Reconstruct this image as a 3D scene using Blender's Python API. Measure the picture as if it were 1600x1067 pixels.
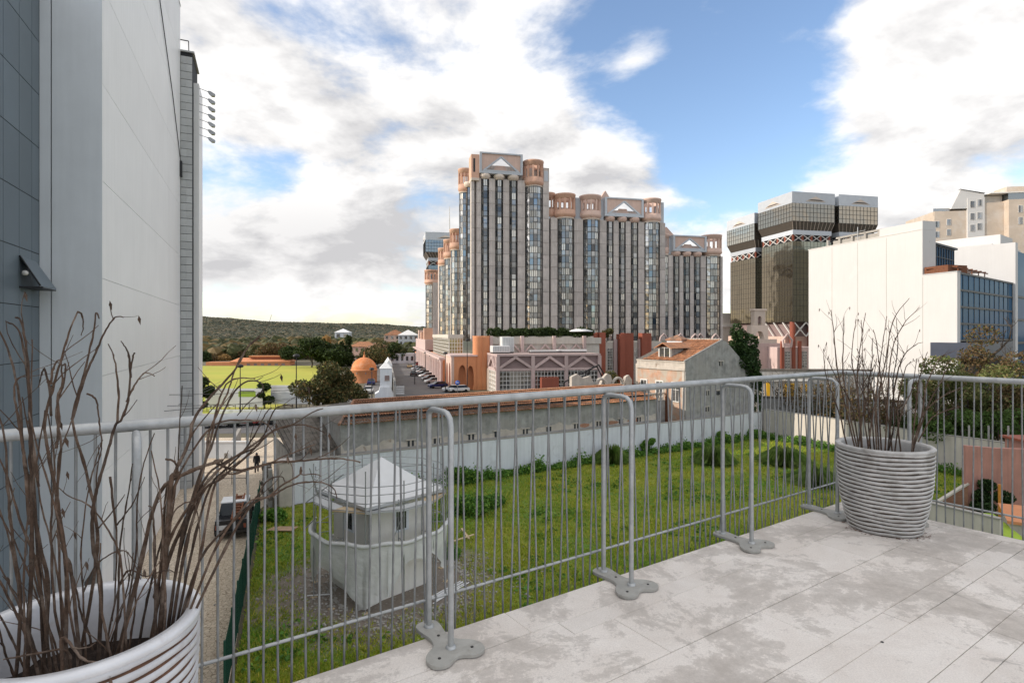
import bpy, math, random
import numpy as np
from math import sin, cos, pi, radians, atan2, sqrt
from mathutils import Vector, Matrix
for o in list(bpy.data.objects): bpy.data.objects.remove(o)
SC = bpy.context.scene
COL = SC.collection
R = random.Random(7)
NR = np.random.RandomState(11)

# ------------------------------------------------------------------ camera, sky, sun, exposure
F = 889.0; HOR = 522.0; EYE = 1.4; G = -10.6      # focal length in photo pixels, horizon row, eye height, street level
cd = bpy.data.cameras.new('camera'); cam = bpy.data.objects.new('camera', cd); COL.objects.link(cam)
cd.sensor_width = 36; cd.lens = 36*F/1600; cd.shift_y = -0.0072; cd.clip_start = .05; cd.clip_end = 9000
cam.location = (0, 0, EYE); cam.rotation_euler = (pi/2, 0, 0); SC.camera = cam
SUN_EL = 23.0; SUN_DIR = Vector((-.985, -.17, 0)).normalized()
sun_az = atan2(SUN_DIR.x, SUN_DIR.y)
EXPO = 1.35; SKY = .12; CLOUD = 4.25
W = bpy.data.worlds.new('World'); SC.world = W; W.use_nodes = True
def build_world():
    nt = W.node_tree; nt.nodes.clear(); L = nt.links
    def nd(t, **k):
        n = nt.nodes.new(t)
        for a, b in k.items(): setattr(n, a, b)
        return n
    def mth(op, a, b=None, c=None, clamp=False):
        n = nd('ShaderNodeMath', operation=op, use_clamp=clamp)
        for i, v in enumerate((a, b, c)):
            if v is None: continue
            if isinstance(v, (int, float)): n.inputs[i].default_value = v
            else: L.new(v, n.inputs[i])
        return n.outputs[0]
    def mr(v, a, b, c, d, smooth=True):
        n = nd('ShaderNodeMapRange', interpolation_type='SMOOTHSTEP' if smooth else 'LINEAR')
        L.new(v, n.inputs[0])
        for i, x in enumerate((a, b, c, d)): n.inputs[i+1].default_value = x
        return n.outputs[0]
    tc = nd('ShaderNodeTexCoord')
    sep = nd('ShaderNodeSeparateXYZ'); L.new(tc.outputs['Generated'], sep.inputs[0])
    x, y, z = sep.outputs
    az = mth('ARCTAN2', x, y); el = mth('ARCSINE', z)
    sky = nd('ShaderNodeTexSky', sky_type='NISHITA'); sky.sun_disc = False
    sky.sun_elevation = radians(SUN_EL); sky.sun_rotation = sun_az; sky.air_density = 1.0; sky.dust_density = .6; sky.ozone_density = 1.6
    # cloud sheet: directions projected on a high plane so that clouds flatten to the horizon
    zz = mth('MAXIMUM', z, 0.0); dn = mth('ADD', zz, .34)
    cx = mth('DIVIDE', x, dn); cy = mth('DIVIDE', y, dn)
    def noise(sx, sy, sc, det, rough, off=0.0, dist=0.0):
        cb = nd('ShaderNodeCombineXYZ'); L.new(mth('ADD', cx, sx), cb.inputs[0]); L.new(mth('ADD', cy, sy), cb.inputs[1])
        L.new(mth('MULTIPLY', zz, 1.6), cb.inputs[2])
        n = nd('ShaderNodeTexNoise'); L.new(cb.outputs[0], n.inputs['Vector'])
        n.inputs['Scale'].default_value = sc; n.inputs['Detail'].default_value = det; n.inputs['Roughness'].default_value = rough
        n.inputs['Distortion'].default_value = dist
        return n.outputs['Fac']
    n1 = noise(3.1, 1.7, 2.1, 10, .58, dist=.25); n1s = noise(3.02, 1.62, 2.1, 6, .55, dist=.25); n2 = noise(8.0, 5.0, 7.0, 6, .6)
    def blob(a0, e0, ra, re, k, tilt=0.0):
        ct, st = cos(radians(tilt)), sin(radians(tilt))
        da = mth('SUBTRACT', az, radians(a0)); de = mth('SUBTRACT', el, radians(e0))
        u = mth('DIVIDE', mth('ADD', mth('MULTIPLY', da, ct), mth('MULTIPLY', de, st)), radians(ra))
        v = mth('DIVIDE', mth('SUBTRACT', mth('MULTIPLY', de, ct), mth('MULTIPLY', da, st)), radians(re))
        r2 = mth('ADD', mth('MULTIPLY', u, u), mth('MULTIPLY', v, v))
        return mth('MULTIPLY', mth('POWER', 2.718, mth('MULTIPLY', r2, -1.0)), k)
    bias = None
    BL = [(14, 25, 9, 9, -.30, 0), (21, 18, 7, 5, -.30, -25), (27, 27, 5, 8, -.26, 10), (19, 12, 5, 2.6, -.16, 0), (40, 13, 6, 2.5, -.12, 0),
          (-22, 15, 3.0, 1.6, -.13, 25), (-9, 13.0, 3.0, 3, -.12, 20), (-13, 18, 3, 2.4, -.10, 0),
          (-4, 23, 15, 11, .16, 0), (36, 21, 7, 10, .30, 35), (-22, 7, 14, 5, .14, 0), (12.6, 25.5, 3.6, 2.4, .24, 10), (23.5, 18.8, 3.2, 1.3, .20, 0),
          (26, 9, 14, 3, .14, 0), (8, 13, 9, 4, .14, 0), (-30, 22, 9, 8, .12, 0)]
    for b in BL:
        o = blob(*b); bias = o if bias is None else mth('ADD', bias, o)
    dens0 = mth('ADD', n1, bias)
    bias = mth('ADD', bias, mth('MULTIPLY', mr(el, radians(33), radians(55), 0, 1), .16))   # cloud added overhead, out of view, to brighten the shaded terrace
    dens = mth('ADD', mth('ADD', n1, bias), mth('MULTIPLY', mth('SUBTRACT', n2, .5), .26))
    mask = mr(dens, .36, .58, 0, 1)
    shade = mth('SUBTRACT', n1, n1s)                     # lit side against far side of the billows
    fine = mth('MULTIPLY', mth('SUBTRACT', n2, .5), 1.5)
    lit = mr(mth('ADD', mth('ADD', mth('MULTIPLY', shade, 7.0), fine), mth('MULTIPLY', mth('SUBTRACT', .60, dens0), 1.7)), -.95, .45, 0, 1, False)
    low = mr(el, radians(1), radians(17), .58, 1.0)      # thicker, greyer cloud towards the horizon
    lowaz = mr(az, radians(-8), radians(8), 0, 1)
    low2 = mth('MAXIMUM', low, lowaz)
    # bright rim of the cloud bank just over the hills on the left
    rim = blob(-18, 3.2, 12, 1.8, .55)
    belly = mth('ADD', blob(-17, 9.5, 15, 4.2, -.30), blob(-6, 20, 13, 3, -.08))   # grey undersides of the bank on the left
    litf = mth('ADD', mth('MULTIPLY', lit, low2), mth('ADD', rim, belly), clamp=True)
    cc = nd('ShaderNodeMix', data_type='RGBA'); L.new(litf, cc.inputs['Factor'])
    cc.inputs['A'].default_value = (.50, .495, .505, 1); cc.inputs['B'].default_value = (.90, .885, .87, 1)
    cm = nd('ShaderNodeVectorMath', operation='SCALE'); L.new(cc.outputs['Result'], cm.inputs[0]); cm.inputs['Scale'].default_value = CLOUD
    sm = nd('ShaderNodeVectorMath', operation='MULTIPLY'); L.new(sky.outputs[0], sm.inputs[0]); sm.inputs[1].default_value = (.78, .77, .79)
    mx = nd('ShaderNodeMix', data_type='RGBA'); L.new(mask, mx.inputs['Factor']); L.new(sm.outputs[0], mx.inputs['A']); L.new(cm.outputs[0], mx.inputs['B'])
    bg = nd('ShaderNodeBackground'); L.new(mx.outputs['Result'], bg.inputs[0]); bg.inputs[1].default_value = SKY
    out = nd('ShaderNodeOutputWorld'); L.new(bg.outputs[0], out.inputs[0])

build_world()
sl = bpy.data.lights.new('sun', 'SUN'); sun = bpy.data.objects.new('sun', sl); COL.objects.link(sun)
sl.energy = 1.55; sl.angle = radians(.6); sl.color = (1.0, .90, .79)
sv = Vector((SUN_DIR.x*cos(radians(SUN_EL)), SUN_DIR.y*cos(radians(SUN_EL)), sin(radians(SUN_EL))))
sun.rotation_euler = (-sv).to_track_quat('-Z', 'Y').to_euler()
SC.view_settings.view_transform = 'Standard'; SC.view_settings.look = 'None'; SC.view_settings.exposure = EXPO; SC.view_settings.gamma = 1
SC.view_settings.use_curve_mapping = False
SC.cycles.max_bounces = 6; SC.cycles.diffuse_bounces = 3; SC.cycles.glossy_bounces = 3; SC.cycles.transmission_bounces = 4
SC.cycles.caustics_reflective = False; SC.cycles.caustics_refractive = False

# ------------------------------------------------------------------ helpers
def at(px, py, D):
    """the real place of something seen at a photo pixel when it stands D metres ahead"""
    return Vector(((px-800)/F*D, D, EYE-(py-HOR)/F*D))
def gnd(px, py, z=G):
    D = (EYE-z)*F/(py-HOR); return Vector(((px-800)/F*D, D, z))
class MB:
    def __init__(s): s.v = []; s.f = []; s.m = []; s.s = []
    def add(s, vs, fs, mi=0, sm=False):
        b = len(s.v); s.v += [tuple(v) for v in vs]
        for f in fs: s.f.append(tuple(i+b for i in f)); s.m.append(mi); s.s.append(sm)
        return s
    def box(s, x0, x1, y0, y1, z0, z1, mi=0):
        v = [(x, y, z) for z in (z0, z1) for y in (y0, y1) for x in (x0, x1)]
        return s.add(v, [(0, 2, 3, 1), (4, 5, 7, 6), (0, 1, 5, 4), (2, 6, 7, 3), (0, 4, 6, 2), (1, 3, 7, 5)], mi)
    def beam(s, p0, p1, w, h, mi=0, up=(0, 0, 1)):
        p0 = Vector(p0); p1 = Vector(p1); d = (p1-p0).normalized(); u = Vector(up)
        if abs(d.dot(u)) > .98: u = Vector((1, 0, 0))
        r = d.cross(u).normalized()*w/2; u = r.normalized().cross(d).normalized()*h/2
        v = [p+a*r+b*u for p in (p0, p1) for a, b in ((-1, -1), (1, -1), (1, 1), (-1, 1))]
        return s.add(v, [(0, 1, 2, 3), (7, 6, 5, 4), (0, 4, 5, 1), (1, 5, 6, 2), (2, 6, 7, 3), (3, 7, 4, 0)], mi)
    def tube(s, pts, r, n=8, mi=0, cap=True, sm=True):
        pts = [Vector(p) for p in pts]; k = len(pts)
        rr = [r]*k if isinstance(r, (int, float)) else list(r)
        vs = []; prev = None
        for i, p in enumerate(pts):
            d = (pts[min(i+1, k-1)]-pts[max(i-1, 0)])
            d = d.normalized() if d.length > 1e-9 else Vector((0, 0, 1))
            if prev is None:
                a = Vector((0, 0, 1)) if abs(d.z) < .9 else Vector((1, 0, 0))
                x = d.cross(a).normalized()
            else:
                x = prev-d*prev.dot(d)
                x = x.normalized() if x.length > 1e-6 else d.orthogonal().normalized()
            prev = x; y = d.cross(x)
            for j in range(n):
                t = 2*pi*j/n; vs.append(p+(x*cos(t)+y*sin(t))*rr[i])
        fs = [(i*n+j, i*n+(j+1) % n, (i+1)*n+(j+1) % n, (i+1)*n+j) for i in range(k-1) for j in range(n)]
        s.add(vs, fs, mi, sm)
        if cap: s.add(vs[:n], [tuple(range(n))[::-1]], mi); s.add(vs[-n:], [tuple(range(n))], mi)
        return s
    def lathe(s, prof, n=32, c=(0, 0, 0), a0=0, a1=2*pi, mi=0, sm=True, sx=1, sy=1):
        full = abs(a1-a0-2*pi) < 1e-6; k = n if full else n+1
        vs = [(c[0]+r*cos(a0+(a1-a0)*j/n)*sx, c[1]+r*sin(a0+(a1-a0)*j/n)*sy, c[2]+z) for r, z in prof for j in range(k)]
        fs = []
        for i in range(len(prof)-1):
            for j in range(n):
                j2 = (j+1) % k if full else j+1
                fs.append((i*k+j, i*k+j2, (i+1)*k+j2, (i+1)*k+j))
        return s.add(vs, fs, mi, sm)
    def prism(s, poly, z0, z1, mi=0):
        n = len(poly); v = [(x, y, z0) for x, y in poly]+[(x, y, z1) for x, y in poly]
        return s.add(v, [tuple(range(n))[::-1], tuple(range(n, 2*n))]+[(i, (i+1) % n, n+(i+1) % n, n+i) for i in range(n)], mi)
    def prism_xz(s, poly, y0, y1, mi=0):
        n = len(poly); v = [(x, y0, z) for x, z in poly]+[(x, y1, z) for x, z in poly]
        return s.add(v, [tuple(range(n)), tuple(range(n, 2*n))[::-1]]+[(n+i, n+(i+1) % n, (i+1) % n, i) for i in range(n)], mi)
    def prism_yz(s, poly, x0, x1, mi=0):
        n = len(poly); v = [(x0, y, z) for y, z in poly]+[(x1, y, z) for y, z in poly]
        return s.add(v, [tuple(range(n))[::-1], tuple(range(n, 2*n))]+[(i, (i+1) % n, n+(i+1) % n, n+i) for i in range(n)], mi)
    def quad(s, a, b, c, d, mi=0): return s.add([a, b, c, d], [(0, 1, 2, 3)], mi)
    def mesh(s, name, mats):
        me = bpy.data.meshes.new(name); me.from_pydata(s.v, [], s.f)
        for m in (mats if isinstance(mats, (list, tuple)) else [mats]): me.materials.append(m)
        me.polygons.foreach_set('material_index', s.m); me.polygons.foreach_set('use_smooth', s.s); me.update(); return me
    def build(s, name, mats, parent=None, **k): return inst(name, s.mesh(name, mats), parent, **k)
def inst(name, me, parent=None, loc=(0, 0, 0), rz=0.0, sc=None, rot=None, bevel=0):
    o = bpy.data.objects.new(name, me); COL.objects.link(o); o.location = loc
    o.rotation_euler = rot if rot is not None else (0, 0, rz)
    if sc is not None: o.scale = sc
    if parent is not None: o.parent = parent
    if bevel:
        b = o.modifiers.new('bevel', 'BEVEL'); b.width = bevel; b.segments = 2; b.limit_method = 'ANGLE'
    return o
def tag(o, label=None, cat=None, group=None, kind=None):
    if label: o['label'] = label
    if cat: o['category'] = cat
    if group: o['group'] = group
    if kind: o['kind'] = kind
    return o
def thing(name, label, cat, loc=(0, 0, 0), rz=0.0, group=None):
    o = bpy.data.objects.new(name, None); COL.objects.link(o); o.location = loc; o.rotation_euler = (0, 0, rz); o.empty_display_size = .3
    return tag(o, label, cat, group)
def copy_tree(o, parent=None):
    c = o.copy(); COL.objects.link(c); c.parent = parent
    for ch in list(o.children): copy_tree(ch, c)
    return c
def arr_mesh(name, V, Fq, mats, mi=None, smooth=False):
    """numpy verts (n,3) and faces (m,3|4) straight into a mesh"""
    me = bpy.data.meshes.new(name); k = Fq.shape[1]; m = len(Fq)
    me.vertices.add(len(V)); me.vertices.foreach_set('co', V.astype(np.float32).ravel())
    me.loops.add(m*k); me.loops.foreach_set('vertex_index', Fq.astype(np.int32).ravel())
    me.polygons.add(m); me.polygons.foreach_set('loop_start', (np.arange(m)*k).astype(np.int32))
    for q in (mats if isinstance(mats, (list, tuple)) else [mats]): me.materials.append(q)
    if mi is not None: me.polygons.foreach_set('material_index', mi.astype(np.int32))
    me.polygons.foreach_set('use_smooth', np.full(m, smooth)); me.update(calc_edges=True); me.validate(); return me
def leafquads(C, size, flat=0.0, elong=1.6):
    n = len(C); a = NR.normal(size=(n, 3)); a[:, 2] *= (1-flat); a /= np.linalg.norm(a, axis=1)[:, None]+1e-9
    b = NR.normal(size=(n, 3)); b -= a*np.sum(a*b, axis=1)[:, None]; b /= np.linalg.norm(b, axis=1)[:, None]+1e-9
    s = size*NR.uniform(.6, 1.3, n)[:, None]; u = a*s*elong*.5; v = b*s*.5
    V = np.stack([C-u, C+v, C+u, C-v], 1).reshape(-1, 3)
    return V, np.arange(4*n).reshape(-1, 4)
def smooth_path(pts, k=4, jit=0.0):
    P = [Vector(p) for p in pts]; out = []
    for i in range(len(P)-1):
        p0 = P[max(i-1, 0)]; p1 = P[i]; p2 = P[i+1]; p3 = P[min(i+2, len(P)-1)]
        for j in range(k):
            t = j/k
            out.append(.5*((2*p1)+(p2-p0)*t+(2*p0-5*p1+4*p2-p3)*t*t+(3*p1-p0-3*p2+p3)*t**3)+Vector((R.uniform(-jit, jit), R.uniform(-jit, jit), R.uniform(-jit, jit))))
    return out+[P[-1]]

# ------------------------------------------------------------------ materials
def nodes(name):
    m = bpy.data.materials.new(name); m.use_nodes = True; nt = m.node_tree
    return m, nt, nt.nodes['Principled BSDF']
def _noise(nt, vec, sc, det=4, rough=.55, dist=0.0):
    n = nt.nodes.new('ShaderNodeTexNoise'); nt.links.new(vec, n.inputs['Vector'])
    n.inputs['Scale'].default_value = sc; n.inputs['Detail'].default_value = det; n.inputs['Roughness'].default_value = rough; n.inputs['Distortion'].default_value = dist
    return n.outputs['Fac']
def _ramp(nt, fac, stops):
    n = nt.nodes.new('ShaderNodeValToRGB'); nt.links.new(fac, n.inputs[0]); e = n.color_ramp.elements
    while len(e) < len(stops): e.new(.5)
    for i, (p, c) in enumerate(stops): e[i].position = p; e[i].color = (*c, 1) if len(c) == 3 else c
    return n.outputs[0]
def _mix(nt, fac, a, b, mode='MIX'):
    n = nt.nodes.new('ShaderNodeMix'); n.data_type = 'RGBA'; n.blend_type = mode
    for i, v in (('Factor', fac), ('A', a), ('B', b)):
        if isinstance(v, (int, float)): n.inputs[i].default_value = v
        elif isinstance(v, tuple): n.inputs[i].default_value = (*v, 1) if len(v) == 3 else v
        else: nt.links.new(v, n.inputs[i])
    return n.outputs['Result']
def _bump(nt, b, h, strength, dist=.02):
    n = nt.nodes.new('ShaderNodeBump'); n.inputs['Strength'].default_value = strength; n.inputs['Distance'].default_value = dist
    nt.links.new(h, n.inputs['Height']); nt.links.new(n.outputs[0], b.inputs['Normal']); return n
def mat(name, c, rough=.75, var=.18, sc=2.0, bump=.25, bsc=25.0, metal=0.0, spec=.4, world=False, streak=0.0, ov=.12, dirt=None, dsc=.8, dth=(.5, .7), bd=.01):
    m, nt, b = nodes(name); L = nt.links
    if world: g = nt.nodes.new('ShaderNodeNewGeometry'); vec = g.outputs['Position']
    else: g = nt.nodes.new('ShaderNodeTexCoord'); vec = g.outputs['Object']
    n1 = _noise(nt, vec, sc, 6, .6)
    lo = tuple(max(0, x*(1-var)) for x in c); hi = tuple(min(1, x*(1+var)) for x in c)
    col = _ramp(nt, n1, [(.3, lo), (.7, hi)])
    if dirt is not None:
        n2 = _noise(nt, vec, dsc, 8, .65, .4)
        f = _ramp(nt, n2, [(dth[0], (0, 0, 0)), (dth[1], (1, 1, 1))]); col = _mix(nt, f, col, dirt)
    if streak:
        mp = nt.nodes.new('ShaderNodeMapping'); mp.inputs['Scale'].default_value = (3, 3, .18); L.new(vec, mp.inputs[0])
        n3 = _noise(nt, mp.outputs[0], 1.2, 6, .6); f = _ramp(nt, n3, [(.35, (1-streak,)*3), (.65, (1, 1, 1))]); col = _mix(nt, 1.0, col, f, 'MULTIPLY')
    if ov:
        oi = nt.nodes.new('ShaderNodeObjectInfo'); mr = nt.nodes.new('ShaderNodeMapRange'); L.new(oi.outputs['Random'], mr.inputs[0])
        mr.inputs[3].default_value = 1-ov; mr.inputs[4].default_value = 1+ov
        vm = nt.nodes.new('ShaderNodeVectorMath'); vm.operation = 'SCALE'; L.new(col, vm.inputs[0]); L.new(mr.outputs[0], vm.inputs['Scale']); col = vm.outputs[0]
    L.new(col, b.inputs['Base Color']); b.inputs['Roughness'].default_value = rough; b.inputs['Metallic'].default_value = metal
    b.inputs['Specular IOR Level'].default_value = spec
    if bump: _bump(nt, b, _noise(nt, vec, bsc, 5, .6), bump, bd)
    return m
def leafmat(name, c1, c2, c3=None, sc=1.2, trans=.25):
    m, nt, b = nodes(name); L = nt.links
    g = nt.nodes.new('ShaderNodeNewGeometry'); n1 = _noise(nt, g.outputs['Position'], sc, 3)
    ri = g.outputs['Random Per Island']
    col = _mix(nt, _ramp(nt, n1, [(.35, (0, 0, 0)), (.65, (1, 1, 1))]), c1, c2)
    if c3: col = _mix(nt, _ramp(nt, ri, [(.72, (0, 0, 0)), (.8, (1, 1, 1))]), col, c3)
    mr = nt.nodes.new('ShaderNodeMapRange'); L.new(ri, mr.inputs[0]); mr.inputs[3].default_value = .65; mr.inputs[4].default_value = 1.35
    vm = nt.nodes.new('ShaderNodeVectorMath'); vm.operation = 'SCALE'; L.new(col, vm.inputs[0]); L.new(mr.outputs[0], vm.inputs['Scale'])
    L.new(vm.outputs[0], b.inputs['Base Color']); b.inputs['Roughness'].default_value = .65; b.inputs['Specular IOR Level'].default_value = .25
    tr = nt.nodes.new('ShaderNodeBsdfTranslucent'); L.new(vm.outputs[0], tr.inputs[0]); ms = nt.nodes.new('ShaderNodeMixShader'); ms.inputs[0].default_value = trans
    out = nt.nodes['Material Output']; L.new(b.outputs[0], ms.inputs[1]); L.new(tr.outputs[0], ms.inputs[2]); L.new(ms.outputs[0], out.inputs[0]); return m
def glassmat(name, c, rough=.06, metal=.85, wob=.35, wsc=.35, var=.4, spec=.5):
    m, nt, b = nodes(name); L = nt.links
    tc = nt.nodes.new('ShaderNodeTexCoord'); vec = tc.outputs['Object']
    g = nt.nodes.new('ShaderNodeNewGeometry'); oi = nt.nodes.new('ShaderNodeObjectInfo')
    ad = nt.nodes.new('ShaderNodeMath'); ad.operation = 'ADD'; L.new(g.outputs['Random Per Island'], ad.inputs[0]); L.new(oi.outputs['Random'], ad.inputs[1])
    fr = nt.nodes.new('ShaderNodeMath'); fr.operation = 'FRACT'; L.new(ad.outputs[0], fr.inputs[0])
    mr = nt.nodes.new('ShaderNodeMapRange'); L.new(fr.outputs[0], mr.inputs[0]); mr.inputs[3].default_value = 1-var; mr.inputs[4].default_value = 1+var
    vm = nt.nodes.new('ShaderNodeVectorMath'); vm.operation = 'SCALE'; vm.inputs[0].default_value = c; L.new(mr.outputs[0], vm.inputs['Scale'])
    L.new(vm.outputs[0], b.inputs['Base Color']); b.inputs['Roughness'].default_value = rough; b.inputs['Metallic'].default_value = metal; b.inputs['Specular IOR Level'].default_value = spec
    if wob: _bump(nt, b, _noise(nt, vec, wsc, 2), wob, .5)
    return m
M = {}
M['galv'] = mat('galvanised_steel', (.47, .48, .48), .5, .16, 14, .12, 60, metal=.55, dirt=(.34, .35, .36), dsc=9, dth=(.5, .75), ov=.05)
M['galv_bar'] = mat('weathered_bar_zinc', (.33, .335, .335), .55, .2, 14, .12, 60, metal=.4, dirt=(.24, .245, .25), dsc=9, dth=(.5, .75), ov=.1)
M['plate'] = mat('cast_base_plate', (.41, .40, .37), .65, .1, 12, .2, 60, metal=.1, dirt=(.32, .30, .27), dsc=10, ov=.05)
M['pot_ridge'] = mat('pot_glaze', (.52, .505, .485), .42, .16, 9, .3, 40, metal=.1, dirt=(.28, .26, .24), dsc=5, dth=(.52, .72), world=True)
M['pot_ridge_white'] = mat('pot_white_glaze', (.66, .66, .68), .3, .1, 9, .2, 40, metal=.1, dirt=(.48, .44, .42), dsc=7, dth=(.55, .75), world=True)
M['pot_groove'] = mat('pot_groove_grime', (.10, .075, .06), .8, .3, 20, .3, 60, world=True)
M['pot_groove_brown'] = mat('pot_groove_brown_patina', (.17, .085, .05), .7, .3, 20, .3, 60, world=True)
M['soil'] = mat('potting_soil', (.035, .022, .016), .95, .5, 22, 1, 90, bd=.02)
M['bark'] = mat('dead_stem_bark', (.10, .062, .042), .85, .5, 30, .9, 140, ov=.4, dirt=(.24, .18, .14), dsc=14, dth=(.5, .68), world=True)
M['bark_dark'] = mat('tree_bark', (.085, .066, .05), .9, .4, 8, .6, 50)
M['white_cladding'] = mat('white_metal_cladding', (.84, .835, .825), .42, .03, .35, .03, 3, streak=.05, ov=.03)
M['shade_grey'] = mat('shade_grey_render', (.66, .69, .725), .6, .05, .5, .05, 30, streak=.05, ov=.03)  # blue-grey puts the shade of the white building's end face into the colour
M['blue_panel'] = mat('blue_grey_panel', (.15, .185, .215), .35, .06, .5, .02, 5, metal=.2, ov=.08)
M['dark_joint'] = mat('dark_joint', (.03, .033, .037), .8, .2, 5, 0)
M['tile_grey'] = mat('grey_wall_tile', (.46, .47, .47), .6, .08, 1, .1, 20, ov=.08)
M['white_render'] = mat('sunlit_white_render', (.60, .59, .575), .8, .03, .2, .08, 8, streak=.035, ov=.0, dirt=(.66, .65, .63), dsc=.25, dth=(.6, .8))
M['old_plaster'] = mat('old_grey_plaster', (.34, .335, .32), .9, .3, 1.4, .35, 14, streak=.16, ov=0, dirt=(.38, .36, .33), dsc=.45, dth=(.45, .7), bd=.03)
M['old_plaster_low'] = mat('peeling_beige_plaster', (.52, .47, .41), .9, .15, 1.6, .4, 10, streak=.10, ov=0, dirt=(.25, .18, .13), dsc=1.1, dth=(.60, .68), bd=.03)
M['wall_white'] = mat('whitewashed_wall', (.74, .765, .80), .85, .05, .8, .25, 8, streak=.12, ov=0, dirt=(.52, .53, .54), dsc=.5, dth=(.58, .75))
M['house_cream'] = mat('small_house_render', (.78, .75, .69), .85, .05, .8, .2, 8, streak=.08, ov=0, dirt=(.60, .54, .46), dsc=.7, dth=(.6, .8))
M['wall_cream'] = mat('cream_wall', (.62, .57, .50), .85, .07, .8, .25, 8, streak=.15, ov=0, dirt=(.40, .33, .26), dsc=.7, dth=(.66, .76))
M['pink_plaster'] = mat('pink_plaster', (.50, .25, .20), .9, .12, .8, .3, 10, streak=.2, ov=0, dirt=(.26, .16, .14), dsc=.3, dth=(.55, .75))
M['tile_roof'] = mat('terracotta_tile', (.36, .165, .085), .85, .3, 3, .3, 25, ov=.3, dirt=(.16, .10, .07), dsc=1.2, dth=(.5, .7), world=True)
M['tile_roof_old'] = mat('mossy_old_tile', (.30, .16, .10), .9, .3, 2, .4, 20, ov=.15, dirt=(.09, .075, .06), dsc=.8, dth=(.45, .65), world=True)
M['dark_slate'] = mat('weathered_dark_roof', (.12, .105, .09), .9, .4, 2, .6, 10, world=True)
M['brick'] = mat('old_brick', (.32, .17, .11), .9, .25, 6, .5, 30)
M['concrete'] = mat('facade_concrete', (.57, .515, .475), .85, .14, .6, .2, 14, streak=.22, ov=.09)
M['terracotta'] = mat('terracotta_concrete', (.60, .37, .27), .8, .08, .7, .1, 10, streak=.1, ov=.05)
M['salmon'] = mat('salmon_concrete', (.64, .46, .38), .8, .08, .7, .1, 10, streak=.1, ov=.05)
M['cream_trim'] = mat('cream_trim', (.62, .53, .45), .8, .06, .8, .1, 10)
M['blue_trim'] = mat('pale_blue_grey_frame', (.48, .51, .545), .7, .05, .8, .05, 10)
M['orange_wall'] = mat('orange_render', (.64, .27, .13), .85, .07, .5, .1, 10, streak=.1, ov=.04)
M['red_column'] = mat('brick_red_render', (.30, .085, .05), .7, .08, .6, .1, 10, streak=.1)
M['pink_trim'] = mat('pale_pink_concrete', (.56, .43, .40), .8, .06, .8, .1, 10, streak=.1)
M['mauve_panel'] = mat('mauve_panel', (.26, .19, .18), .8, .08, 1, .05, 10)
M['beige_wall'] = mat('beige_panel', (.60, .555, .49), .8, .06, .5, .1, 10, streak=.12)
M['glass_bronze'] = glassmat('bronze_mirror_glass', (.24, .195, .135), .06, .9, .2, .12, .25)
M['glass_dark'] = glassmat('dark_window_glass', (.23, .23, .23), .07, .75, .25, .3, .6)
M['glass_sky'] = glassmat('sky_mirror_glass', (.21, .24, .26), .06, .9, .15, .2, .5)
M['glass_blue'] = glassmat('blue_curtain_glass', (.035, .085, .15), .10, .0, .10, .12, .35, .12)
M['glass_blue'].node_tree.nodes['Principled BSDF'].inputs['IOR'].default_value = 1.1
M['glass_upper'] = glassmat('pale_bronze_glass', (.40, .35, .28), .07, .9, .15, .15, .3)
M['glass_front'] = glassmat('gold_reflection_glass', (.33, .33, .26), .07, .9, .15, .12, .4)  # gold-green tint paints in what the office tower's front face reflects
M['soffit'] = mat('dark_bronze_soffit', (.10, .085, .07), .6, .1, 1, .05)
M['pale_pane'] = glassmat('pale_window_pane', (.56, .53, .47), .18, .35, .2, .3, .5)  # pale tint stands for bright sky reflected in panes and curtains behind
M['spandrel'] = glassmat('smoked_spandrel', (.30, .295, .285), .12, .7, .2, .3, .35)
M['mullion'] = mat('dark_mullion', (.035, .032, .03), .5, .1, 3, 0)
M['white_frame'] = mat('white_frame', (.68, .66, .62), .6, .04, 3, .05)
M['asphalt'] = mat('asphalt', (.115, .112, .115), .9, .15, .35, .4, 40, world=True, ov=0, dirt=(.16, .155, .15), dsc=.12, dth=(.45, .65))
M['pavement'] = mat('pale_pavement', (.34, .32, .29), .9, .12, .5, .2, 20, world=True, ov=0)
M['kerb'] = mat('kerb_stone', (.42, .40, .37), .85, .1, 2, .2, 20)
M['paint'] = mat('road_paint', (.72, .72, .70), .8, .08, 3, 0)
M['field'] = mat('sunlit_field', (.40, .385, .055), .95, .14, .05, .3, 2, world=True, ov=0, dirt=(.34, .38, .045), dsc=.03, dth=(.4, .6))
M['wood'] = mat('raw_pine_plank', (.52, .40, .25), .8, .15, 6, .2, 30)
M['plywood'] = mat('weathered_plywood', (.38, .25, .17), .85, .15, 3, .2, 20)
M['scaf'] = mat('scaffold_tube', (.38, .39, .40), .45, .12, 8, .05, 30, metal=.7)
M['green_mesh'] = mat('green_coated_fence', (.012, .07, .045), .5, .15, 8, .05, 30)
M['black_metal'] = mat('black_metal', (.02, .02, .022), .5, .2, 5, .05, 30)
M['tyre'] = mat('rubber', (.02, .02, .02), .9, .1, 5, 0)
M['car_glass'] = glassmat('car_glass', (.03, .035, .04), .05, .6, 0, 1, .2)
M['lamp_lens'] = mat('headlamp_lens', (.6, .6, .6), .15, .05, 3, 0)
M['rust'] = mat('rust_brown', (.18, .07, .035), .85, .3, 6, .3, 30)
M['orange_pole'] = mat('orange_pole', (.55, .22, .03), .7, .15, 6, .1)
M['lime'] = mat('lime_green_sheet', (.32, .45, .05), .7, .1, 3, .1)
M['yellow'] = mat('yellow_panel', (.75, .42, .02), .6, .1, 3, 0)
M['sign_blue'] = mat('sign_blue', (.02, .08, .35), .5, .05, 3, 0)
M['white_sheet'] = mat('white_board', (.72, .72, .72), .6, .04, 2, .02)
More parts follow.
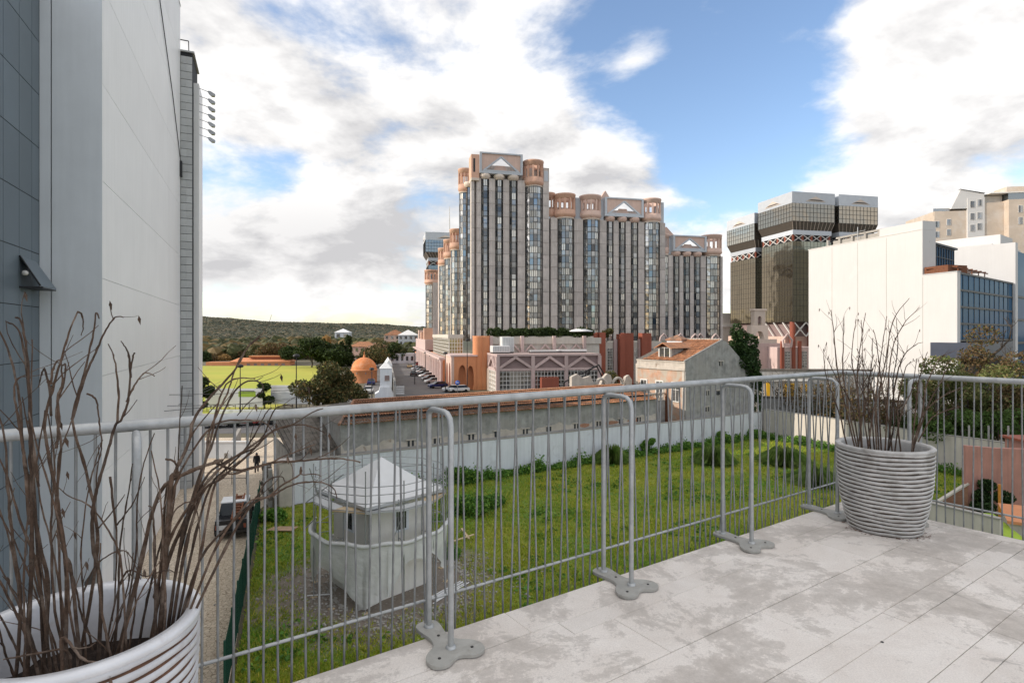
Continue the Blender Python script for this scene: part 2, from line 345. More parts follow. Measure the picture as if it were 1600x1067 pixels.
M['steel_light'] = mat('white_coated_metal', (.66, .66, .65), .4, .05, 3, .02)
M['leaf_dark'] = leafmat('dark_foliage', (.025, .045, .012), (.05, .075, .02))
M['leaf_olive'] = leafmat('olive_foliage', (.06, .078, .025), (.10, .095, .035), (.15, .105, .04))
M['leaf_bush'] = leafmat('olive_bush_foliage', (.12, .165, .05), (.19, .20, .07), (.20, .16, .07))
M['leaf_green'] = leafmat('fresh_foliage', (.05, .10, .02), (.09, .15, .03))
M['leaf_brown'] = leafmat('brown_foliage', (.13, .085, .04), (.20, .13, .06), (.09, .09, .03))
M['leaf_orange'] = leafmat('autumn_foliage', (.33, .20, .07), (.42, .27, .11))
M['leaf_ivy'] = leafmat('ivy_foliage', (.02, .045, .012), (.045, .085, .022))
M['weed'] = leafmat('weed_foliage', (.07, .17, .025), (.12, .26, .04), (.17, .28, .045), sc=.6)
M['grassblade'] = leafmat('grass_blade', (.15, .33, .025), (.38, .43, .035), (.42, .36, .06), sc=.13)
M['hillwood'] = leafmat('hill_woodland', (.045, .052, .03), (.062, .066, .036), (.10, .08, .045), sc=.006, trans=0)
def mk_stone():
    m, nt, b = nodes('stained_limestone_slab'); L = nt.links
    g = nt.nodes.new('ShaderNodeNewGeometry'); P = g.outputs['Position']
    oi = nt.nodes.new('ShaderNodeObjectInfo')
    base = _mix(nt, _ramp(nt, _noise(nt, P, 2.2, 9, .7, .6), [(.38, (0, 0, 0)), (.62, (1, 1, 1))]), (.78, .71, .65), (.88, .82, .765))
    fine = _ramp(nt, _noise(nt, P, 140, 3, .8), [(.3, (.80, .80, .80)), (.72, (1.06, 1.06, 1.06))]); base = _mix(nt, 1.0, base, fine, 'MULTIPLY')
    n1 = _noise(nt, P, 1.5, 11, .70, .5); n2 = _noise(nt, P, 9.5, 8, .75, .5); n3 = _noise(nt, P, 60, 4, .8)
    md = nt.nodes.new('ShaderNodeMath'); md.operation = 'MULTIPLY_ADD'; L.new(n2, md.inputs[0]); md.inputs[1].default_value = .34; L.new(n1, md.inputs[2])
    m3 = nt.nodes.new('ShaderNodeMath'); m3.operation = 'MULTIPLY_ADD'; L.new(n3, m3.inputs[0]); m3.inputs[1].default_value = .16; L.new(md.outputs[0], m3.inputs[2])
    m4 = nt.nodes.new('ShaderNodeMath'); m4.operation = 'MULTIPLY_ADD'; L.new(oi.outputs['Random'], m4.inputs[0]); m4.inputs[1].default_value = .075; L.new(m3.outputs[0], m4.inputs[2])
    st = _ramp(nt, m4.outputs[0], [(.775, (0, 0, 0)), (.805, (.42, .42, .42)), (.93, (.80, .80, .80))])
    col = _mix(nt, st, base, (.42, .375, .335))
    st2 = _ramp(nt, _noise(nt, P, 2.3, 9, .75, 1.0), [(.60, (0, 0, 0)), (.68, (.6, .6, .6))]); col = _mix(nt, st2, col, (.30, .27, .25))
    mr = nt.nodes.new('ShaderNodeMapRange'); L.new(oi.outputs['Random'], mr.inputs[0]); mr.inputs[3].default_value = .95; mr.inputs[4].default_value = 1.04
    vm = nt.nodes.new('ShaderNodeVectorMath'); vm.operation = 'SCALE'; L.new(col, vm.inputs[0]); L.new(mr.outputs[0], vm.inputs['Scale'])
    L.new(vm.outputs[0], b.inputs['Base Color']); b.inputs['Roughness'].default_value = .8
    _bump(nt, b, m3.outputs[0], .35, .012); return m
M['slab'] = mk_stone()
def mk_lot():
    m, nt, b = nodes('lot_soil_and_turf'); L = nt.links
    g = nt.nodes.new('ShaderNodeNewGeometry'); P = g.outputs['Position']
    grass = _mix(nt, _ramp(nt, _noise(nt, P, .25, 6), [(.35, (0, 0, 0)), (.65, (1, 1, 1))]), (.10, .20, .02), (.27, .28, .03))
    grass = _mix(nt, _ramp(nt, _noise(nt, P, 1.6, 6, .7), [(.5, (0, 0, 0)), (.8, (1, 1, 1))]), grass, (.13, .09, .035))
    dirt = _mix(nt, _noise(nt, P, 4, 8, .75), (.15, .115, .085), (.30, .26, .22))
    vo = nt.nodes.new('ShaderNodeTexVoronoi'); vo.inputs['Scale'].default_value = 5; L.new(P, vo.inputs['Vector'])
    dirt = _mix(nt, _ramp(nt, vo.outputs['Distance'], [(.1, (1, 1, 1)), (.3, (0, 0, 0))]), dirt, (.34, .32, .30))
    # bare earth round the small house, edges broken by noise
    vs = nt.nodes.new('ShaderNodeVectorMath'); vs.operation = 'DISTANCE'; L.new(P, vs.inputs[0]); vs.inputs[1].default_value = (-6.3, 27.4, G)
    nz = nt.nodes.new('ShaderNodeMath'); nz.operation = 'MULTIPLY_ADD'; L.new(_noise(nt, P, .7, 6, .65), nz.inputs[0]); nz.inputs[1].default_value = 5.0; L.new(vs.outputs['Value'], nz.inputs[2])
    msk = nt.nodes.new('ShaderNodeMapRange'); L.new(nz.outputs[0], msk.inputs[0]); msk.inputs[1].default_value = 7.4; msk.inputs[2].default_value = 8.6
    col = _mix(nt, msk.outputs[0], dirt, grass)
    L.new(col, b.inputs['Base Color']); b.inputs['Roughness'].default_value = .95
    _bump(nt, b, _noise(nt, P, 6, 8, .7), .8, .12); return m
M['lot'] = mk_lot()
def mk_cobble():
    m, nt, b = nodes('calcada_setts'); L = nt.links
    g = nt.nodes.new('ShaderNodeNewGeometry'); P = g.outputs['Position']
    vo = nt.nodes.new('ShaderNodeTexVoronoi'); vo.inputs['Scale'].default_value = 5.5; L.new(P, vo.inputs['Vector']); vo.feature = 'DISTANCE_TO_EDGE'
    v2 = nt.nodes.new('ShaderNodeTexVoronoi'); v2.inputs['Scale'].default_value = 5.5; L.new(P, v2.inputs['Vector'])
    c = _mix(nt, v2.outputs['Color'], (.54, .44, .33), (.72, .62, .49)); c = _mix(nt, _ramp(nt, vo.outputs['Distance'], [(.01, (1, 1, 1)), (.07, (0, 0, 0))]), c, (.24, .18, .12))
    c = _mix(nt, _ramp(nt, _noise(nt, P, .5, 6), [(.45, (0, 0, 0)), (.75, (.6, .6, .6))]), c, (.44, .35, .26))
    L.new(c, b.inputs['Base Color']); b.inputs['Roughness'].default_value = .85; _bump(nt, b, vo.outputs['Distance'], .6, .05); return m
M['cobble'] = mk_cobble()
def mk_tarp():
    m, nt, b = nodes('white_debris_netting'); L = nt.links
    tc = nt.nodes.new('ShaderNodeTexCoord'); n = _noise(nt, tc.outputs['Object'], 1.5, 5)
    L.new(_ramp(nt, n, [(.3, (.74, .74, .725)), (.7, (.86, .86, .85))]), b.inputs['Base Color']); b.inputs['Roughness'].default_value = .6
    b.inputs['Alpha'].default_value = .76; _bump(nt, b, _noise(nt, tc.outputs['Object'], 3, 5), .7, .1); return m
M['tarp'] = mk_tarp()
# ------------------------------------------------------------------ ground, streets, field, hills
def grid_mesh(name, x0, x1, y0, y1, nx, ny, fz, mats):
    X, Y = np.meshgrid(np.linspace(x0, x1, nx), np.linspace(y0, y1, ny)); Z = fz(X, Y)
    V = np.stack([X, Y, Z], -1).reshape(-1, 3); i = np.arange(nx*ny).reshape(ny, nx)
    Fq = np.stack([i[:-1, :-1], i[:-1, 1:], i[1:, 1:], i[1:, :-1]], -1).reshape(-1, 4)
    return arr_mesh(name, V, Fq, mats, smooth=True)
def sn(X, Y, s=1.0, k=5, seed=0):
    r = np.random.RandomState(seed); o = 0; a = 1.0; f = 1/s
    for i in range(k):
        for j in range(3):
            t = r.uniform(0, pi*2); p = r.uniform(0, 6.28); o = o+a*np.sin((X*np.cos(t)+Y*np.sin(t))*f*6.28+p)/3
        a *= .55; f *= 1.9
    return o
M['far_ground'] = mat('far_ground', (.13, .115, .075), .95, .3, .02, .2, 1, world=True, ov=0, dirt=(.075, .085, .04), dsc=.01)
g = MB(); g.quad((-2600, -60, G-.03), (2600, -60, G-.03), (2600, 4200, G-.03), (-2600, 4200, G-.03))
tag(g.build('ground', M['far_ground']), kind='structure')
W0 = Vector((-16.1, 39.8, G)); WR = atan2(.518, .855); wu = Vector((.855, .518, 0)); wv = Vector((-.518, .855, 0))
def wpt(x, y, z=0): return W0+wu*x+wv*y+Vector((0, 0, z))
# the vacant lot
lotpoly = [(-17.0, 38.9), (-9.2, 18.6), (-6, 9.5), (24.5, 5), (44, 30), (37.9, 50.6), (29.9, 67.3)]
g = MB(); g.add([(x, y, G) for x, y in lotpoly], [tuple(range(len(lotpoly)))]); tag(g.build('lot_ground', M['lot']), kind='structure')
g = MB(); g.add([(x, y, G+.004) for x, y in [(-40, 8), (-9.2, 8), (-9.35, 18.6), (-17.3, 38.9), (-18.6, 66), (-60, 66)]], [tuple(range(6))]); tag(g.build('cobbled_lane', M['cobble']), kind='structure')
# avenue crossing beyond the wall, pavement and kerb, then the street along the mall
g = MB(); g.add([(x, y, G) for x, y in [(-120, 64), (-15, 70), (22, 92), (60, 108), (60, 122), (-12, 117), (-30, 106), (-36, 84), (-120, 80)]], [tuple(range(9))]); tag(g.build('avenue', M['asphalt']), kind='structure')
for i in range(12):
    pass
mk = MB()
for i in range(26):
    x = -115+i*4.2; y = 74.2+.0*x; mk.box(x, x+2, y, y+.16, G+.004, G+.0041)
tag(mk.build('lane_markings', M['paint']), kind='structure')
g = MB(); g.prism([(-120, 80), (-36.5, 84), (-36.8, 85.6), (-120, 81.6)], G, G+.13); tag(g.build('pavement', M['pavement']), kind='structure')
MA = radians(12.7); MP = Vector((-8.54, 138, 0)); mu = Vector((cos(MA), sin(MA), 0)); mv = Vector((-sin(MA), cos(MA), 0))
def mpt(x, y, z=0): return MP+mu*x+mv*y+Vector((0, 0, z))
def fx(px, y0=0.0):
    s = (px-800)/F; return (s*(138+.9755*y0)+8.54+.2198*y0)/(.9755-.2198*s)
def fy(px, x0=0.0):
    s = (px-800)/F; return (-8.54+.9755*x0-s*(138+.2198*x0))/(.2198+.9755*s)
g = MB(); a = [mpt(-19.5, -24), mpt(-8.8, -24), mpt(-8.8, 150), mpt(-19.5, 150)]
g.add([(p.x, p.y, G+.004) for p in a], [(0, 1, 2, 3)]); tag(g.build('street', M['asphalt']), kind='structure')
g = MB(); a = [mpt(-26.5, -18), mpt(-20.6, -18), mpt(-20.6, 130), mpt(-26.5, 130)]
g.add([(p.x, p.y, G+.004) for p in a], [(0, 1, 2, 3)]); tag(g.build('ramp_road', M['asphalt']), kind='structure')
g = MB(); a = [mpt(-8.8, -22), mpt(30, -22), mpt(30, -28), mpt(-8.8, -28)]
g.add([(p.x, p.y, G+.006) for p in a], [(0, 3, 2, 1)]); tag(g.build('forecourt', M['pavement']), kind='structure')
g = MB(); a = [(-160, 79.5), (-37, 85.6), (-40, 108), (-52, 160), (-64, 215), (-160, 215)]
g.add([(x, y, G+.004) for x, y in a], [tuple(range(6))]); tag(g.build('field', M['field']), kind='structure')
# wooded hills
def hz(X, Y):
    az = np.arctan2(X, Y); ridge = 29-22*np.clip((az+.55)/.42, 0, 1.6)+4*sn(X, Y, 700, 4, 3)
    prof = np.clip((Y-330)/900, 0, 1); prof = prof*prof*(3-2*prof)
    return G-.5+(ridge+12)*prof*1.02+3.5*sn(X, Y, 260, 4, 5)*prof
M['hill'] = leafmat('hill_ground', (.045, .05, .025), (.075, .065, .035), (.08, .07, .035), sc=.01, trans=0)
tag(inst('hills', grid_mesh('hills', -1500, 700, 300, 1700, 120, 90, hz, M['hill'])), kind='structure')
def ico():
    bm_v = []; t = (1+5**.5)/2
    V = np.array([(-1, t, 0), (1, t, 0), (-1, -t, 0), (1, -t, 0), (0, -1, t), (0, 1, t), (0, -1, -t), (0, 1, -t), (t, 0, -1), (t, 0, 1), (-t, 0, -1), (-t, 0, 1)])/1.9
    Fc = np.array([(0, 11, 5), (0, 5, 1), (0, 1, 7), (0, 7, 10), (0, 10, 11), (1, 5, 9), (5, 11, 4), (11, 10, 2), (10, 7, 6), (7, 1, 8), (3, 9, 4), (3, 4, 2), (3, 2, 6), (3, 6, 8), (3, 8, 9), (4, 9, 5), (2, 4, 11), (6, 2, 10), (8, 6, 7), (9, 8, 1)])
    return V, Fc
def clumps(name, P, S, material, zs=1.0):
    V0, F0 = ico(); n = len(P)
    V = V0[None]*S[:, None, None]*NR.uniform(.75, 1.25, (n, 12, 1)); V[:, :, 2] *= zs; V = V+P[:, None, :]
    Fq = F0[None]+(np.arange(n)*12)[:, None, None]
    return arr_mesh(name, V.reshape(-1, 3), Fq.reshape(-1, 3), material, smooth=False)
n = 26000
yy = 330+NR.uniform(0, 1, n)**.8*920; azz = NR.uniform(-.62, -.13, n); xx = np.tan(azz)*yy
P = np.stack([xx, yy, hz(xx, yy)+2.0], 1); S = NR.uniform(1.6, 3.6, n)*(.6+yy/1500)
tag(inst('woodland', clumps('woodland', P, S, M['hillwood'], .75)), 'dark green woodland covering the far hill', 'woodland', kind='stuff')

# ------------------------------------------------------------------ trees and shrubs
def crown_mesh(name, clumpspec, nleaf, size, m, flat=0.0, gap=.0):
    """clumpspec: list of (x,y,z,rx,rz) leaf clusters in local space"""
    Cs = []
    wsum = sum(c[3]**2 for c in clumpspec)
    for (x, y, z, rx, rz) in clumpspec:
        k = max(8, int(nleaf*rx*rx/wsum)); d = NR.normal(size=(k, 3)); d /= np.linalg.norm(d, axis=1)[:, None]
        r = NR.uniform(.35, 1.0, k)**.5; p = d*r[:, None]*np.array([rx, rx, rz])+np.array([x, y, z]); Cs.append(p)
    C = np.concatenate(Cs); V, Fq = leafquads(C, size, flat); return arr_mesh(name, V, Fq, m)
def make_clumps(h0, h1, rx, n, rc, seed, squash=1.0):
    r = random.Random(seed); out = []
    hm = (h0+h1)/2; rz = (h1-h0)/2
    for i in range(n):
        while True:
            a, b, c = r.uniform(-1, 1), r.uniform(-1, 1), r.uniform(-1, 1)
            if .18 < a*a+b*b+c*c < 1: break
        k = rc*r.uniform(.6, 1.25); out.append((a*(rx-k*.5), b*(rx-k*.5), hm+c*(rz-k*.4), k, k*.75*squash))
    return out
def branch(mb, p, d, L, r, depth, rnd, n=5, up=.15, tips=None, kink=.28):
    pts = [p]; seg = 4; q = p.copy(); dd = d.copy()
    for i in range(seg):
        dd = (dd+Vector((rnd.uniform(-kink, kink), rnd.uniform(-kink, kink), rnd.uniform(-kink, kink)+up))).normalized(); q = q+dd*L/seg; pts.append(q.copy())
    mb.tube(pts, [r*(1-.55*i/seg) for i in range(seg+1)], n, cap=False)
    if tips is not None: tips.append(pts[-1])
    if depth > 0:
        for i in range(rnd.choice((2, 3, 3))):
            k = rnd.choice((2, 3, 4)); ax = Vector((rnd.uniform(-1, 1), rnd.uniform(-1, 1), rnd.uniform(-.2, .9))).normalized()
            branch(mb, pts[k], (dd*.6+ax*.75).normalized(), L*rnd.uniform(.55, .8), r*.5, depth-1, rnd, max(3, n-1), up, tips, kink)
def tree(name, label, loc, h, rx, m, nleaf, size, h0=None, nc=14, rc=None, seed=1, cat='tree', trunk_r=None, lean=0, group=None, bare=False, squash=1.0):
    t = thing(name, label, cat, loc, 0, group); rnd = random.Random(seed); h0 = h*.35 if h0 is None else h0; tr = trunk_r or h*.028
    mb = MB(); mb.tube([(0, 0, -.2), (.02*h, 0, h0*.5), (lean+.01*h, .01*h, h0), (lean, 0, h*.7)], [tr, tr*.85, tr*.7, tr*.25], 7, cap=False)
    for i in range(7 if not bare else 11):
        a = rnd.uniform(0, 6.28); z = h0*.75+(h*.6-h0*.75)*i/8
        branch(mb, Vector((lean*.8, 0, z)), Vector((cos(a), sin(a), .55)).normalized(), rx*(.62 if not bare else .75), tr*.4, 1 if not bare else 3, rnd, 4)
    mb.build('trunk', M['bark_dark'], t)
    if nleaf: inst('crown', crown_mesh('crown', make_clumps(h0, h, rx, nc, rc or rx*.4, seed, squash), nleaf, size, m), t)
    return t
tree('tree', 'large rounded olive-brown tree beside the pale billboards', at(503, 655, 80)*1, 8.2, 4.6, M['leaf_olive'], 9000, .26, 1.6, 22, 1.6, 3)
tree('tree', 'small green tree next to the orange dome near the crossroads', (gnd(553, 640)).to_tuple(), 4.2, 2.6, M['leaf_olive'], 3000, .22, .8, 10, 1.2, 4)
tree('pine_tree', 'broad dark stone pine behind the field, tallest of the pines', at(487, 574, 205), 10.8, 6.2, M['leaf_dark'], 4200, .6, 2.6, 12, 3.0, 5)
tree('pine_tree', 'dark stone pine between the tall pine and the cypresses', at(513, 574, 208), 8.4, 6.0, M['leaf_dark'], 3600, .6, 2.0, 12, 2.8, 6)
tree('pine_tree', 'low dark pine at the foot of the cypresses', at(530, 574, 200), 7.0, 4.4, M['leaf_dark'], 2600, .6, 1.0, 9, 2.4, 7)
for i, (px, h, lb) in enumerate([(528, 10, 'slim dark cypress, left one of the row near the white house'), (536, 11, 'slim dark cypress, middle one of the row near the white house'), (545, 11.6, 'slim dark cypress, right one of the row near the white house')]):
    tree('cypress_tree', lb, at(px, 575, 212), h, 1.5, M['leaf_dark'], 1500, .5, .6, 9, 1.2, 20+i, squash=2.0, group='cypresses near the white house')
tree('poplar_tree', 'slender golden poplar standing above the pines', at(510, 572, 240), 15.0, 1.9, M['leaf_orange'], 1500, .6, 4, 9, 1.6, 9, squash=2.0)
tree('tree', 'bare reddish brown tree behind the long orange building', at(432, 573, 235), 11, 8.4, M['leaf_brown'], 3600, .55, 2.5, 14, 3.2, 10)
tree('tree', 'small green tree touching the roof of the long orange building', at(399, 573, 240), 9.2, 3.2, M['leaf_olive'], 1500, .5, 2.5, 8, 2.2, 11)
tree('tree', 'dark green tree right of the long orange building', at(452, 573, 222), 10, 3.8, M['leaf_dark'], 2200, .5, 1.5, 9, 2.4, 12)
hedge = [(313, 7.5, 4.2, 'leaf_dark', 'dark green tree at the field edge next to the tiled tower'), (328, 6.0, 4.6, 'leaf_brown', 'brown bushy tree at the field edge near the tiled tower'),
         (342, 7.0, 5.0, 'leaf_orange', 'golden brown tree at the far edge of the field'), (358, 5.2, 4.0, 'leaf_dark', 'small dark tree left of the long orange building'),
         (372, 8.0, 5.0, 'leaf_brown', 'rust brown tree behind the left end of the long orange building')]
for i, (px, h, rx, mm, lb) in enumerate(hedge): tree('tree', lb, at(px, 575, 250+i*4), h, rx, M[mm], 1800, .6, .5, 9, 2.4, 30+i)
# belts of trees on the lower slope (cannot be told apart)
n = 900; xx = NR.uniform(-260, -40, n); yy = NR.uniform(262, 330, n); P = np.stack([xx, yy, np.full(n, G+2)+NR.uniform(0, 2, n)+(yy-262)*.07], 1)
tag(inst('shrubbery', clumps('shrubbery', P, NR.uniform(2, 4.5, n), M['leaf_olive'], .8)), 'mixed brown and green scrub at the foot of the hill', 'scrub', kind='stuff')
# trees along the avenue under the boards
for i, (px, D, h, rx, mm, lb) in enumerate([(315, 88, 5.2, 1.7, 'leaf_dark', 'dark slim tree left of the first billboard'), (413, 92, 4.6, 1.4, 'leaf_dark', 'dark narrow tree between the two billboards'),
                                         (585, 205, 7, 6, 'leaf_olive', 'leafy tree behind the orange dome'), (600, 240, 9, 6.5, 'leaf_olive', 'green tree at the end of the ramp road'), (617, 235, 8, 4.5, 'leaf_dark', 'dark tree beside the street below the flats')]):
    tree('tree', lb, (((px-800)/F*D), D, G), h, rx, M[mm], 2200, .3 if D < 100 else .5, .4, 9, rx*.5, 50+i)
# behind the right-hand boundary wall: bare twiggy trees and evergreen shrubs
def rbush(name, label, px, D, zb, h, rx, m, nleaf, size, seed, bare=True, z0=None):
    tree(name, label, ((px-800)/F*D, D, G if z0 is None else z0), h, rx, m, nleaf, size, zb, 14, rx*.42, seed, bare=bare, cat='tree' if name != 'shrub' else 'shrub')
rb = [(1215, 74, 6.5, 2.6, 'leaf_brown', 900, 'bare pinkish brown shrub right of the ivy covered gable'), (1245, 72, 6.0, 3.0, 'leaf_brown', 1400, 'brown twiggy bush left of the white blind wall'),
      (1285, 66, 6.8, 3.0, 'leaf_brown', 900, 'leafless brown tree in front of the white wall edge'), (1325, 62, 7.6, 3.4, 'leaf_brown', 1000, 'leafless tree behind the right planter twigs'),
      (1362, 58, 6.6, 3.0, 'leaf_brown', 1000, 'thin bare tree right behind the planter twigs'), (1405, 57, 6.4, 3.0, 'leaf_brown', 1200, 'bare brown tree between planter and green shrubs')]
for i, (px, D, h, rx, mm, nl, lb) in enumerate(rb): rbush('bare_tree', lb, px, D, .8, h, rx, M[mm], nl, .16, 70+i)
gb = [(1462, 54, 9.2, 3.4, 'leaf_bush', 7000, 'dense green shrub left of the large olive bush'), (1512, 56, 8.6, 3.8, 'leaf_bush', 8000, 'large olive green bush below the blue glass building'),
      (1548, 60, 12.2, 3.0, 'leaf_brown', 4200, 'tall reddish brown tree below the blue glass building'), (1582, 55, 10.2, 3.6, 'leaf_bush', 7500, 'big green and brown bush at the right edge'),
      (1625, 52, 10.5, 3.6, 'leaf_brown', 5000, 'brown leafed tree leaving the frame on the right'), (1490, 51, 5.2, 3.0, 'leaf_green', 3600, 'low green shrub hanging over the cream wall'),
      (1560, 50, 5.0, 3.4, 'leaf_green', 4000, 'green shrub above the pink ruin'), (1430, 55, 4.0, 2.6, 'leaf_dark', 2500, 'dark low shrub behind the cream wall'), (1300, 68, 3.9, 3.2, 'leaf_dark', 2800, 'dark green low bush behind the far white wall')]
for i, (px, D, h, rx, mm, nl, lb) in enumerate(gb): rbush('shrub', lb, px, D, .3, h*1.06, rx*1.05, M[mm], int(nl*1.3), .17, 90+i, bare=(i in (2, 4)))
# ivy that covers the right flank of the gabled house
t = thing('ivy', 'dark green ivy and creeper climbing the right edge of the grey gable', 'climbing plant', wpt(53.2, .5), WR)
iv = [(.0, .1, 1.6, .55, 1.1), (.1, .0, 3.4, .6, 1.3), (.2, .2, 5.2, .8, 1.4), (-.1, .2, 6.6, 1.1, 1.1), (-.9, .3, 7.8, 1.2, 1.0), (-1.9, .4, 8.8, 1.3, 1.0), (-2.2, .8, 10.2, 1.2, 1.1), (-1.6, 1, 11.6, 1.0, 1.0), (-3.2, .8, 10.4, .9, .9), (-.4, 1.4, 9.4, 1.4, 1.2), (.9, 1.4, 8.4, 1.2, 1.0), (1.6, 2, 9.6, 1.1, .9), (.6, 1.2, 11.0, .9, 1.1), (-2.8, .6, 12.2, .8, 1.1), (1.0, .8, 6.6, .8, .8), (.3, .1, .4, .3, .8)]
inst('foliage', crown_mesh('foliage', iv, 9000, .2, M['leaf_ivy']), t)
mb = MB()
for k in range(4): mb.tube(smooth_path([(k*.1-.2, -.1, .2), (.1+k*.06, -.08, 3), (-.1*k, -.05, 6), (-.5-k*.5, 0, 9.5)], 3, .05), .03, 4)
mb.build('stem', M['bark_dark'], t)

# ------------------------------------------------------------------ left: white clad building, blue panelled wing, tiled tower
LB = Vector((-16.2, 22.5, 0)); LR = radians(23.74)
lb = thing('white_clad_building', 'tall white clad building on the left with a blue panelled wing', 'building', (LB.x, LB.y, G), LR)
Z0, Z1 = .0, 26.7-G
mb = MB(); mb.box(-14, -.12, .12, 23.4, 0, Z1-.1); mb.box(-15, -2.02, -7.2, .3, 0, 15-G); mb.box(-12, -2.03, -28, -7.2, 0, 7.5-G); mb.build('core', M['dark_joint'], lb)  # low rear stretch of the wing is unseen, added to shade the terrace
def panelwall(fn, us, zs, th=.10, gap=.018, name='wall_panel', m=None):
    for i in range(len(us)-1):
        for j in range(len(zs)-1):
            if name == 'facade_panel' and us[i] > 7.3 and zs[j+1] > 7.5-G: continue
            q = MB(); fn(q, us[i]+gap/2, us[i+1]-gap/2, zs[j]+gap/2, zs[j+1]-gap/2); q.build(name, m, lb)
zr = [0]+[Z1-.0-3.85*k for k in range(9, -1, -1)]; zr = [z for z in zr if z >= 0]
panelwall(lambda q, a, b, c, d: q.box(-.11, 0, a, b, c, d), [0, 17.3, 23.5], zr, m=M['white_cladding'])
panelwall(lambda q, a, b, c, d: q.box(a, b, 0, .11, c, d), [-1.62, -.005], [0, Z1], m=M['shade_grey'])
panelwall(lambda q, a, b, c, d: q.box(a, b, .0, .11, c, d), [-2.0, -1.64], [0, Z1], m=M['shade_grey'])
zb = [0]+[.9+2.02*k for k in range(13)]
panelwall(lambda q, a, b, c, d: q.box(-2.12, -2.0, -b, -a, c, d), [.0, .75, 1.95, 3.3, 4.65, 6.0, 7.35, 8.7, 10.05, 12, 14, 16, 18, 20, 22, 24, 28], zb, gap=.03, name='facade_panel', m=M['blue_panel'])
mb = MB(); mb.box(-14, .03, -.02, 23.53, Z1, Z1+.12); mb.build('coping', M['tile_grey'], lb)
mb = MB(); mb.tube([(.05, 9, Z1-2.0), (.05, 13.0, Z1-4.5), (.05, 19, Z1-8.5), (.05, 23.2, Z1-12.0)], .028, 6); mb.build('cable', M['black_metal'], lb)
mb = MB(); mb.box(.0, .16, 23.1, 23.4, Z1-13.2, Z1-12.0); mb.build('fixture', M['black_metal'], lb)
mb = MB(); mb.box(.0, .02, -2.5, -.6, 1.4, 3.2); mb.build('vent_grille', M['black_metal'], lb)
# wedge shaped hood on the panels
hz0 = 13.2
t = MB(); t.prism_xz([(-2.0, 0), (-1.2, 0), (-2.0, 1.15)], -.9-1.1, -.9)
hd = MB(); y0, y1 = -1.95, -.35; zt, zb_ = 14.75, 13.72; dx = .62
V = [(-2.0, y0, zt), (-2.0, y1, zt-.02), (-2.0+dx, y0-.0, zb_), (-2.0+dx, y1, zb_)]
hd.quad(V[0], V[2], V[3], V[1]); hd.quad((-2.0, y0, zt-.04), (-2.0, y1, zt-.06), (-2.0+dx, y1, zb_-.04), (-2.0+dx, y0, zb_-.04))
hd.add([V[0], (-2.0, y0, zt-.04), (-2.0+dx, y0, zb_-.04), V[2], V[1], (-2.0, y1, zt-.06), (-2.0+dx, y1, zb_-.04), V[3]], [(0, 1, 2, 3), (4, 7, 6, 5), (3, 2, 6, 7)])
ho = hd.build('ventilation_hood', M['blue_panel'], lb)
mb = MB(); mb.box(-2.0, -2.0+dx+.05, y0-.02, y0+.05, zb_-.1, zb_-.04); mb.tube([(-1.98, y0-.01, zt), (-1.4, y0-.01, zb_)], .03, 5); mb.box(-2.0, -2+dx, y0, y1, zb_-.09, zb_-.05); mb.build('hood_frame', M['black_metal'], ho)
mb = MB(); mb.lathe([(.0, 0), (.09, 0), (.09, .1), (0, .1)], 12); o = mb.build('hood_lamp', M['white_frame'], ho, loc=(-1.82, y0+.02, zb_+.42), rot=(pi/2, 0, 0))
# tiled service tower
tt = thing('tiled_tower', 'slim grey tiled tower with a row of floodlights behind the white building', 'building', (LB.x, LB.y, G), LR)
zt = 23.3-G
mb = MB(); mb.box(-6, .80, 23.62, 27.5, 0, zt); mb.build('core', M['dark_joint'], tt)
tile = MB().box(0, .39, 0, .06, 0, .56).mesh('tile', M['tile_grey'])
nz = int(zt/.6)
for j in range(nz):
    if j*.6+G > 24: break
    for i in range(2): inst('wall_tile', tile, tt, (.01+i*.395, 23.55, j*.6))
mb = MB(); mb.box(.80, 1.18, 24.6, 27.5, 0, zt-1.9); mb.build('edge_fin', M['white_cladding'], tt)
mb = MB(); mb.box(.0, .95, 23.5, 27.5, zt, zt+.12); mb.build('coping', M['tile_grey'], tt)
mb = MB()
for a, b in (((-.1, 23.6, zt+.9), (.55, 23.6, zt+.9)), ((.55, 23.6, zt+.9), (.6, 23.6, zt-1.2)), ((-.1, 23.6, zt-.3), (.6, 23.6, zt-.3)), ((-.1, 23.6, zt-1.1), (.62, 23.6, zt-1.1))): mb.beam(a, b, .06, .06)
mb.build('ladder_frame', M['black_metal'], tt)
fl = MB(); fl.tube([(0, 0, 0), (.5, 0, -.05), (.7, 0, -.12)], .03, 5); fl.prism_xz([(.62, -.06), (.8, -.02), (1.18, -.16), (1.16, -.32), (.95, -.36), (.7, -.2)], -.17, .17); arm = fl.mesh('floodlight', [M['scaf']])
for k in range(7): inst('floodlight', arm, tt, (1.18, 24.8, zt-2.2-k*.62), rot=(0, radians(8), 0))
# overhead wires beside the left building
wr = thing('overhead_wires', 'thin overhead cables strung past the tiled tower over the lane', 'cable', at(300, 600, 55))
def wire(a, b, sag, r=.02, nm='cable'):
    mb = MB(); o = Vector(wr.location); a = Vector(a)-o; b = Vector(b)-o
    mb.tube([a.lerp(b, i/10)-Vector((0, 0, sag*4*(i/10)*(1-i/10))) for i in range(11)], r, 4); mb.build(nm, M['black_metal'], wr)
wire(at(200, 647, 33), at(560, 606, 95), .3); wire(at(215, 634, 34), at(470, 622, 80), .3); wire(at(230, 617, 36), at(520, 600, 90), .4); wire(at(180, 645, 32), at(300, 590, 60), .6, .015)
wire(at(222, 655, 34), at(345, 596, 70), 0); wire(at(228, 657, 34), at(352, 597, 70), 0)

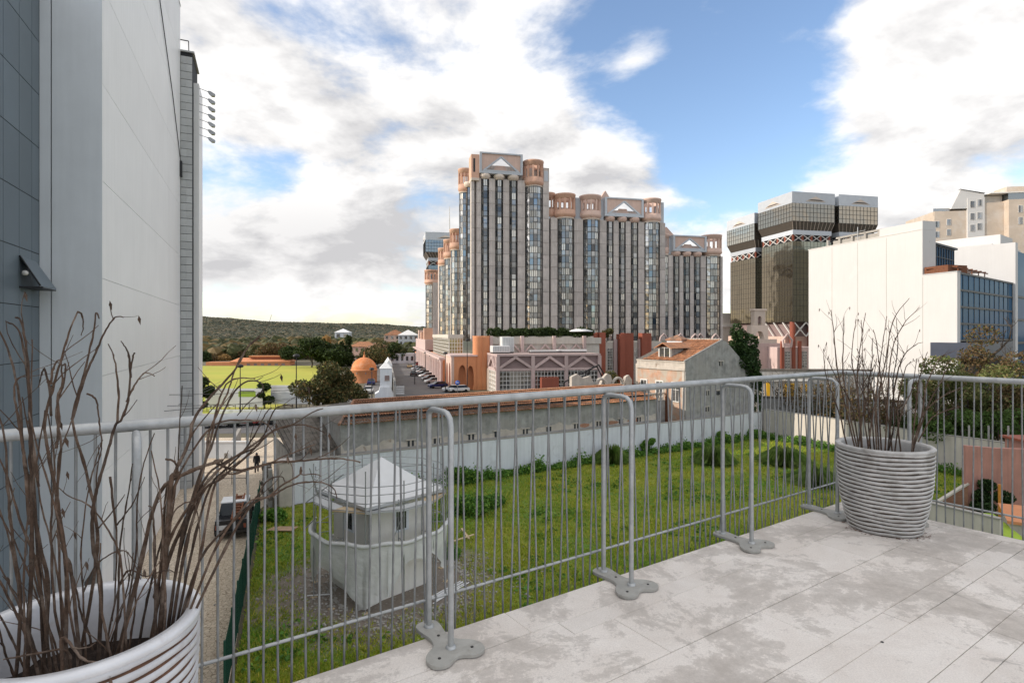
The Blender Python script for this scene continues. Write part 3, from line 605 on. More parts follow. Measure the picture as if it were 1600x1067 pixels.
# ------------------------------------------------------------------ boundary walls
def wall_piece(name, label, p0, p1, h, th, m, cap=True, wav=.03):
    p0 = Vector(p0); p1 = Vector(p1); d = p1-p0; L = d.length; t = thing(name, label, 'wall', p0, atan2(d.y, d.x))
    mb = MB(); n = max(2, int(L/1.5)); top = [(L*i/n, h+R.uniform(-wav, wav)) for i in range(n+1)]
    mb.prism_xz([(0, -.3), (L, -.3)]+top[::-1], 0, th); mb.build('masonry', m, t)
    if cap:
        mb = MB()
        for i in range(n): mb.add([(top[i][0], -.03, top[i][1]), (top[i][0], th+.03, top[i][1]), (top[i+1][0], th+.03, top[i+1][1]), (top[i+1][0], -.03, top[i+1][1]), (top[i][0], -.03, top[i][1]+.06), (top[i][0], th+.03, top[i][1]+.06), (top[i+1][0], th+.03, top[i+1][1]+.06), (top[i+1][0], -.03, top[i+1][1]+.06)], [(4, 7, 6, 5), (0, 3, 7, 4), (1, 5, 6, 2), (0, 4, 5, 1), (3, 2, 6, 7)])
        mb.build('coping', M['pavement'] if cap is True else cap, t)
    return t
wall_piece('boundary_wall', 'long whitewashed wall below the old grey warehouse', wpt(0, 0), wpt(36.8, 0), 2.95, .28, M['wall_white'])
wall_piece('boundary_wall', 'whitewashed wall in front of the gabled house', wpt(36.8, .02), wpt(53.6, .02), 2.75, .26, M['wall_white'], cap=True)
wall_piece('boundary_wall', 'cream side wall running from the far corner behind the right planter', (29.9, 67.6, G), (41.5, 43.5, G), 3.1, .3, M['wall_cream'])
# green mesh fence along the lane
fs, fe = Vector((-9.3, 18.4, G)), Vector((-17.1, 38.6, G)); d = fe-fs; L = d.length
t = thing('mesh_fence', 'dark green wire fence between the cobbled lane and the lot', 'fence', fs, atan2(d.y, d.x))
post = MB().box(-.03, .03, -.03, .03, 0, 2.1).mesh('post', M['green_mesh']); n = 9
for i in range(n+1): inst('post', post, t, (L*i/n, 0, 0))
mb = MB()
for i in range(1, 10): mb.box(0, L, -.006, .006, i*.2, i*.2+.012)
for i in range(int(L/.06)): mb.box(i*.06, i*.06+.006, -.004, .004, .05, 1.95)
tag(mb.build('wire_mesh', M['green_mesh'], t), kind='stuff')
inst('windbreak', MB().box(0, L, .01, .02, .05, 1.9).mesh('windbreak', M['green_mesh']), t)
# gate pier and stone pier at the left end
t = thing('gate_pier', 'pale gate pier at the left end of the white wall', 'pier', wpt(.2, -.3), WR)
MB().box(-.45, .45, -.3, .5, 0, 3.1).build('shaft', M['old_plaster_low'], t); MB().box(-.52, .52, -.37, .57, 3.1, 3.25).build('cap', M['concrete'], t)
t = thing('rubble_wall', 'dark rubble stone wall stub beside the gate pier', 'wall', wpt(-.7, .3), WR+pi/2)
for k in range(34): MB().box(-.2, .2, -.14, .14, -.12, .12).build('stone', M['dark_slate'], t, loc=(R.uniform(-.2, 2.9), R.uniform(-.1, .1), R.uniform(.1, 2.6)), rot=(R.uniform(-.3, .3), R.uniform(-.3, .3), R.uniform(-.5, .5)))
MB().box(-.3, 3.0, -.09, .13, 0, 2.6).build('masonry', M['old_plaster'], t)

# ------------------------------------------------------------------ old warehouse with long tiled roof
wh = thing('warehouse', 'long derelict grey warehouse with a low terracotta tiled roof', 'building', wpt(0, 0), WR)
X0, X1, EZ = 4.2, 36.6, 5.3
mb = MB(); mb.prism_xz([(X0, 0), (X1, 0), (X1, EZ+.05), (X0, EZ)], .5, .9); mb.build('wall', M['old_plaster'], wh)
mb = MB(); mb.prism_xz([(X0, 2.6), (X1, 2.6), (X1, 3.75)]+[(X1-(X1-X0)*i/120, 3.55+.16*sin(i*.31)+.12*sin(i*.83+1)+.07*sin(i*2.1)+R.uniform(-.05, .05)) for i in range(1, 120)]+[(X0, 3.9)], .46, .5); mb.build('plaster_band', M['old_plaster_low'], wh)
mb = MB(); mb.prism_xz([(X0, 2.95), (X1, 2.95), (X1, 3.1), (X0, 3.1)], .36, .46); mb.build('string_course', M['old_plaster'], wh)
MB().box(X0, X0+.3, .9, 9, 0, EZ).build('end_wall', M['old_plaster'], wh); MB().box(X1-.3, X1, .9, 9, 0, EZ).build('end_wall', M['old_plaster'], wh)
v = MB(); v.box(-.26, -.08, -.03, .02, 0, .5, 0); v.box(.08, .26, -.03, .02, 0, .5, 0); v.box(-.42, .42, -.07, .02, .5, .58, 1); v.box(-.08, .08, -.02, .03, 0, .5, 1); vm_ = v.mesh('vent', [M['dark_joint'], M['old_plaster_low']])
for px in (645, 686, 740, 781, 825, 862, 905, 940, 975, 1003):
    s = (px-800)/F; x = (s*39.8+16.1)/(.855-.518*s); inst('vent', vm_, wh, (x, .46, 3.05+R.uniform(-.05, .05)))
for x, w_ in ((30.5, 1.2), (33.5, 1.0), (27.2, .8)):
    mb = MB(); mb.prism_xz([(cos(k)*w_*R.uniform(.7, 1), sin(k)*.22*R.uniform(.7, 1.1)) for k in [j*.785 for j in range(8)]], -.015, .01); mb.build('exposed_brick', M['brick'], wh, loc=(x, .46, 3.3))
RZ = EZ+1.0; RY = 6.0
mb = MB(); mb.add([(X0-.2, .2, EZ-.0), (X1, .2, EZ-.0), (X1, RY, RZ-.02), (X0+2.5, RY, RZ-.02), (X0-.2, 12, EZ), (X1, 12, EZ)], [(0, 1, 2, 3), (3, 2, 5, 4), (0, 3, 4)]); mb.build('roof_deck', M['dark_slate'], wh)
# tiles: courses are long half-round rows, every tile its own piece up to 300, the rest as one
tl = MB()
tl.lathe([(.07, 0), (.115, .0), (.09, .64)], 6, a0=0, a1=pi); tme = tl.mesh('roof_tile', M['tile_roof'])
sl_ = atan2(RZ-EZ, RY-.2); ncol = int((X1-X0)/.215); nrow = 10
cnt = 0; rest = MB()
for r in range(nrow):
    for c in range(ncol):
        x = X0+.15+c*.215+R.uniform(-.012, .012); dd = .0+r*.60; y = .12+dd*cos(sl_); z = EZ+.07+dd*sin(sl_)+R.uniform(-.008, .012)
        if x < X0+2.7*(y-.2)/(RY-.2): continue
        if r < 2 and cnt < 300:
            inst('roof_tile', tme, wh, (x, y, z), rot=(-(pi/2-sl_+.13), 0, R.uniform(-.04, .04))); cnt += 1
        else:
            b = Vector((x, y, z)); q = [(-.10, 0), (-.07, .07), (0, .1), (.07, .07), (.10, 0)]; e = Vector((0, cos(sl_), sin(sl_)-.13))*.64; b = b+Vector((0, 0, .06)); k = .8
            vs = [b+Vector((a, -sin(sl_)*h, cos(sl_)*h)) for a, h in q]+[b+e+Vector((a*k, -sin(sl_)*h*k, cos(sl_)*h*k)) for a, h in q]
            rest.add(vs, [(i, i+1, 6+i, 5+i) for i in range(4)])
tag(rest.build('roof_tiling', M['tile_roof'], wh), kind='stuff')
mb = MB(); mb.tube([(X0+2.5, RY, RZ+.03), (X1, RY, RZ+.05)], .13, 6); mb.tube([(X0-.2, .2, EZ+.03), (X0+2.5, RY, RZ+.03)], .12, 6); mb.build('ridge', M['tile_roof_old'], wh)
# dark lean-to at its left end
ls = thing('lean_to_shed', 'dark mossy lean-to roof at the left end of the warehouse', 'shed', wpt(.8, 1.4), WR)
mb = MB(); mb.add([(0, 0, 3.2), (3.4, 0, 3.5), (3.4, 8, 5.4), (0, 8, 4.6), (0, 0, 3.05), (3.4, 0, 3.35), (3.4, 8, 5.25), (0, 8, 4.45)], [(0, 1, 2, 3), (7, 6, 5, 4), (0, 4, 5, 1), (0, 3, 7, 4)]); mb.build('roof', M['dark_slate'], ls)
for k in range(11): MB().tube([(.15+k*.3, -.02, 3.24+k*.026), (.15+k*.3, 7.9, 4.66+k*.07)], .07, 5).build('tile_course', M['dark_slate'], ls)
MB().box(0.1, 3.4, .3, .5, 0, 3.2).build('wall', M['old_plaster_low'], ls); MB().box(.1, .3, .5, 8, 0, 3.2).build('wall', M['old_plaster'], ls)
MB().box(1.2, 2.1, .27, .3, .9, 2.1).build('opening', M['dark_joint'], ls)

# ------------------------------------------------------------------ gabled house
gh = thing('gabled_house', 'old house with bare grey gable, orange tiled roof and dormer', 'house', wpt(0, 0), WR)
HX0, HX1, AX, AZ, EL, ER, HD = 41.2, 52.9, 47.3, 11.3, 9.0, 7.2, 8.0
mb = MB(); mb.prism_xz([(HX0, 0), (HX1, 0), (HX1, ER), (AX+.5, AZ-.1), (AX, AZ), (HX0, EL)], .6, .95); mb.build('gable_wall', M['old_plaster'], gh)
mb = MB(); mb.box(HX0, HX0+.3, .95, HD, 0, EL-.4); mb.build('side_wall', mat('faded_pink_render', (.50, .30, .205), .9, .2, 1.2, .35, 10, streak=.06, ov=0, dirt=(.45, .40, .33), dsc=.9, dth=(.42, .6)), gh)
MB().box(HX0, HX1, HD, HD+.3, 0, EL-.5).build('rear_wall', M['old_plaster_low'], gh); MB().box(HX1-.3, HX1, .95, HD, 0, ER-.3).build('side_wall', M['old_plaster'], gh)
mb = MB(); mb.box(HX0-.18, HX0, .6, HD, EL-1.0, EL-.75); mb.box(HX0-.10, HX0+.05, .62, HD, EL-.75, EL-.1); mb.box(HX0-.2, HX0+.1, .6, HD, EL-.1, EL+.02); mb.box(HX0-.05, HX0, .75, 1.1, 0, EL-1.0); mb.build('cornice', M['old_plaster_low'], gh)
mb = MB(); mb.add([(HX0-.1, .7, EL-.05), (AX, .7, AZ-.07), (AX, HD+.2, AZ-.07), (HX0-.1, HD+.2, EL-.05), (HX1+.1, .7, ER-.1), (HX1+.1, HD+.2, ER-.1)], [(0, 1, 2, 3), (1, 4, 5, 2)]); mb.build('roof_deck', M['dark_slate'], gh)
s2 = atan2(AZ-EL, AX-HX0); Ls = sqrt((AZ-EL)**2+(AX-HX0)**2)
rt = MB(); cnt = 0
tl2 = MB(); tl2.lathe([(.095, 0), (.115, .0), (.10, .5)], 6, a0=0, a1=pi); tm2 = tl2.mesh('roof_tile', M['tile_roof'])
for c in range(int((HD-.8)/.26)):
    for r in range(int(Ls/.5)):
        y = .98+c*.26; dd = r*.5; x = HX0-.08+dd*cos(s2); z = EL+.05+dd*sin(s2)+R.uniform(-.01, .015)
        if cnt < 300: inst('roof_tile', tm2, gh, (x, y, z), rot=(Matrix.Rotation(-s2+.09, 3, 'Y') @ Matrix.Rotation(pi/2, 3, 'Y') @ Matrix.Rotation(pi/2, 3, 'Z')).to_euler()); cnt += 1
for c in range(int((HD-.8)/.26)):
    pass
# ridge, verge and hip
mb = MB(); mb.tube([(AX, .75, AZ+.02), (AX, HD+.2, AZ+.02)], .14, 6)
for k in range(16): mb.box(AX-.16, AX+.16, 1+k*.45, 1.12+k*.45, AZ, AZ+.22)
mb.build('ridge', M['old_plaster_low'], gh)
mb = MB(); mb.tube([(HX0-.1, .72, EL+.04), (AX, .72, AZ+.05)], .1, 6); mb.build('verge', M['old_plaster'], gh)
# dormer
dm = MB(); dm.box(HX0+.7, HX0+2.6, 3.3, 5.3, EL+.1, EL+1.5, 0); o = dm.build('dormer', M['old_plaster'], gh)
MB().box(HX0+.66, HX0+.7, 3.5, 5.1, EL+.35, EL+1.4).build('window', M['glass_dark'], o)
mb = MB(); mb.box(HX0+.62, HX0+.66, 3.4, 3.55, EL+.25, EL+1.5); mb.box(HX0+.62, HX0+.66, 5.05, 5.2, EL+.25, EL+1.5); mb.box(HX0+.62, HX0+.66, 4.25, 4.35, EL+.25, EL+1.5); mb.build('window_frame', M['white_frame'], o)
mb = MB(); mb.add([(HX0+.3, 2.9, EL+1.4), (HX0+.3, 4.3, EL+2.05), (HX0+.3, 5.7, EL+1.4), (HX0+4.0, 2.9, EL+1.4), (HX0+5.2, 4.3, EL+2.05), (HX0+4.0, 5.7, EL+1.4), (HX0+.3, 2.9, EL+1.28), (HX0+.3, 4.3, EL+1.93), (HX0+.3, 5.7, EL+1.28)], [(0, 3, 4, 1), (1, 4, 5, 2), (0, 1, 7, 6), (1, 2, 8, 7)]); mb.build('dormer_roof', M['tile_roof'], o)
ch = MB(); ch.box(AX-1.2, AX-.2, 5.6, 8.0, AZ-1.2, AZ-.1, 0); ch.box(AX-1.35, AX-.05, 5.5, 8.1, AZ-.1, AZ+.08, 1); o = ch.build('chimney', [M['wall_white'], M['tile_roof_old']], gh)
mb = MB(); mb.add([(AX-1.35, 5.5, AZ+.08), (AX-.05, 5.5, AZ+.08), (AX-.05, 8.1, AZ+.08), (AX-1.35, 8.1, AZ+.08), (AX-.7, 6.8, AZ+.6)], [(0, 1, 4), (1, 2, 4), (2, 3, 4), (3, 0, 4)]); mb.build('chimney_hood', M['tile_roof_old'], gh)
def sash(par, x, y, z, w, h):
    f = MB(); f.box(x-.08, x, y-w/2-.14, y-w/2, z-.1, z+h+.14); f.box(x-.08, x, y+w/2, y+w/2+.14, z-.1, z+h+.14); f.box(x-.08, x, y-w/2, y+w/2, z+h, z+h+.14); f.box(x-.1, x, y-w/2, y+w/2, z-.1, z)
    f.box(x-.05, x-.01, y-.03, y+.03, z, z+h); f.box(x-.05, x-.01, y-w/2, y+w/2, z+h*.62, z+h*.62+.05); o = f.build('window', M['white_frame'], par)
    MB().box(x-.02, x-.005, y-w/2, y+w/2, z, z+h).build('pane', M['glass_dark'], o)
sash(gh, HX0, 2.0, 4.6, .95, 2.0); sash(gh, HX0, 4.4, 4.6, .95, 2.0); sash(gh, HX0, 6.9, 4.6, .9, 2.0)
mb = MB(); mb.tube([(HX0-.1, 3.2, 0), (HX0-.1, 3.2, 6.6)], .09, 6); mb.tube([(HX0-.1, 3.4, 0), (HX0-.1, 3.4, 5.0)], .07, 6); mb.build('drainpipe', M['rust'], gh)
for x, z in ((46.9, 8.4), (44.6, 5.2), (46.4, 5.15), (44.6, 3.4), (46.6, 5.1)): inst('vent', vm_, gh, (x, .585, z))
# broken scrolled parapet and balustrade between warehouse and house
rp = thing('ruined_parapet', 'crumbling cream parapet with curled scrolls behind the warehouse', 'ruin', wpt(33.5, 7.5), WR)
def scroll(x0, flip, nm):
    pts = []
    for k in range(26):
        t_ = k/25; a = -1.2+t_*6.2; r = .25+.95*(1-t_)*.9; pts.append((cos(a)*r, sin(a)*r*1.0))
    mb = MB(); mb.tube([(flip*p[0], 0, p[1]) for p in pts], .17, 6); mb.build(nm, M['old_plaster_low'], rp, loc=(x0, 0, 6.2))
scroll(1.5, 1, 'scroll'); scroll(4.3, -1, 'scroll')
mb = MB(); prof = [(-2.4, 4.5), (6.3, 4.5), (6.5, 6.6), (6.0, 7.2), (5.5, 7.0), (5.1, 5.9), (4.6, 5.7), (3.6, 6.1), (3.2, 7.3), (2.7, 7.5), (2.1, 7.0), (1.6, 6.0), (.8, 6.4), (.2, 7.3), (-.8, 7.1), (-1.6, 7.6), (-2.4, 7.3)]
mb.prism_xz(prof, .1, .5); mb.build('wall', M['old_plaster_low'], rp)
bl = thing('balustrade', 'weathered stone balustrade in front of the gabled house side', 'balustrade', wpt(36.9, 3.6), WR)
bm_ = MB().lathe([(.05, 0), (.10, .12), (.11, .25), (.05, .42), (.05, .5), (.08, .6), (.08, .7)], 8).mesh('baluster', M['old_plaster_low'])
for k in range(13): inst('baluster', bm_, bl, (k*.32, 0, 4.6))
MB().box(-.2, 4.1, -.15, .15, 5.3, 5.45).build('rail', M['old_plaster_low'], bl); MB().box(-.2, 4.1, -.2, .2, 0, 4.6).build('base', M['old_plaster'], bl)
sf = thing('twisted_steel_frame', 'bent dark steel frame standing above the crumbling parapet', 'steel frame', wpt(31.5, 9.5), WR)
for a, b in (((0, 0, 6.6), (5.0, 0, 8.4)), ((5.0, 0, 8.4), (6.4, 0, 6.4)), ((1, 0, 6.9), (2.4, 0, 7.7)), ((2.2, 0, 6.6), (4.2, 0, 8.2)), ((.4, .6, 6.5), (5.2, .6, 8.2)), ((3.5, 0, 7.8), (3.6, .6, 6.2)), ((0, 0, 6.6), (-.3, 0, 5.8)), ((6.3, .6, 6.4), (5.2, .6, 8.2))): MB().beam(a, b, .12, .12).build('girder', M['black_metal'], sf)
MB().box(-.2, 0, -.1, .1, 0, 6.6).build('post', M['black_metal'], sf)
tree('shrub', 'grey green shrub growing behind the crumbling parapet', wpt(38.6, 9), 7.9, 1.7, M['leaf_olive'], 1600, .16, 4.6, 8, .8, 141, cat='shrub')
# ------------------------------------------------------------------ mall towers (local frame: x along the front, y along the street)
ml = thing('apartment_tower', 'tallest grey tower with terracotta crowns and glass drums', 'tower block', MP, MA)
m2 = thing('apartment_tower', 'middle height grey tower with three terracotta drum crowns', 'tower block', MP, MA)
m3 = thing('apartment_tower', 'lowest grey tower at the right end with a triangular pediment', 'tower block', MP, MA)
m4 = thing('apartment_block', 'sunlit stepped block with terracotta drums along the street', 'tower block', MP, MA)
FH = 3.05
def bay_mesh(r, nf, var):
    """one storey of a bowed glass bay: nf facets over a half circle"""
    rnd = random.Random(var*31+nf); mb = MB()
    for i in range(nf):
        a0 = pi+pi*i/nf; a1 = pi+pi*(i+1)/nf
        p0 = Vector((r*cos(a0), r*sin(a0), 0)); p1 = Vector((r*cos(a1), r*sin(a1), 0)); zsp = 1.15; e = Vector((0, 0, 1))
        k = rnd.random(); mid = (i+.5)/nf
        if nf >= 5: pm = (1 if rnd.random() < .55 else (2 if rnd.random() < .6 else 0)) if .3 < mid < .85 else 0
        else: pm = 1 if (i == nf//2 and k < .6) else (2 if k < .5 else 0)
        q0 = p0.lerp(p1, .08); q1 = p0.lerp(p1, .92); zt_ = FH-.28
        mb.quad(q0+e*(zsp+.06), q1+e*(zsp+.06), q1+e*zt_, q0+e*zt_, pm)            # window pane
        mb.quad(q0+e*.04, q1+e*.04, q1+e*(zsp-.05), q0+e*(zsp-.05), 3)              # spandrel
        mb.quad(q0+e*(zt_+.05), q1+e*(zt_+.05), q1+e*FH, q0+e*FH, 3)
        out = (p0+p1); out.z = 0; out = out.normalized()*.05
        if pm == 1: # split casement
            c0 = q0.lerp(q1, .5); mb.beam(c0+e*(zsp+.02)+out, c0+e*zt_+out, .07, .05, 4)
        for zz_ in (zsp, zt_, .0): mb.beam(p0+e*zz_+out*.4, p1+e*zz_+out*.4, .06, .07, 4)
        mb.beam(p0+out*.2, p0+e*FH+out*.2, .08, .08, 4)
    mb.beam(p1, p1+e*FH, .08, .08, 4)
    return mb.mesh('window', [M['glass_dark'], M['pale_pane'], M['glass_sky'], M['spandrel'], M['mullion']])
cache = {}
def bay(par, xc, y, r, nf, z0, z1, rz=0.0):
    nfl = int(round((z1-z0)/FH)); sc = (z1-z0)/(nfl*FH); key = (round(r, 1), nf)
    for k in range(nfl):
        kk = key+(R.randrange(5),)
        if kk not in cache: cache[kk] = bay_mesh(key[0], nf, kk[2])
        inst('window', cache[kk], par, (xc, y, z0+k*FH*sc), rz, (r/key[0],)*2+(sc,))
def pier(par, x0, x1, y0, y1, z0, z1):
    nfl = int(round((z1-z0)/FH)); h = (z1-z0)/nfl; me = MB().box(x0, x1, y0, y1, .03, h-.03).mesh('concrete_panel', M['concrete'])
    for k in range(nfl): inst('concrete_panel', me, par, (0, 0, z0+k*h))
def crown(par, xc, y, r, z0, h, m='terracotta', full=False):
    mb = MB(); R1 = r*1.16; a0, a1 = (0, 2*pi)
    mb.lathe([(r*.9, 0), (r*1.05, .25), (R1*1.03, .6), (R1*1.03, 1.0), (R1, 1.1), (R1, h*.32), (R1*.84, h*.32), (R1*.84, .6), (0, .6)], 24, mi=0)
    mb.lathe([(R1*.84, h*.78), (R1, h*.78), (R1, h*.93), (R1*1.03, h*.94), (R1*1.03, h), (R1*.84, h), (R1*.84, h*.78)], 24, mi=0)
    n = 12
    for i in range(n):
        a = 2*pi*(i+.5)/n; w = 2*pi/n*.15
        c = [(R1*cos(a-w), R1*sin(a-w)), (R1*cos(a+w), R1*sin(a+w)), (R1*.84*cos(a+w), R1*.84*sin(a+w)), (R1*.84*cos(a-w), R1*.84*sin(a-w))]
        mb.prism(c, h*.31, h*.79, 0)
    mb.lathe([(r*.8, -.35), (r*1.04, -.3), (r*1.08, -.05), (r*.9, .02)], 24, mi=1)
    mb.build('crown', [M[m], M['cream_trim']], par, loc=(xc, y, z0))
def capital(par, xc, y, r, z0, m='cream_trim'):
    MB().lathe([(r*.8, -.25), (r*1.1, 0), (r*1.35, .35), (r*1.35, .85), (r*1.2, 1.0), (0, 1.0)], 20).build('capital', M[m], par, loc=(xc, y, z0))
def pediment(par, x0, x1, y0, z0, z1, m='salmon', d=3.2, frame='blue_trim'):
    w = x1-x0; h = z1-z0; b = .55; f = MB()
    f.box(x0, x1, y0, y0+.5, z0, z0+b); f.box(x0, x1, y0, y0+.5, z1-b*.6, z1); f.box(x0, x0+b, y0, y0+.5, z0+b, z1-b*.6); f.box(x1-b, x1, y0, y0+.5, z0+b, z1-b*.6)
    f.box(x0, x0+.4, y0+.5, y0+d, z0, z1); f.box(x1-.4, x1, y0+.5, y0+d, z0, z1); f.box(x0+.4, x1-.4, y0+.5, y0+d, z0, z0+.3)
    ax = (x0+x1)/2; zb = z0+b+.15; zt = z1-b*.6-h*.12
    f.beam((x0+b+.5, y0+.2, zb), (ax, y0+.2, zt), .4, .42, up=(0, 1, 0)); f.beam((x1-b-.5, y0+.2, zb), (ax, y0+.2, zt), .4, .42, up=(0, 1, 0)); f.box(x0+b+.3, x1-b-.3, y0, y0+.45, zb-.2, zb+.15)
    o = f.build('pediment', M[frame], par)
    p = MB(); p.add([(x0+b, y0+.3, zb), (x0+b, y0+.3, z1-b*.6), (ax, y0+.3, z1-b*.6), (x1-b, y0+.3, z1-b*.6), (x1-b, y0+.3, zb), (ax, y0+.3, zt), (x0+b+.5, y0+.3, zb), (x1-b-.5, y0+.3, zb)], [(0, 6, 5, 2, 1), (4, 3, 2, 5, 7)]); p.build('infill', M[m], o)
    p = MB(); p.prism_xz([(ax-w*.18, zb), (ax+w*.18, zb), (ax+w*.1, zb+h*.32), (ax-w*.1, zb+h*.32)], y0+1.2, y0+1.5); p.build('attic', M['salmon'], o)
def gable(par, xc, y, z, w, h, m='salmon'):
    MB().prism_xz([(xc-w/2, z), (xc+w/2, z), (xc+w/2, z+h*.45), (xc, z+h), (xc-w/2, z+h*.45)], y, y+1.2).build('roof_gable', M[m], par)
B0 = -.3
zT1 = 39.6-EYE+.0
# tower 1
T1z = 39.3; topP = 45.4
def seg(pxs, y0=0.0): return [fx(p, y0) for p in pxs]
x = seg([737, 745, 752, 764, 773.5, 774, 786, 795.5, 796, 808.6, 820, 821, 848, 858])
MB().box(x[0]+.3, x[13]-.1, 1.4, 18, B0, T1z+1).build('core', M['concrete'], ml)
for a, b, c in ((752, 764, 1), (774, 786, 1), (796, 808.6, 1)):
    xa, xb = fx(a), fx(b); r = (xb-xa)/2+.05; bay(ml, (xa+xb)/2, .55, r, 3, B0, T1z); capital(ml, (xa+xb)/2, .3, r, T1z)
for a, b in ((736.5, 741), (744.5, 751.8), (764.2, 773.8), (786.2, 795.8), (808.8, 820.5), (848.2, 857.8)): pier(ml, fx(a), fx(b), 0, 1.6, B0, T1z)
xa, xb = fx(821), fx(848); r = (xb-xa)/2; bay(ml, (xa+xb)/2, .9, r, 7, B0, 37.9); crown(ml, (xa+xb)/2, .9, r, 38.1, 6.2)
pediment(ml, fx(748.5), fx(815.5), -.9, T1z+1.0, topP)
MB().box(fx(736), fx(748.4), -.5, 3.5, T1z-.2, topP-.6).build('corner_block', M['terracotta'], ml)
MB().box(fx(739), fx(742), -.52, -.5, T1z+1.2, topP-1.6).build('slot', M['dark_joint'], ml); MB().box(fx(736), fx(748.4), -.6, 3.5, T1z-.8, T1z-.2).build('corner_trim', M['cream_trim'], ml)
MB().box(fx(848.5), fx(858.2), .1, 4, T1z-.9, topP-2.6).build('end_block', M['concrete'], ml); MB().box(fx(850), fx(856.5), .02, .1, 39.5, 42).build('end_panel', M['blue_trim'], ml)
MB().box(fx(750), fx(850), 3, 17, T1z+1, 43.4).build('attic_storey', M['concrete'], ml)
MB().lathe([(.5, 0), (.5, .9), (0, 1.0)], 10).build('roof_vent', M['steel_light'], ml, loc=(fx(812), 4, topP-1.0)); MB().lathe([(.4, 0), (.4, .7), (0, .8)], 10).build('roof_vent', M['steel_light'], ml, loc=(fx(815), 2, topP-.3))
# street side of tower 1
bay(ml, -1.0, 5.2, .62, 3, B0, T1z-.9, -pi/2); capital(ml, -1.2, 5.2, .9, T1z-.9)
xs_ = -1.2; bay(ml, xs_, 11.5, 1.55, 6, B0, 38.2, -pi/2+.5); crown(ml, xs_, 11.5, 1.6, 38.4, 6.0)
MB().box(-.9, 0, 1.2, 18, B0, T1z).build('side_wall', M['concrete'], ml)
# low sunlit block along the street
for k, (px, zt, m_) in enumerate(((713.5, 24.4, 0), (703.5, 24.0, 0), (694.8, 23.8, 0))):
    y = fy(px, -2.4); bay(m4, -2.4, y, 1.55+.12*k, 6, B0, zt, -pi/2+.5); crown(m4, -2.4, y, 1.65+.12*k, zt+.2, 5.6)
MB().box(-2.6, 12, 19, 72, B0, 24.2).build('core', M['concrete'], m4)
for px in (708.5, 699): y = fy(px, -2.6); MB().box(-2.9, -2.6, y-2, y+2, B0, 24).build('concrete_panel', M['concrete'], m4)
m5 = thing('apartment_block', 'far end block of the street row with one terracotta drum', 'tower block', MP, MA)
y = fy(675, -2.4); MB().box(-2.3, 12, y-3, y+26, B0, 22.6).build('core', M['concrete'], m5); bay(m5, -2.6, y, 2.4, 6, B0, 21.8, -pi/2+.5); crown(m5, -2.6, y, 2.5, 22, 6)
yy0 = fy(686, -2.4); MB().box(-2.4, 6, yy0-4, yy0+4, B0, 27.5).build('pale_stair_shaft', M['salmon'], m5)
# tower 2
T2z = 30.9
MB().box(fx(858)+.1, fx(1040), 1.4, 16, B0, T2z+.6).build('core', M['concrete'], m2)
for a, b in ((871, 897), (911, 937), (1007, 1031)):
    xa, xb = fx(a), fx(b); r = (xb-xa)/2; bay(m2, (xa+xb)/2, .9, r, 7, B0, T2z-.6); crown(m2, (xa+xb)/2, .9, r*1.06, T2z-.3, 5.9, 'terracotta' if a < 900 else 'salmon')
for a, b in ((948, 958.5), (967, 977.5), (986, 997)):
    xa, xb = fx(a), fx(b); r = (xb-xa)/2+.05; bay(m2, (xa+xb)/2, .55, r, 3, B0, T2z-.5); capital(m2, (xa+xb)/2, .3, r, T2z-.5, 'salmon')
for a, b in ((861, 871), (897.2, 911), (937, 947.8), (958.7, 966.8), (977.7, 985.8), (997.2, 1007), (1031.2, 1039.5)): pier(m2, fx(a), fx(b), 0, 1.6, B0, T2z-.4)
MB().box(fx(858.2), fx(861), 1.0, 1.4, B0, T2z).build('dark_slot', M['glass_dark'], m2)
crown(m2, fx(860)+.2, 2.6, 1.5, T2z, 6.2)
pediment(m2, fx(943.5), fx(1003.5), -.9, T2z+.5, 36.2)
gable(m2, fx(953), 3, 34.5, 3.2, 4.3)
for a, b in ((900, 910), (1032, 1039.5)): MB().box(fx(a), fx(b), .8, 3.5, T2z-.4, 36).build('parapet_panel', M['blue_trim'], m2)
MB().box(fx(938), fx(943.4), .2, 3.0, T2z-.4, 35.4).build('parapet_panel', M['blue_trim'], m2)
MB().box(fx(862), fx(1036), 6, 15, T2z+.6, 34.5).build('attic_storey', M['concrete'], m2)
# tower 3
T3z = 22.4
MB().box(fx(1040)+.1, fx(1129.5), 1.4, 15, B0, T3z+.4).build('core', M['concrete'], m3)
xa, xb = fx(1103), fx(1125.5); r = (xb-xa)/2; bay(m3, (xa+xb)/2, .9, r, 7, B0, T3z-.4); crown(m3, (xa+xb)/2, .9, r*1.08, T3z, 5.4, 'salmon')
xa, xb = fx(1037), fx(1044); r = (xb-xa)/2; bay(m3, (xa+xb)/2+.3, .9, r+.1, 3, B0, T3z-.4); crown(m3, (xa+xb)/2+.3, .9, r*1.3, T3z, 5.4, 'salmon')
for a, b in ((1052, 1061.5), (1068, 1078), (1084.5, 1094.5)):
    xa, xb = fx(a), fx(b); r = (xb-xa)/2+.05; bay(m3, (xa+xb)/2, .55, r, 3, B0, T3z-.3); capital(m3, (xa+xb)/2, .3, r, T3z-.3, 'salmon')
for a, b in ((1044.5, 1051.8), (1061.7, 1067.8), (1078.2, 1084.3), (1094.7, 1103), (1125.7, 1129.3)): pier(m3, fx(a), fx(b), 0, 1.6, B0, T3z-.2)
pediment(m3, fx(1049.5), fx(1101.5), -.9, T3z+.7, 27.3); gable(m3, fx(1050), 3, 26.2, 4.4, 3.9)
MB().box(fx(1052), fx(1127), 5, 14, T3z+.4, 25.6).build('attic_storey', M['concrete'], m3)
MB().box(fx(1040), fx(1049.4), .3, 3, T3z, 26.6).build('parapet_panel', M['blue_trim'], m3)

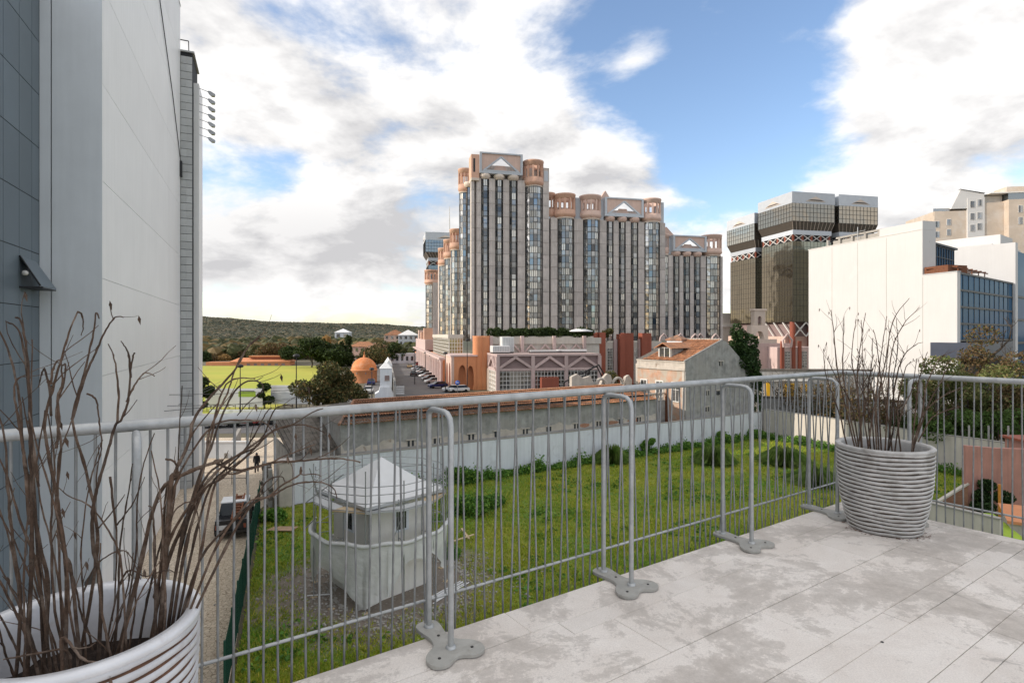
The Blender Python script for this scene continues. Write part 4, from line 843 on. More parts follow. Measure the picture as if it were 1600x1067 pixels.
# ------------------------------------------------------------------ office towers
def mirror_module(par, x, y, w, d, ztop, zbot, side_m='glass_bronze', front_m='glass_front'):
    zA, zB, zC, zD, zE = ztop-3.8, ztop-9.8, ztop-12.4, ztop-13.9, ztop-16.1     # parapet, glass, slanted soffit, ring, brace zone
    o = 1.5
    b = MB(); b.box(x, x+w, y, y+d, zbot, zE, 0); bo = b.build('glass_body', M[side_m], par)
    MB().box(x, x+w, y-.02, y, zbot, zE).build('front_glazing', M[front_m], par)
    # mullion grid on both visible faces
    g = MB(); nx = int(w/1.3); ny = int(d/1.3); nz = int((zE-zbot)/1.75)
    for i in range(nx+1): g.box(x+w*i/nx-.03, x+w*i/nx+.03, y-.07, y-.02, zbot, zE)
    for i in range(ny+1): g.box(x-.05, x, y+d*i/ny-.03, y+d*i/ny+.03, zbot, zE)
    for k in range(nz+1): z = zbot+(zE-zbot)*k/nz; g.box(x, x+w, y-.06, y-.02, z-.035, z+.035); g.box(x-.04, x, y, y+d, z-.035, z+.035)
    tag(g.build('mullion_grid', M['mullion'], par), kind='stuff')
    X0_, X1_, Y0_, Y1_ = x-o, x+w+o*.0, y-o, y+d
    MB().box(X0_, X1_, Y0_, Y1_, zB, zA).build('upper_glazing', M['glass_upper' if side_m != 'glass_dark' else 'glass_sky'], par)
    MB().box(X0_-.08, X1_+.08, Y0_-.08, Y1_+.05, zA, ztop).build('parapet', M['blue_trim'], par)
    g = MB()
    for i in range(nx+2): g.box(X0_+(X1_-X0_)*i/(nx+1)-.05, X0_+(X1_-X0_)*i/(nx+1)+.05, Y0_-.06, Y0_, zB, zA)
    for i in range(ny+2): g.box(X0_-.06, X0_, Y0_+(Y1_-Y0_)*i/(ny+1)-.05, Y0_+(Y1_-Y0_)*i/(ny+1)+.05, zB, zA)
    for k in range(4): z = zB+(zA-zB)*k/4; g.box(X0_, X1_, Y0_-.05, Y0_, z, z+.12); g.box(X0_-.05, X0_, Y0_, Y1_, z, z+.12)
    tag(g.build('mullion_grid', M['mullion'], par), kind='stuff')
    s = MB(); q = [(X0_, Y0_), (X1_, Y0_), (X1_, Y1_), (X0_, Y1_)]; q2 = [(x+.2, y+.2), (x+w, y+.2), (x+w, y+d), (x+.2, y+d)]
    s.add([(a, b_, zB) for a, b_ in q]+[(a, b_, zC) for a, b_ in q2], [(0, 1, 5, 4), (3, 0, 4, 7), (1, 2, 6, 5), (2, 3, 7, 6)]); s.build('soffit', M['soffit'], par)
    for i in range(nx+1):
        a = i/nx; MB().beam((X0_+(X1_-X0_)*a, Y0_-.02, zB), (x+.2+(w-.2)*a, y+.15, zC), .12, .12).build('soffit_rib', M['cream_trim'], par)
    MB().box(x-.1, x+w+.05, y-.1, y+d, zD, zC).build('ring_beam', M['blue_trim'], par)
    MB().box(x+1.0, x+w-1, y+1.0, y+d-1, zE, zD).build('recess', M['dark_joint'], par)
    nb = 4; c = MB()
    for i in range(nb+1): MB().lathe([(.42, zE), (.42, zD)], 10).build('column', M['red_column'], par, loc=(x+.5+(w-1)*i/nb, y+.5, 0)); MB().lathe([(.42, zE), (.42, zD)], 10).build('column', M['red_column'], par, loc=(x+.5, y+.5+(d-1)*i/nb, 0))
    for i in range(nb):
        for s_ in (0, 1):
            xa_, xb_ = x+.5+(w-1)*(i+s_)/nb, x+.5+(w-1)*(i+1-s_)/nb; MB().beam((xa_, y+.1, zE), (xb_, y+.1, zD), .2, .2).build('brace', M['white_frame'], par)
            ya_, yb_ = y+.5+(d-1)*(i+s_)/nb, y+.5+(d-1)*(i+1-s_)/nb; MB().beam((x+.1, ya_, zE), (x+.1, yb_, zD), .2, .2).build('brace', M['white_frame'], par)
    # pediment slit on the parapet
    for f_ in (0, 1):
        L_ = w if f_ == 0 else d; c_ = (x+w/2) if f_ == 0 else (y+d/2)
        p = MB(); zz_ = ztop-3.0; pts = [(c_-L_*.26, zz_), (c_+L_*.26, zz_), (c_, zz_+1.7)]
        if f_ == 0: p.prism_xz(pts, Y0_-.2, Y0_-.1)
        else: p.prism_yz(pts, X0_-.2, X0_-.1)
        po = p.build('triangular_relief', M['cream_trim'], par)
        p = MB(); pts = [(c_-L_*.22, zz_+.25), (c_+L_*.22, zz_+.25), (c_+L_*.12, zz_+.6), (c_-L_*.12, zz_+.6)]
        if f_ == 0: p.prism_xz(pts, Y0_-.24, Y0_-.205)
        else: p.prism_yz(pts, X0_-.24, X0_-.205)
        p.build('slit', M['dark_joint'], po)
    MB().box(x+2, x+w-2, y+2, y+d-2, ztop, ztop+.7).build('roof_plant', M['mullion'], par)
ot = thing('office_tower', 'bronze mirror glass office tower with overhanging white top storeys', 'office tower', (93.8, 190, 0), MA)
mirror_module(ot, 0, 0, 15, 16, 48.6, 5.5); mirror_module(ot, 0, 19.6, 15, 15.4, 45.6, 5.5); mirror_module(ot, 18.2, 0, 14.2, 16, 48.6, 5.5)
MB().box(14.9, 18.3, 3, 30, 5.5, 46).build('core', M['glass_dark'], ot); MB().box(3, 15, 15.9, 19.7, 5.5, 44).build('core', M['glass_dark'], ot)
for xx_ in (0.6, 7.5, 14.4): MB().lathe([(.9, G), (.9, 5.5)], 12).build('base_column', M['red_column'], ot, loc=(xx_, .9, 0))
for i in range(4):
    xa_, xb_ = .6+i*4.6, 5.2+i*4.6; MB().beam((xa_, .2, .6), (xb_, .2, 5.4), .35, .35).build('base_brace', M['white_frame'], ot); MB().beam((xb_, .2, .6), (xa_, .2, 5.4), .35, .35).build('base_brace', M['white_frame'], ot)
    ya_ = .6+i*4.6; MB().beam((.2, ya_, .6), (.2, ya_+4.6, 5.4), .35, .35).build('base_brace', M['white_frame'], ot)
MB().box(-1, 33, 2.5, 35, G, .6).build('plinth', M['salmon'], ot); MB().box(1.5, 31, 2.6, 34, .6, 5.5).build('lobby', M['mauve_panel'], ot)
o2p = at(684, 522, 282); o2p.z = 0
o2 = thing('office_tower', 'dark glass office tower far behind the street row', 'office tower', o2p-mu*4.6, MA)
mirror_module(o2, 0, 0, 16.5, 15, 51.5, 0, 'glass_dark', 'glass_sky'); MB().box(0, 16.5, .1, 15, G, 0).build('base', M['mauve_panel'], o2)
MB().tube([(11, 5, 51), (11, 5, 66)], [.35, .12], 5).build('mast', M['white_frame'], o2)

# ------------------------------------------------------------------ mall podium
pd = thing('shopping_podium', 'pink and terracotta shopping centre podium under the towers', 'shopping centre', MP, MA)
PZ = 1.0
yU = -15.0; xa, xb = fx(766, yU), fx(1030, yU)
MB().box(xa, fx(938, yU), yU+.6, 1.0, G, B0).build('podium_mass', M['beige_wall'], pd)
MB().box(xa, fx(940, yU), yU+.2, yU+.6, -.8, PZ-.4).build('parapet', M['beige_wall'], pd)
for k, px in enumerate((767.5, 816, 866, 913)): MB().box(fx(px-2.3, yU), fx(px+2.3, yU), yU-.3, yU+.5, -6.0, PZ).build('post', M['pink_trim'], pd)
def aframe(par, x0, x1, y, z0, z1, w=.35, m='pink_trim'):
    xm = (x0+x1)/2; a = MB(); a.beam((x0, y, z0), (xm, y, z1), w, w, up=(0, 1, 0)); a.beam((x1, y, z0), (xm, y, z1), w, w, up=(0, 1, 0)); a.build('a_frame', M[m], par)
for a, b in ((769, 792), (792, 814), (819, 841), (841, 863), (869, 890), (890, 911)): aframe(pd, fx(a, yU), fx(b, yU), yU+.1, -2.7, -.9, .3)
# lower front with three trussed bays
yF = -26.6; bx = [fx(p, yF) for p in (778, 833, 885, 937)]
MB().box(bx[0], bx[3], yF+.5, yU+.5, G, -3.0).build('front_mass', M['mauve_panel'], pd)
MB().box(bx[0]-.2, bx[3]+.2, yF-.05, yU+.5, -3.0, -2.6).build('roof_slab', M['pink_trim'], pd)
for x_ in bx: MB().box(x_-.35, x_+.35, yF-.1, yF+.6, G, -3.0).build('post', M['pink_trim'], pd)
for i in range(3):
    x0, x1 = bx[i]+.35, bx[i+1]-.35; MB().box(x0, x1, yF, yF+.5, -5.9, -5.4).build('beam', M['pink_trim'], pd); aframe(pd, x0, x1, yF+.15, -5.3, -3.2, .5)
    w = MB(); n = 9
    for k in range(n+1): xx_ = x0+(x1-x0)*k/n; w.box(xx_-.05, xx_+.05, yF+.28, yF+.38, G, -5.9)
    for k in range(6): z_ = G+.2+k*.85; w.box(x0, x1, yF+.27, yF+.37, z_-.05, z_+.05)
    fr = w.build('window', M['white_frame'], pd)
    for k in range(3): MB().box(x0+(x1-x0)*k/3+.05, x0+(x1-x0)*(k+1)/3-.05, yF+.40, yF+.44, G, -5.9).build('pane', M[('glass_dark', 'pale_pane', 'glass_dark')[(k+i) % 3] if i == 0 else 'glass_dark'], fr)
# left return of that front with its little triangle and white grid
xl = bx[0]-.35
w = MB(); 
for k in range(5): w.box(xl-.05, xl+.05, yF+.3+k*1.9, yF+.4+k*1.9, G, -5.9)
for k in range(6): w.box(xl-.05, xl+.05, yF+.3, yF+8, G+.3+k*.85, G+.4+k*.85)
w.build('window', M['white_frame'], pd); MB().box(xl+.06, xl+.3, yF+.3, yU, G, -5.9).build('side_glazing', M['pale_pane'], pd)
q = MB(); q.beam((xl-.05, yF+.6, -5.3), (xl-.05, yF+4.2, -3.2), .4, .4); q.beam((xl-.05, yF+7.8, -5.3), (xl-.05, yF+4.2, -3.2), .4, .4); q.build('a_frame', M['pink_trim'], pd)
MB().box(xl-.15, xl+.2, yF+.3, yF+8.4, -5.9, -5.3).build('beam', M['pink_trim'], pd); MB().box(xl+.2, xl+.6, yF+.3, yU, -5.3, -3).build('side_panel', M['mauve_panel'], pd)
MB().box(fx(845, yF-1), fx(872, yF-1), yF-1.6, yF-.2, G, -7.2).build('red_kiosk', M['red_column'], pd)
# paired terracotta shafts at the street corner
yC = -14.5
for px, r in ((747.5, 1.0), (756.5, 1.05)): MB().lathe([(r*1.25, G), (r*1.25, .6), (r*1.3, 1.0), (r*1.05, 1.0), (r*1.05, .5), (0, .5)], 18).build('round_shaft', M['orange_wall'], pd, loc=(fx(px, yC), yC, 0))
MB().box(fx(762, yC), fx(766, yC), yC-.5, yC+.5, G, .2).build('post', M['pink_trim'], pd)
# red shafts and window strips towards the gabled house
yS = -9.0
MB().box(fx(938, yS), fx(1034, yS), yS, 1.0, G, -.4).build('wing', M['beige_wall'], pd)
for a, b in ((921, 934), (935.5, 945), (968, 976), (975, 990), (1003, 1012), (1011, 1018)):
    x0, x1 = fx(a, yS-1.5), fx(b, yS-1.5); MB().box(x0, x1, yS-1.5-(a % 3)*.2, yS+.5, G, 1.4+(a % 2)*.25).build('red_shaft', M['red_column'], pd)
for a, b in ((949, 957), (964.5, 971), (990.5, 995), (1018, 1022)):
    x0, x1 = fx(a, yS), fx(b, yS); f = MB(); n = 3
    for k in range(n+1): f.box(x0+(x1-x0)*k/n-.04, x0+(x1-x0)*k/n+.04, yS-.1, yS-.03, -7.2, -2.0)
    for k in range(9): f.box(x0, x1, yS-.1, yS-.03, -7.2+k*.65, -7.14+k*.65)
    fo = f.build('window', M['white_frame'], pd); MB().box(x0, x1, yS-.03, yS-.005, -7.2, -2.0).build('pane', M['glass_dark'], fo)
for a, b in ((958, 963), (996, 1002)): MB().box(fx(a, yS), fx(b, yS), yS-.6, yS, G, .2).build('post', M['pink_trim'], pd)
# crest of little pink arches beyond the old roof
yK = -4.0; cm = MB(); a_ = MB()
a_.tube([(-.95, 0, 0), (-1.25, 0, 1.1), (-1.0, 0, 2.0), (0, 0, 3.0), (1.0, 0, 2.0), (1.25, 0, 1.1), (.95, 0, 0)], .28, 6); am = a_.mesh('arch_finial', M['pink_trim'])
for px in (1037, 1063, 1086, 1094, 1118): inst('arch_finial', am, pd, (fx(px, yK), yK, -1.1), 0, (.85, 1, .85))
MB().box(fx(1030, yK), fx(1240, yK), yK+.3, 3, G, -1.1).build('crest_wing', M['pink_trim'], pd)
# roof garden, parasol, plant units
hd = thing('roof_hedge', 'dark hedge growing on the podium roof below the tallest tower', 'hedge', mpt(0, -10), MA)
hcl = [(fx(770+k*7.2, -10)+R.uniform(-.3, .3), R.uniform(-.6, .6), 1.3+R.uniform(-.2, .7), 1.3, 1.2) for k in range(22)]
inst('foliage', crown_mesh('foliage', hcl, 9000, .32, M['leaf_dark']), hd); MB().box(fx(768, -10), fx(925, -10), -1, 1, -.4, .9).build('planting_bed', M['beige_wall'], hd)
tree('shrub', 'light green shrub on the podium roof beside the parasol', mpt(fx(948, -9), -9, B0), 4.0, 1.4, M['leaf_olive'], 900, .25, .4, 6, .8, 171, cat='shrub')
ps = thing('parasol', 'large white parasol on the podium roof garden', 'parasol', mpt(fx(907, -10), -10, B0), MA)
MB().lathe([(3.1, 2.3), (3.1, 2.45), (0, 3.2), (0, 3.1), (3.0, 2.3)], 8).build('canopy', M['white_sheet'], ps); MB().tube([(0, 0, 0), (0, 0, 3.1)], .06, 6).build('pole', M['scaf'], ps)
for lbl, px, y_, sx, sy, sz in (('white box shaped ventilation unit on the lower podium roof', 781, -21, 3.6, 3, 1.6), ('tall pale ventilation cowl on the lower podium roof', 792, -19, 2.6, 2.4, 3.4), ('long silver duct on the lower podium roof', 852, -20, 7, 1.6, .6), ('silver rooftop duct beside the third truss', 893, -20, 6.5, 1.6, .7)):
    v_ = thing('rooftop_unit', lbl, 'ventilation unit', mpt(fx(px, y_), y_, -2.6), MA)
    b_ = MB(); b_.box(-sx/2, sx/2, -sy/2, sy/2, .25, sz); b_.build('casing', M['steel_light'], v_, bevel=.08)
    b_ = MB(); 
    for k in range(int(sx/.35)): b_.box(-sx/2+.1+k*.35, -sx/2+.3+k*.35, -sy/2-.03, -sy/2, .45, sz-.2)
    b_.build('louvres', M['tile_grey'], v_); MB().box(-sx/2+.1, sx/2-.1, -sy/2+.1, sy/2-.1, 0, .25).build('base', M['mullion'], v_)
# orange arcaded street front
ar = thing('arcaded_front', 'sunlit orange arcade building along the street below the towers', 'shopping centre', MP, MA)
yA = -15.7
xL, xR = fx(709.5, yA), fx(744.5, yA)
def arched_wall(par, pts2w, x0, x1, z0, z1, arches, th, m, name='wall'):
    """wall in local u (0..L), with arch openings (u0,u1,spring,head); pts2w maps (u,v,z) to local xyz"""
    us = sorted(set([x0, x1]+[a for ar_ in arches for a in (ar_[0], ar_[1])])); mb = MB()
    def slab(ua, ub, za, zb_):
        v = [pts2w(u, w, z) for z in (za, zb_) for w in (0, th) for u in (ua, ub)]; mb.add(v, [(0, 2, 3, 1), (4, 5, 7, 6), (0, 1, 5, 4), (2, 6, 7, 3), (0, 4, 6, 2), (1, 3, 7, 5)])
    for i in range(len(us)-1):
        ua, ub = us[i], us[i+1]; hit = [a for a in arches if abs(a[0]-ua) < 1e-6 and abs(a[1]-ub) < 1e-6]
        if not hit: slab(ua, ub, z0, z1); continue
        _, _, sp, hd_ = hit[0]; n = 8; prev = None; um = (ua+ub)/2; rr = (ub-ua)/2
        for k in range(n+1):
            t = -1+2*k/n; u = um+rr*t; z = sp+(hd_-sp)*sqrt(max(0, 1-t*t))
            if prev: v = [pts2w(*p) for p in ((prev[0], 0, prev[1]), (u, 0, z), (u, 0, z1), (prev[0], 0, z1), (prev[0], th, prev[1]), (u, th, z), (u, th, z1), (prev[0], th, z1))]; mb.add(v, [(0, 1, 2, 3), (7, 6, 5, 4), (0, 4, 5, 1), (3, 2, 6, 7)])
            prev = (u, z)
    mb.build(name, M[m], par)
zAt = -3.4
arched_wall(ar, lambda u, w, z: (u, yA+w, z), xL, xR, G, zAt, [(xL+.9, xL+2.6, -7.4, -5.2), (xR-2.0, xR-.6, -7.2, -5.4)], .6, 'orange_wall')
arched_wall(ar, lambda u, w, z: (xL-w+.0, u, z), yA, yA+12, G, zAt, [(yA+1.0, yA+5.0, -8.6, -4.8), (yA+6.2, yA+10.5, -8.4, -5)], .6, 'salmon')
MB().box(xL-.8, xR+.2, yA-.15, yA+12, zAt, zAt+.35).build('cornice', M['pink_trim'], ar)
MB().box(xL+.4, xR, yA+1.2, 0, G, zAt-.2).build('rear_mass', M['orange_wall'], ar)
xS = -8.6
arc = [(yA+12.5+k*5.2, yA+12.5+k*5.2+3.6, -7.4, -5.4) for k in range(20)]
arched_wall(ar, lambda u, w, z: (xS+w, u, z), yA+11.6, 118, G, -4.6, arc, .8, 'orange_wall')
MB().box(xS+2.2, 0, yA+12, 118, G, -4.6).build('rear_mass', M['orange_wall'], ar)
for a in arc: MB().lathe([(.42, G), (.38, -5.2), (.55, -4.6)], 8).build('column', M['pink_trim'], ar, loc=(xS-.4, a[0]-.8, 0))
MB().box(xS-.9, xS+.8, yA+11.6, 118, -4.6, -4.1).build('cornice', M['pink_trim'], ar)
# glazed upper gallery (yellow-tinted grid) over the arcade
y0g, y1g = fy(702, -7), fy(684, -7); xg = fx(723, y0g)
M['glass_gold'] = glassmat('yellow_tinted_glass', (.40, .33, .16), .12, .5, .2, .5, .2)
MB().box(-7, xg, y0g, y1g+14, -4.1, .4).build('gallery_glazing', M['glass_gold'], ar)
g_ = MB()
for k in range(26): y_ = y0g+(y1g+14-y0g)*k/25; g_.box(-7.12, -7, y_-.06, y_+.06, -4.1, .4)
for k in range(6): z_ = -4.1+.85*k; g_.box(-7.1, -7, y0g, y1g+14, z_-.05, z_+.05); g_.box(-7, xg, y0g-.1, y0g, z_-.05, z_+.05)
for k in range(6): x_ = -7+(xg+7)*k/5; g_.box(x_-.06, x_+.06, y0g-.12, y0g, -4.1, .4)
g_.build('gallery_mullions', M['white_frame'], ar); MB().box(-7.3, xg+.1, y0g-.3, y1g+14.2, .4, 1.3).build('gallery_fascia', M['beige_wall'], ar)
for px in (652, 659, 664):
    y_ = fy(px, xS); 
for k, (yy_, zt_, m_) in enumerate(((66, 3.5, 'terracotta'), (82, 2.2, 'terracotta'), (98, 3, 'salmon'))): MB().box(xS+.5, xS+3.5, yy_, yy_+5, -4.6, zt_).build('stair_tower', M[m_], ar)
MB().box(xS+.4, 2, 60, 118, -4.1, -.5).build('upper_storey', M['pink_trim'], ar)
# terracotta triumphal arch in front of the office tower
ta = thing('postmodern_gate', 'sandy terracotta stepped gate with round arches by the office tower', 'gateway', mpt(fx(1188, 0)+.0, 0, G), MA)
def A(u): return u
arched_wall(ta, lambda u, w, z: (u, w, z), -5.2, 5.2, 0, 10.6, [(-2.4, 2.6, 6.2, 8.8)], 2.5, 'cream_trim'); arched_wall(ta, lambda u, w, z: (u, w+.2, z), -2.6, 2.6, 10.6, 14.4, [(-1.3, 1.3, 11.3, 12.8)], 2.0, 'cream_trim')
arched_wall(ta, lambda u, w, z: (u, w+.3, z), -1.6, 1.8, 14.4, 18.4, [(-.5, .6, 16.4, 16.9)], 1.6, 'cream_trim'); MB().box(-1.9, 2.1, .1, 2.2, 18.4, 18.9).build('cap', M['cream_trim'], ta)
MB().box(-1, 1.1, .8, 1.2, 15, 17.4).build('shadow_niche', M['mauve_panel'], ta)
for k in (-4.2, 4.2): MB().lathe([(.5, 0), (.5, 7.8)], 10).build('column', M['terracotta'], ta, loc=(k, -.4, 0))
rw = thing('mall_wing', 'red and beige shopping wing left of the white blind wall', 'shopping centre', mpt(fx(1240, -8), -8, G), MA)
MB().box(-4.5, 9, .5, 8, 0, 8.6).build('wall', M['pink_trim'], rw)
for x_ in (-3.6, -.2, 1.6, 5.2): MB().box(x_, x_+.9, .1, .5, 0, 10.2).build('red_shaft', M['red_column'], rw)
for x_ in (-2.2, 2.9, 6.5):
    f = MB(); f.box(x_, x_+1.5, .42, .5, 3, 7.4); fo = f.build('window', M['glass_dark'], rw)
    b_ = MB(); [b_.box(x_, x_+1.5, .36, .42, 3+k*.75, 3.08+k*.75) for k in range(7)]; b_.box(x_+.7, x_+.78, .36, .42, 3, 7.4); b_.build('window_frame', M['white_frame'], fo)
MB().tube([(-3, 0, 8.6), (-3.3, 0, 10.4), (-1.9, 0, 12), (-.5, 0, 10.4), (-.8, 0, 8.6)], .3, 6).build('arch_finial', M['pink_trim'], rw)
pb = thing('pale_building', 'pale low building glimpsed between the last tower and the office tower', 'building', at(1134, 522, 230)+Vector((0, 0, G)), MA)
MB().box(-3, 5, 0, 8, 0, 11.5-G-8).build('wall', M['wall_cream'], pb); MB().box(-3.4, 5.4, -.4, 8, 13.5, 14.3).build('cornice', M['white_frame'], pb); MB().box(-2.6, 4.6, .4, 8, 14.3, 19).build('upper_storey', M['wall_cream'], pb)

# ------------------------------------------------------------------ right: white blind-walled building, glass offices, beige flats
w1 = (62.6, 80.0); wd = Vector((-.274, .962, 0))
wb = thing('white_blind_building', 'big sunlit white building with a windowless side wall and glass front', 'office building', (62.6, 80, G), atan2(.962, -.274))
# local x runs away along the blind wall, local -y is the street-left side, so +y faces left
H0 = 12.2-G+0
def wbx(px): s = (px-800)/F; return (62.6-80*s)/(.274+.962*s)
def wbz(px, y): s = (px-800)/F; D = 80+.962*wbx(px); return EYE-(y-HOR)/F*D-G
xe, xm, x0_ = wbx(1263.5), wbx(1441.5), 0.0
zl, zm_, zr_ = wbz(1264, 391), wbz(1441, 345), wbz(1494, 425)
mb = MB(); mb.box(xm+.01, xe, -2.6, 0, 0, zl); mb.box(0, xm, -.6, 0, 0, zr_); mb.build('wall', M['white_render'], wb)
xt = wbx(1374)
for px in (1300, 1340, 1385, 1441.8): MB().box(wbx(px)-.03, wbx(px)+.03, .001, .012, 0, zl-.3 if px < 1441 else zr_-.3).build('render_joint', M['pavement'], wb)
MB().box(xm+.2, xe+.1, -.5, .06, zl, zl+.12).build('coping', M['white_frame'], wb); MB().box(-.06, xm-.02, -.66, .06, zr_, zr_+.14).build('coping', M['tile_grey'], wb)
mb = MB(); mb.box(xm, xt, -2.6, .0, zl+.01, zm_); mb.build('stair_tower', M['white_render'], wb)
mb = MB(); mb.box(xm, xe, -.4, .0, zl, zl+.02); 
# roof plant and pipes behind the parapet
rp_ = MB(); rp_.box(xt+1, xe-4, -4, -1.6, zl, zl+1.1); [rp_.box(xt+1+k*2.6, xt+1.4+k*2.6, -1.6, -1.2, zl, zl+1.4) for k in range(5)]; rp_.box(xt+.6, xe-5, -2, -1.2, zl+1.3, zl+1.6); rp_.build('roof_plant', M['pavement'], wb)
mb = MB(); mb.tube([(xt+5, -1, zl), (xt+5, -1, zl+2.6)], .06, 5); mb.tube([(xt+3.5, -1, zl+1.8), (xt+6.5, -1, zl+1.8)], .05, 5); mb.build('antenna', M['scaf'], wb)
mb = MB(); mb.box(x0_+1.5, xm-.05, -4, -.3, zr_+.01, zr_+1.2); mb.build('terrace_box', M['rust'], wb)
# glass front: turns off the near corner towards the right
M['dark_blue'] = mat('dark_blue_cladding', (.035, .045, .07), .4, .1, 1, 0)
gf = thing('glass_office', 'blue glass office front with horizontal black bands beside the white wall', 'office building', (62.6, 80, G), atan2(-.37, .93)*0+radians(37))
# direction (cos37, sin37) recedes to the right
def gz(px, y, s0=.0):
    return None
ca, sa = cos(radians(37)), sin(radians(37))
def gu(px): s = (px-800)/F; return (80*s-62.6)/(ca-sa*s)
u1 = gu(1583); zt_l = EYE+(HOR-425)/F*80-G; D1 = 80+sa*u1; zt_r = EYE+(HOR-443)/F*D1-G
gh_ = (zt_l+zt_r)/2; zbm = EYE-(532-HOR)/F*80-G
MB().prism([(.7, .15), (u1, .15), (u1+4.4, 12), (5.3, 12)], zbm, gh_).build('glazing', M['glass_blue'], gf)
mbm = MB(); n = 11
for k in range(n+1): mbm.box(.3+(u1-.3)*k/n-.025, .3+(u1-.3)*k/n+.025, .08, .15, zbm, gh_)
mbm.build('mullion', M['mullion'], gf)
for k in range(5): z_ = zbm+(gh_-zbm)*k/4; MB().box(.2, u1, .02, .15, z_-.16, z_+.12).build('floor_band', M['mullion'], gf)
MB().box(-.6, u1-6, -1.2, 3, zbm-2.4, zbm-.3).build('base_volume', M['dark_blue'], gf); MB().prism([(1.2, 1), (u1, 1), (u1+4, 12), (5.3, 12)], 0, zbm-3.6).build('base', M['dark_joint'], gf)
MB().box(u1+.02, u1+1.6, -.3, 14, 0, gh_+7).build('end_fin', M['white_render'], gf)
MB().box(u1+1.6, u1+16, 1.2, 14, 0, gh_+6.4).build('side_wing', M['glass_blue'], gf)
for k in range(4): MB().box(u1+1.6, u1+16, 1.05, 1.2, 6+k*4.2, 6.4+k*4.2).build('floor_band', M['mullion'], gf)
# upper setback glazing and pergola
MB().prism([(3.2, 4.5), (15, 4.5), (17.8, 12), (6.0, 12)], gh_+.02, gh_+5.0).build('upper_glazing', M['glass_blue'], gf)
mbm = MB(); [mbm.box(3.2+k*1.18, 3.28+k*1.18, 4.4, 4.5, gh_, gh_+5) for k in range(11)]; [mbm.box(3.2, 15, 4.4, 4.5, gh_+1.6*k, gh_+1.6*k+.1) for k in range(4)]; mbm.build('mullion', M['mullion'], gf)
MB().prism([(3.1, 4.2), (16, 4.2), (18.8, 12), (6, 12)], gh_+5, gh_+5.3).build('roof_edge', M['mullion'], gf)
for k in range(7): MB().box(1.5+k*2.2, 1.7+k*2.2, .3, 4.4, gh_+.9, gh_+1.05).build('pergola_beam', M['rust'], gf); 
MB().box(1, 16, .3, .45, gh_+.75, gh_+.9).build('pergola_rail', M['rust'], gf)
for k in range(5): MB().box(1.6+k*3.2, 1.72+k*3.2, .3, .42, gh_, gh_+.8).build('pergola_post', M['rust'], gf)
wg = thing('white_rear_building', 'white stepped building rising behind the blue glass front', 'office building', at(1585, 522, 118)+Vector((0, 0, G)), radians(37))
MB().box(-16, 1, 0, 14, 0, 27.8).build('wall', M['white_render'], wg); MB().box(-8, 1.0, .5, 14, 27.8, 30.5).build('upper_storey', M['white_render'], wg); MB().box(1.01, 20, 3, 14, 0, 30).build('side_wing', M['white_render'], wg)
bf = thing('beige_flats', 'beige stone apartment block with sloped white roof piece and balconies', 'apartment building', at(1530, 522, 150)+Vector((0, 0, G)), radians(-8))
bf_z = lambda y: EYE+(HOR-y)/F*150-G
bfx = lambda px: (px-1530)/F*150
def bwin(px, y, w=7, h=11, yy=-.06):
    x_ = bfx(px); z_ = bf_z(y); W_, H_ = w/F*150, h/F*150
    f = MB(); f.box(x_-.1, x_+W_+.1, yy-.02, yy+.04, z_-H_-.1, z_+.1); o = f.build('window', M['white_frame'], bf)
    for k in (0, 1): MB().box(x_+W_*(k*.52), x_+W_*(k*.52+.48), yy-.05, yy-.02, z_-H_, z_).build('pane', M['glass_dark'], o)
M['marble'] = mat('pinkish_marble', (.55, .46, .37), .6, .12, .35, .05, 10, dirt=(.62, .56, .50), dsc=.3, ov=0)
MB().box(bfx(1466), bfx(1512), 0, 14, 0, bf_z(337)).build('wing', M['marble'], bf); MB().box(bfx(1512), bfx(1536), -.5, 14, 0, bf_z(318)).build('white_strip', M['white_render'], bf)
MB().box(bfx(1536), bfx(1564), -.3, 14, 0, bf_z(326)).build('wing', M['marble'], bf); MB().box(bfx(1564), bfx(1640), -2, 14, 0, bf_z(324)).build('wing', M['marble'], bf)
MB().add([(bfx(1489), -.3, bf_z(334)), (bfx(1503), -.3, bf_z(304)), (bfx(1536), -.3, bf_z(312)), (bfx(1536), -.3, bf_z(334)), (bfx(1489), 8, bf_z(334)), (bfx(1503), 8, bf_z(304)), (bfx(1536), 8, bf_z(312)), (bfx(1536), 8, bf_z(334))], [(0, 1, 2, 3), (7, 6, 5, 4), (0, 4, 5, 1), (1, 5, 6, 2), (2, 6, 7, 3)]).build('gable_piece', M['white_render'], bf)
MB().add([(bfx(1501), -.6, bf_z(303.5)), (bfx(1537), -.6, bf_z(311)), (bfx(1556), 9, bf_z(308)), (bfx(1518), 9, bf_z(303))], [(0, 1, 2, 3)]).build('roof', M['dark_slate'], bf)
MB().box(bfx(1466), bfx(1489), .4, .5, bf_z(344), bf_z(332)).build('penthouse_glazing', M['glass_dark'], bf)
MB().box(bfx(1466), bfx(1489), .3, .4, bf_z(345), bf_z(343)).build('railing', M['white_frame'], bf)
MB().box(bfx(1541), bfx(1566), 1, 10, bf_z(326), bf_z(314)).build('penthouse', M['beige_wall'], bf); MB().box(bfx(1567), bfx(1640), -1, 10, bf_z(324), bf_z(313)).build('penthouse_glazing', M['glass_sky'], bf); MB().box(bfx(1541), bfx(1640), -1.3, 10, bf_z(313), bf_z(311.5)).build('roof_slab', M['white_frame'], bf)
MB().box(bfx(1584), bfx(1640), 4, 9, bf_z(311), bf_z(296)).build('chimney_block', M['marble'], bf)
for px, y in ((1515.5, 323), (1525.5, 321), (1515.5, 342), (1525.5, 341), (1515.5, 360), (1525.5, 358)): bwin(px, y, 5.5, 10, -.56)
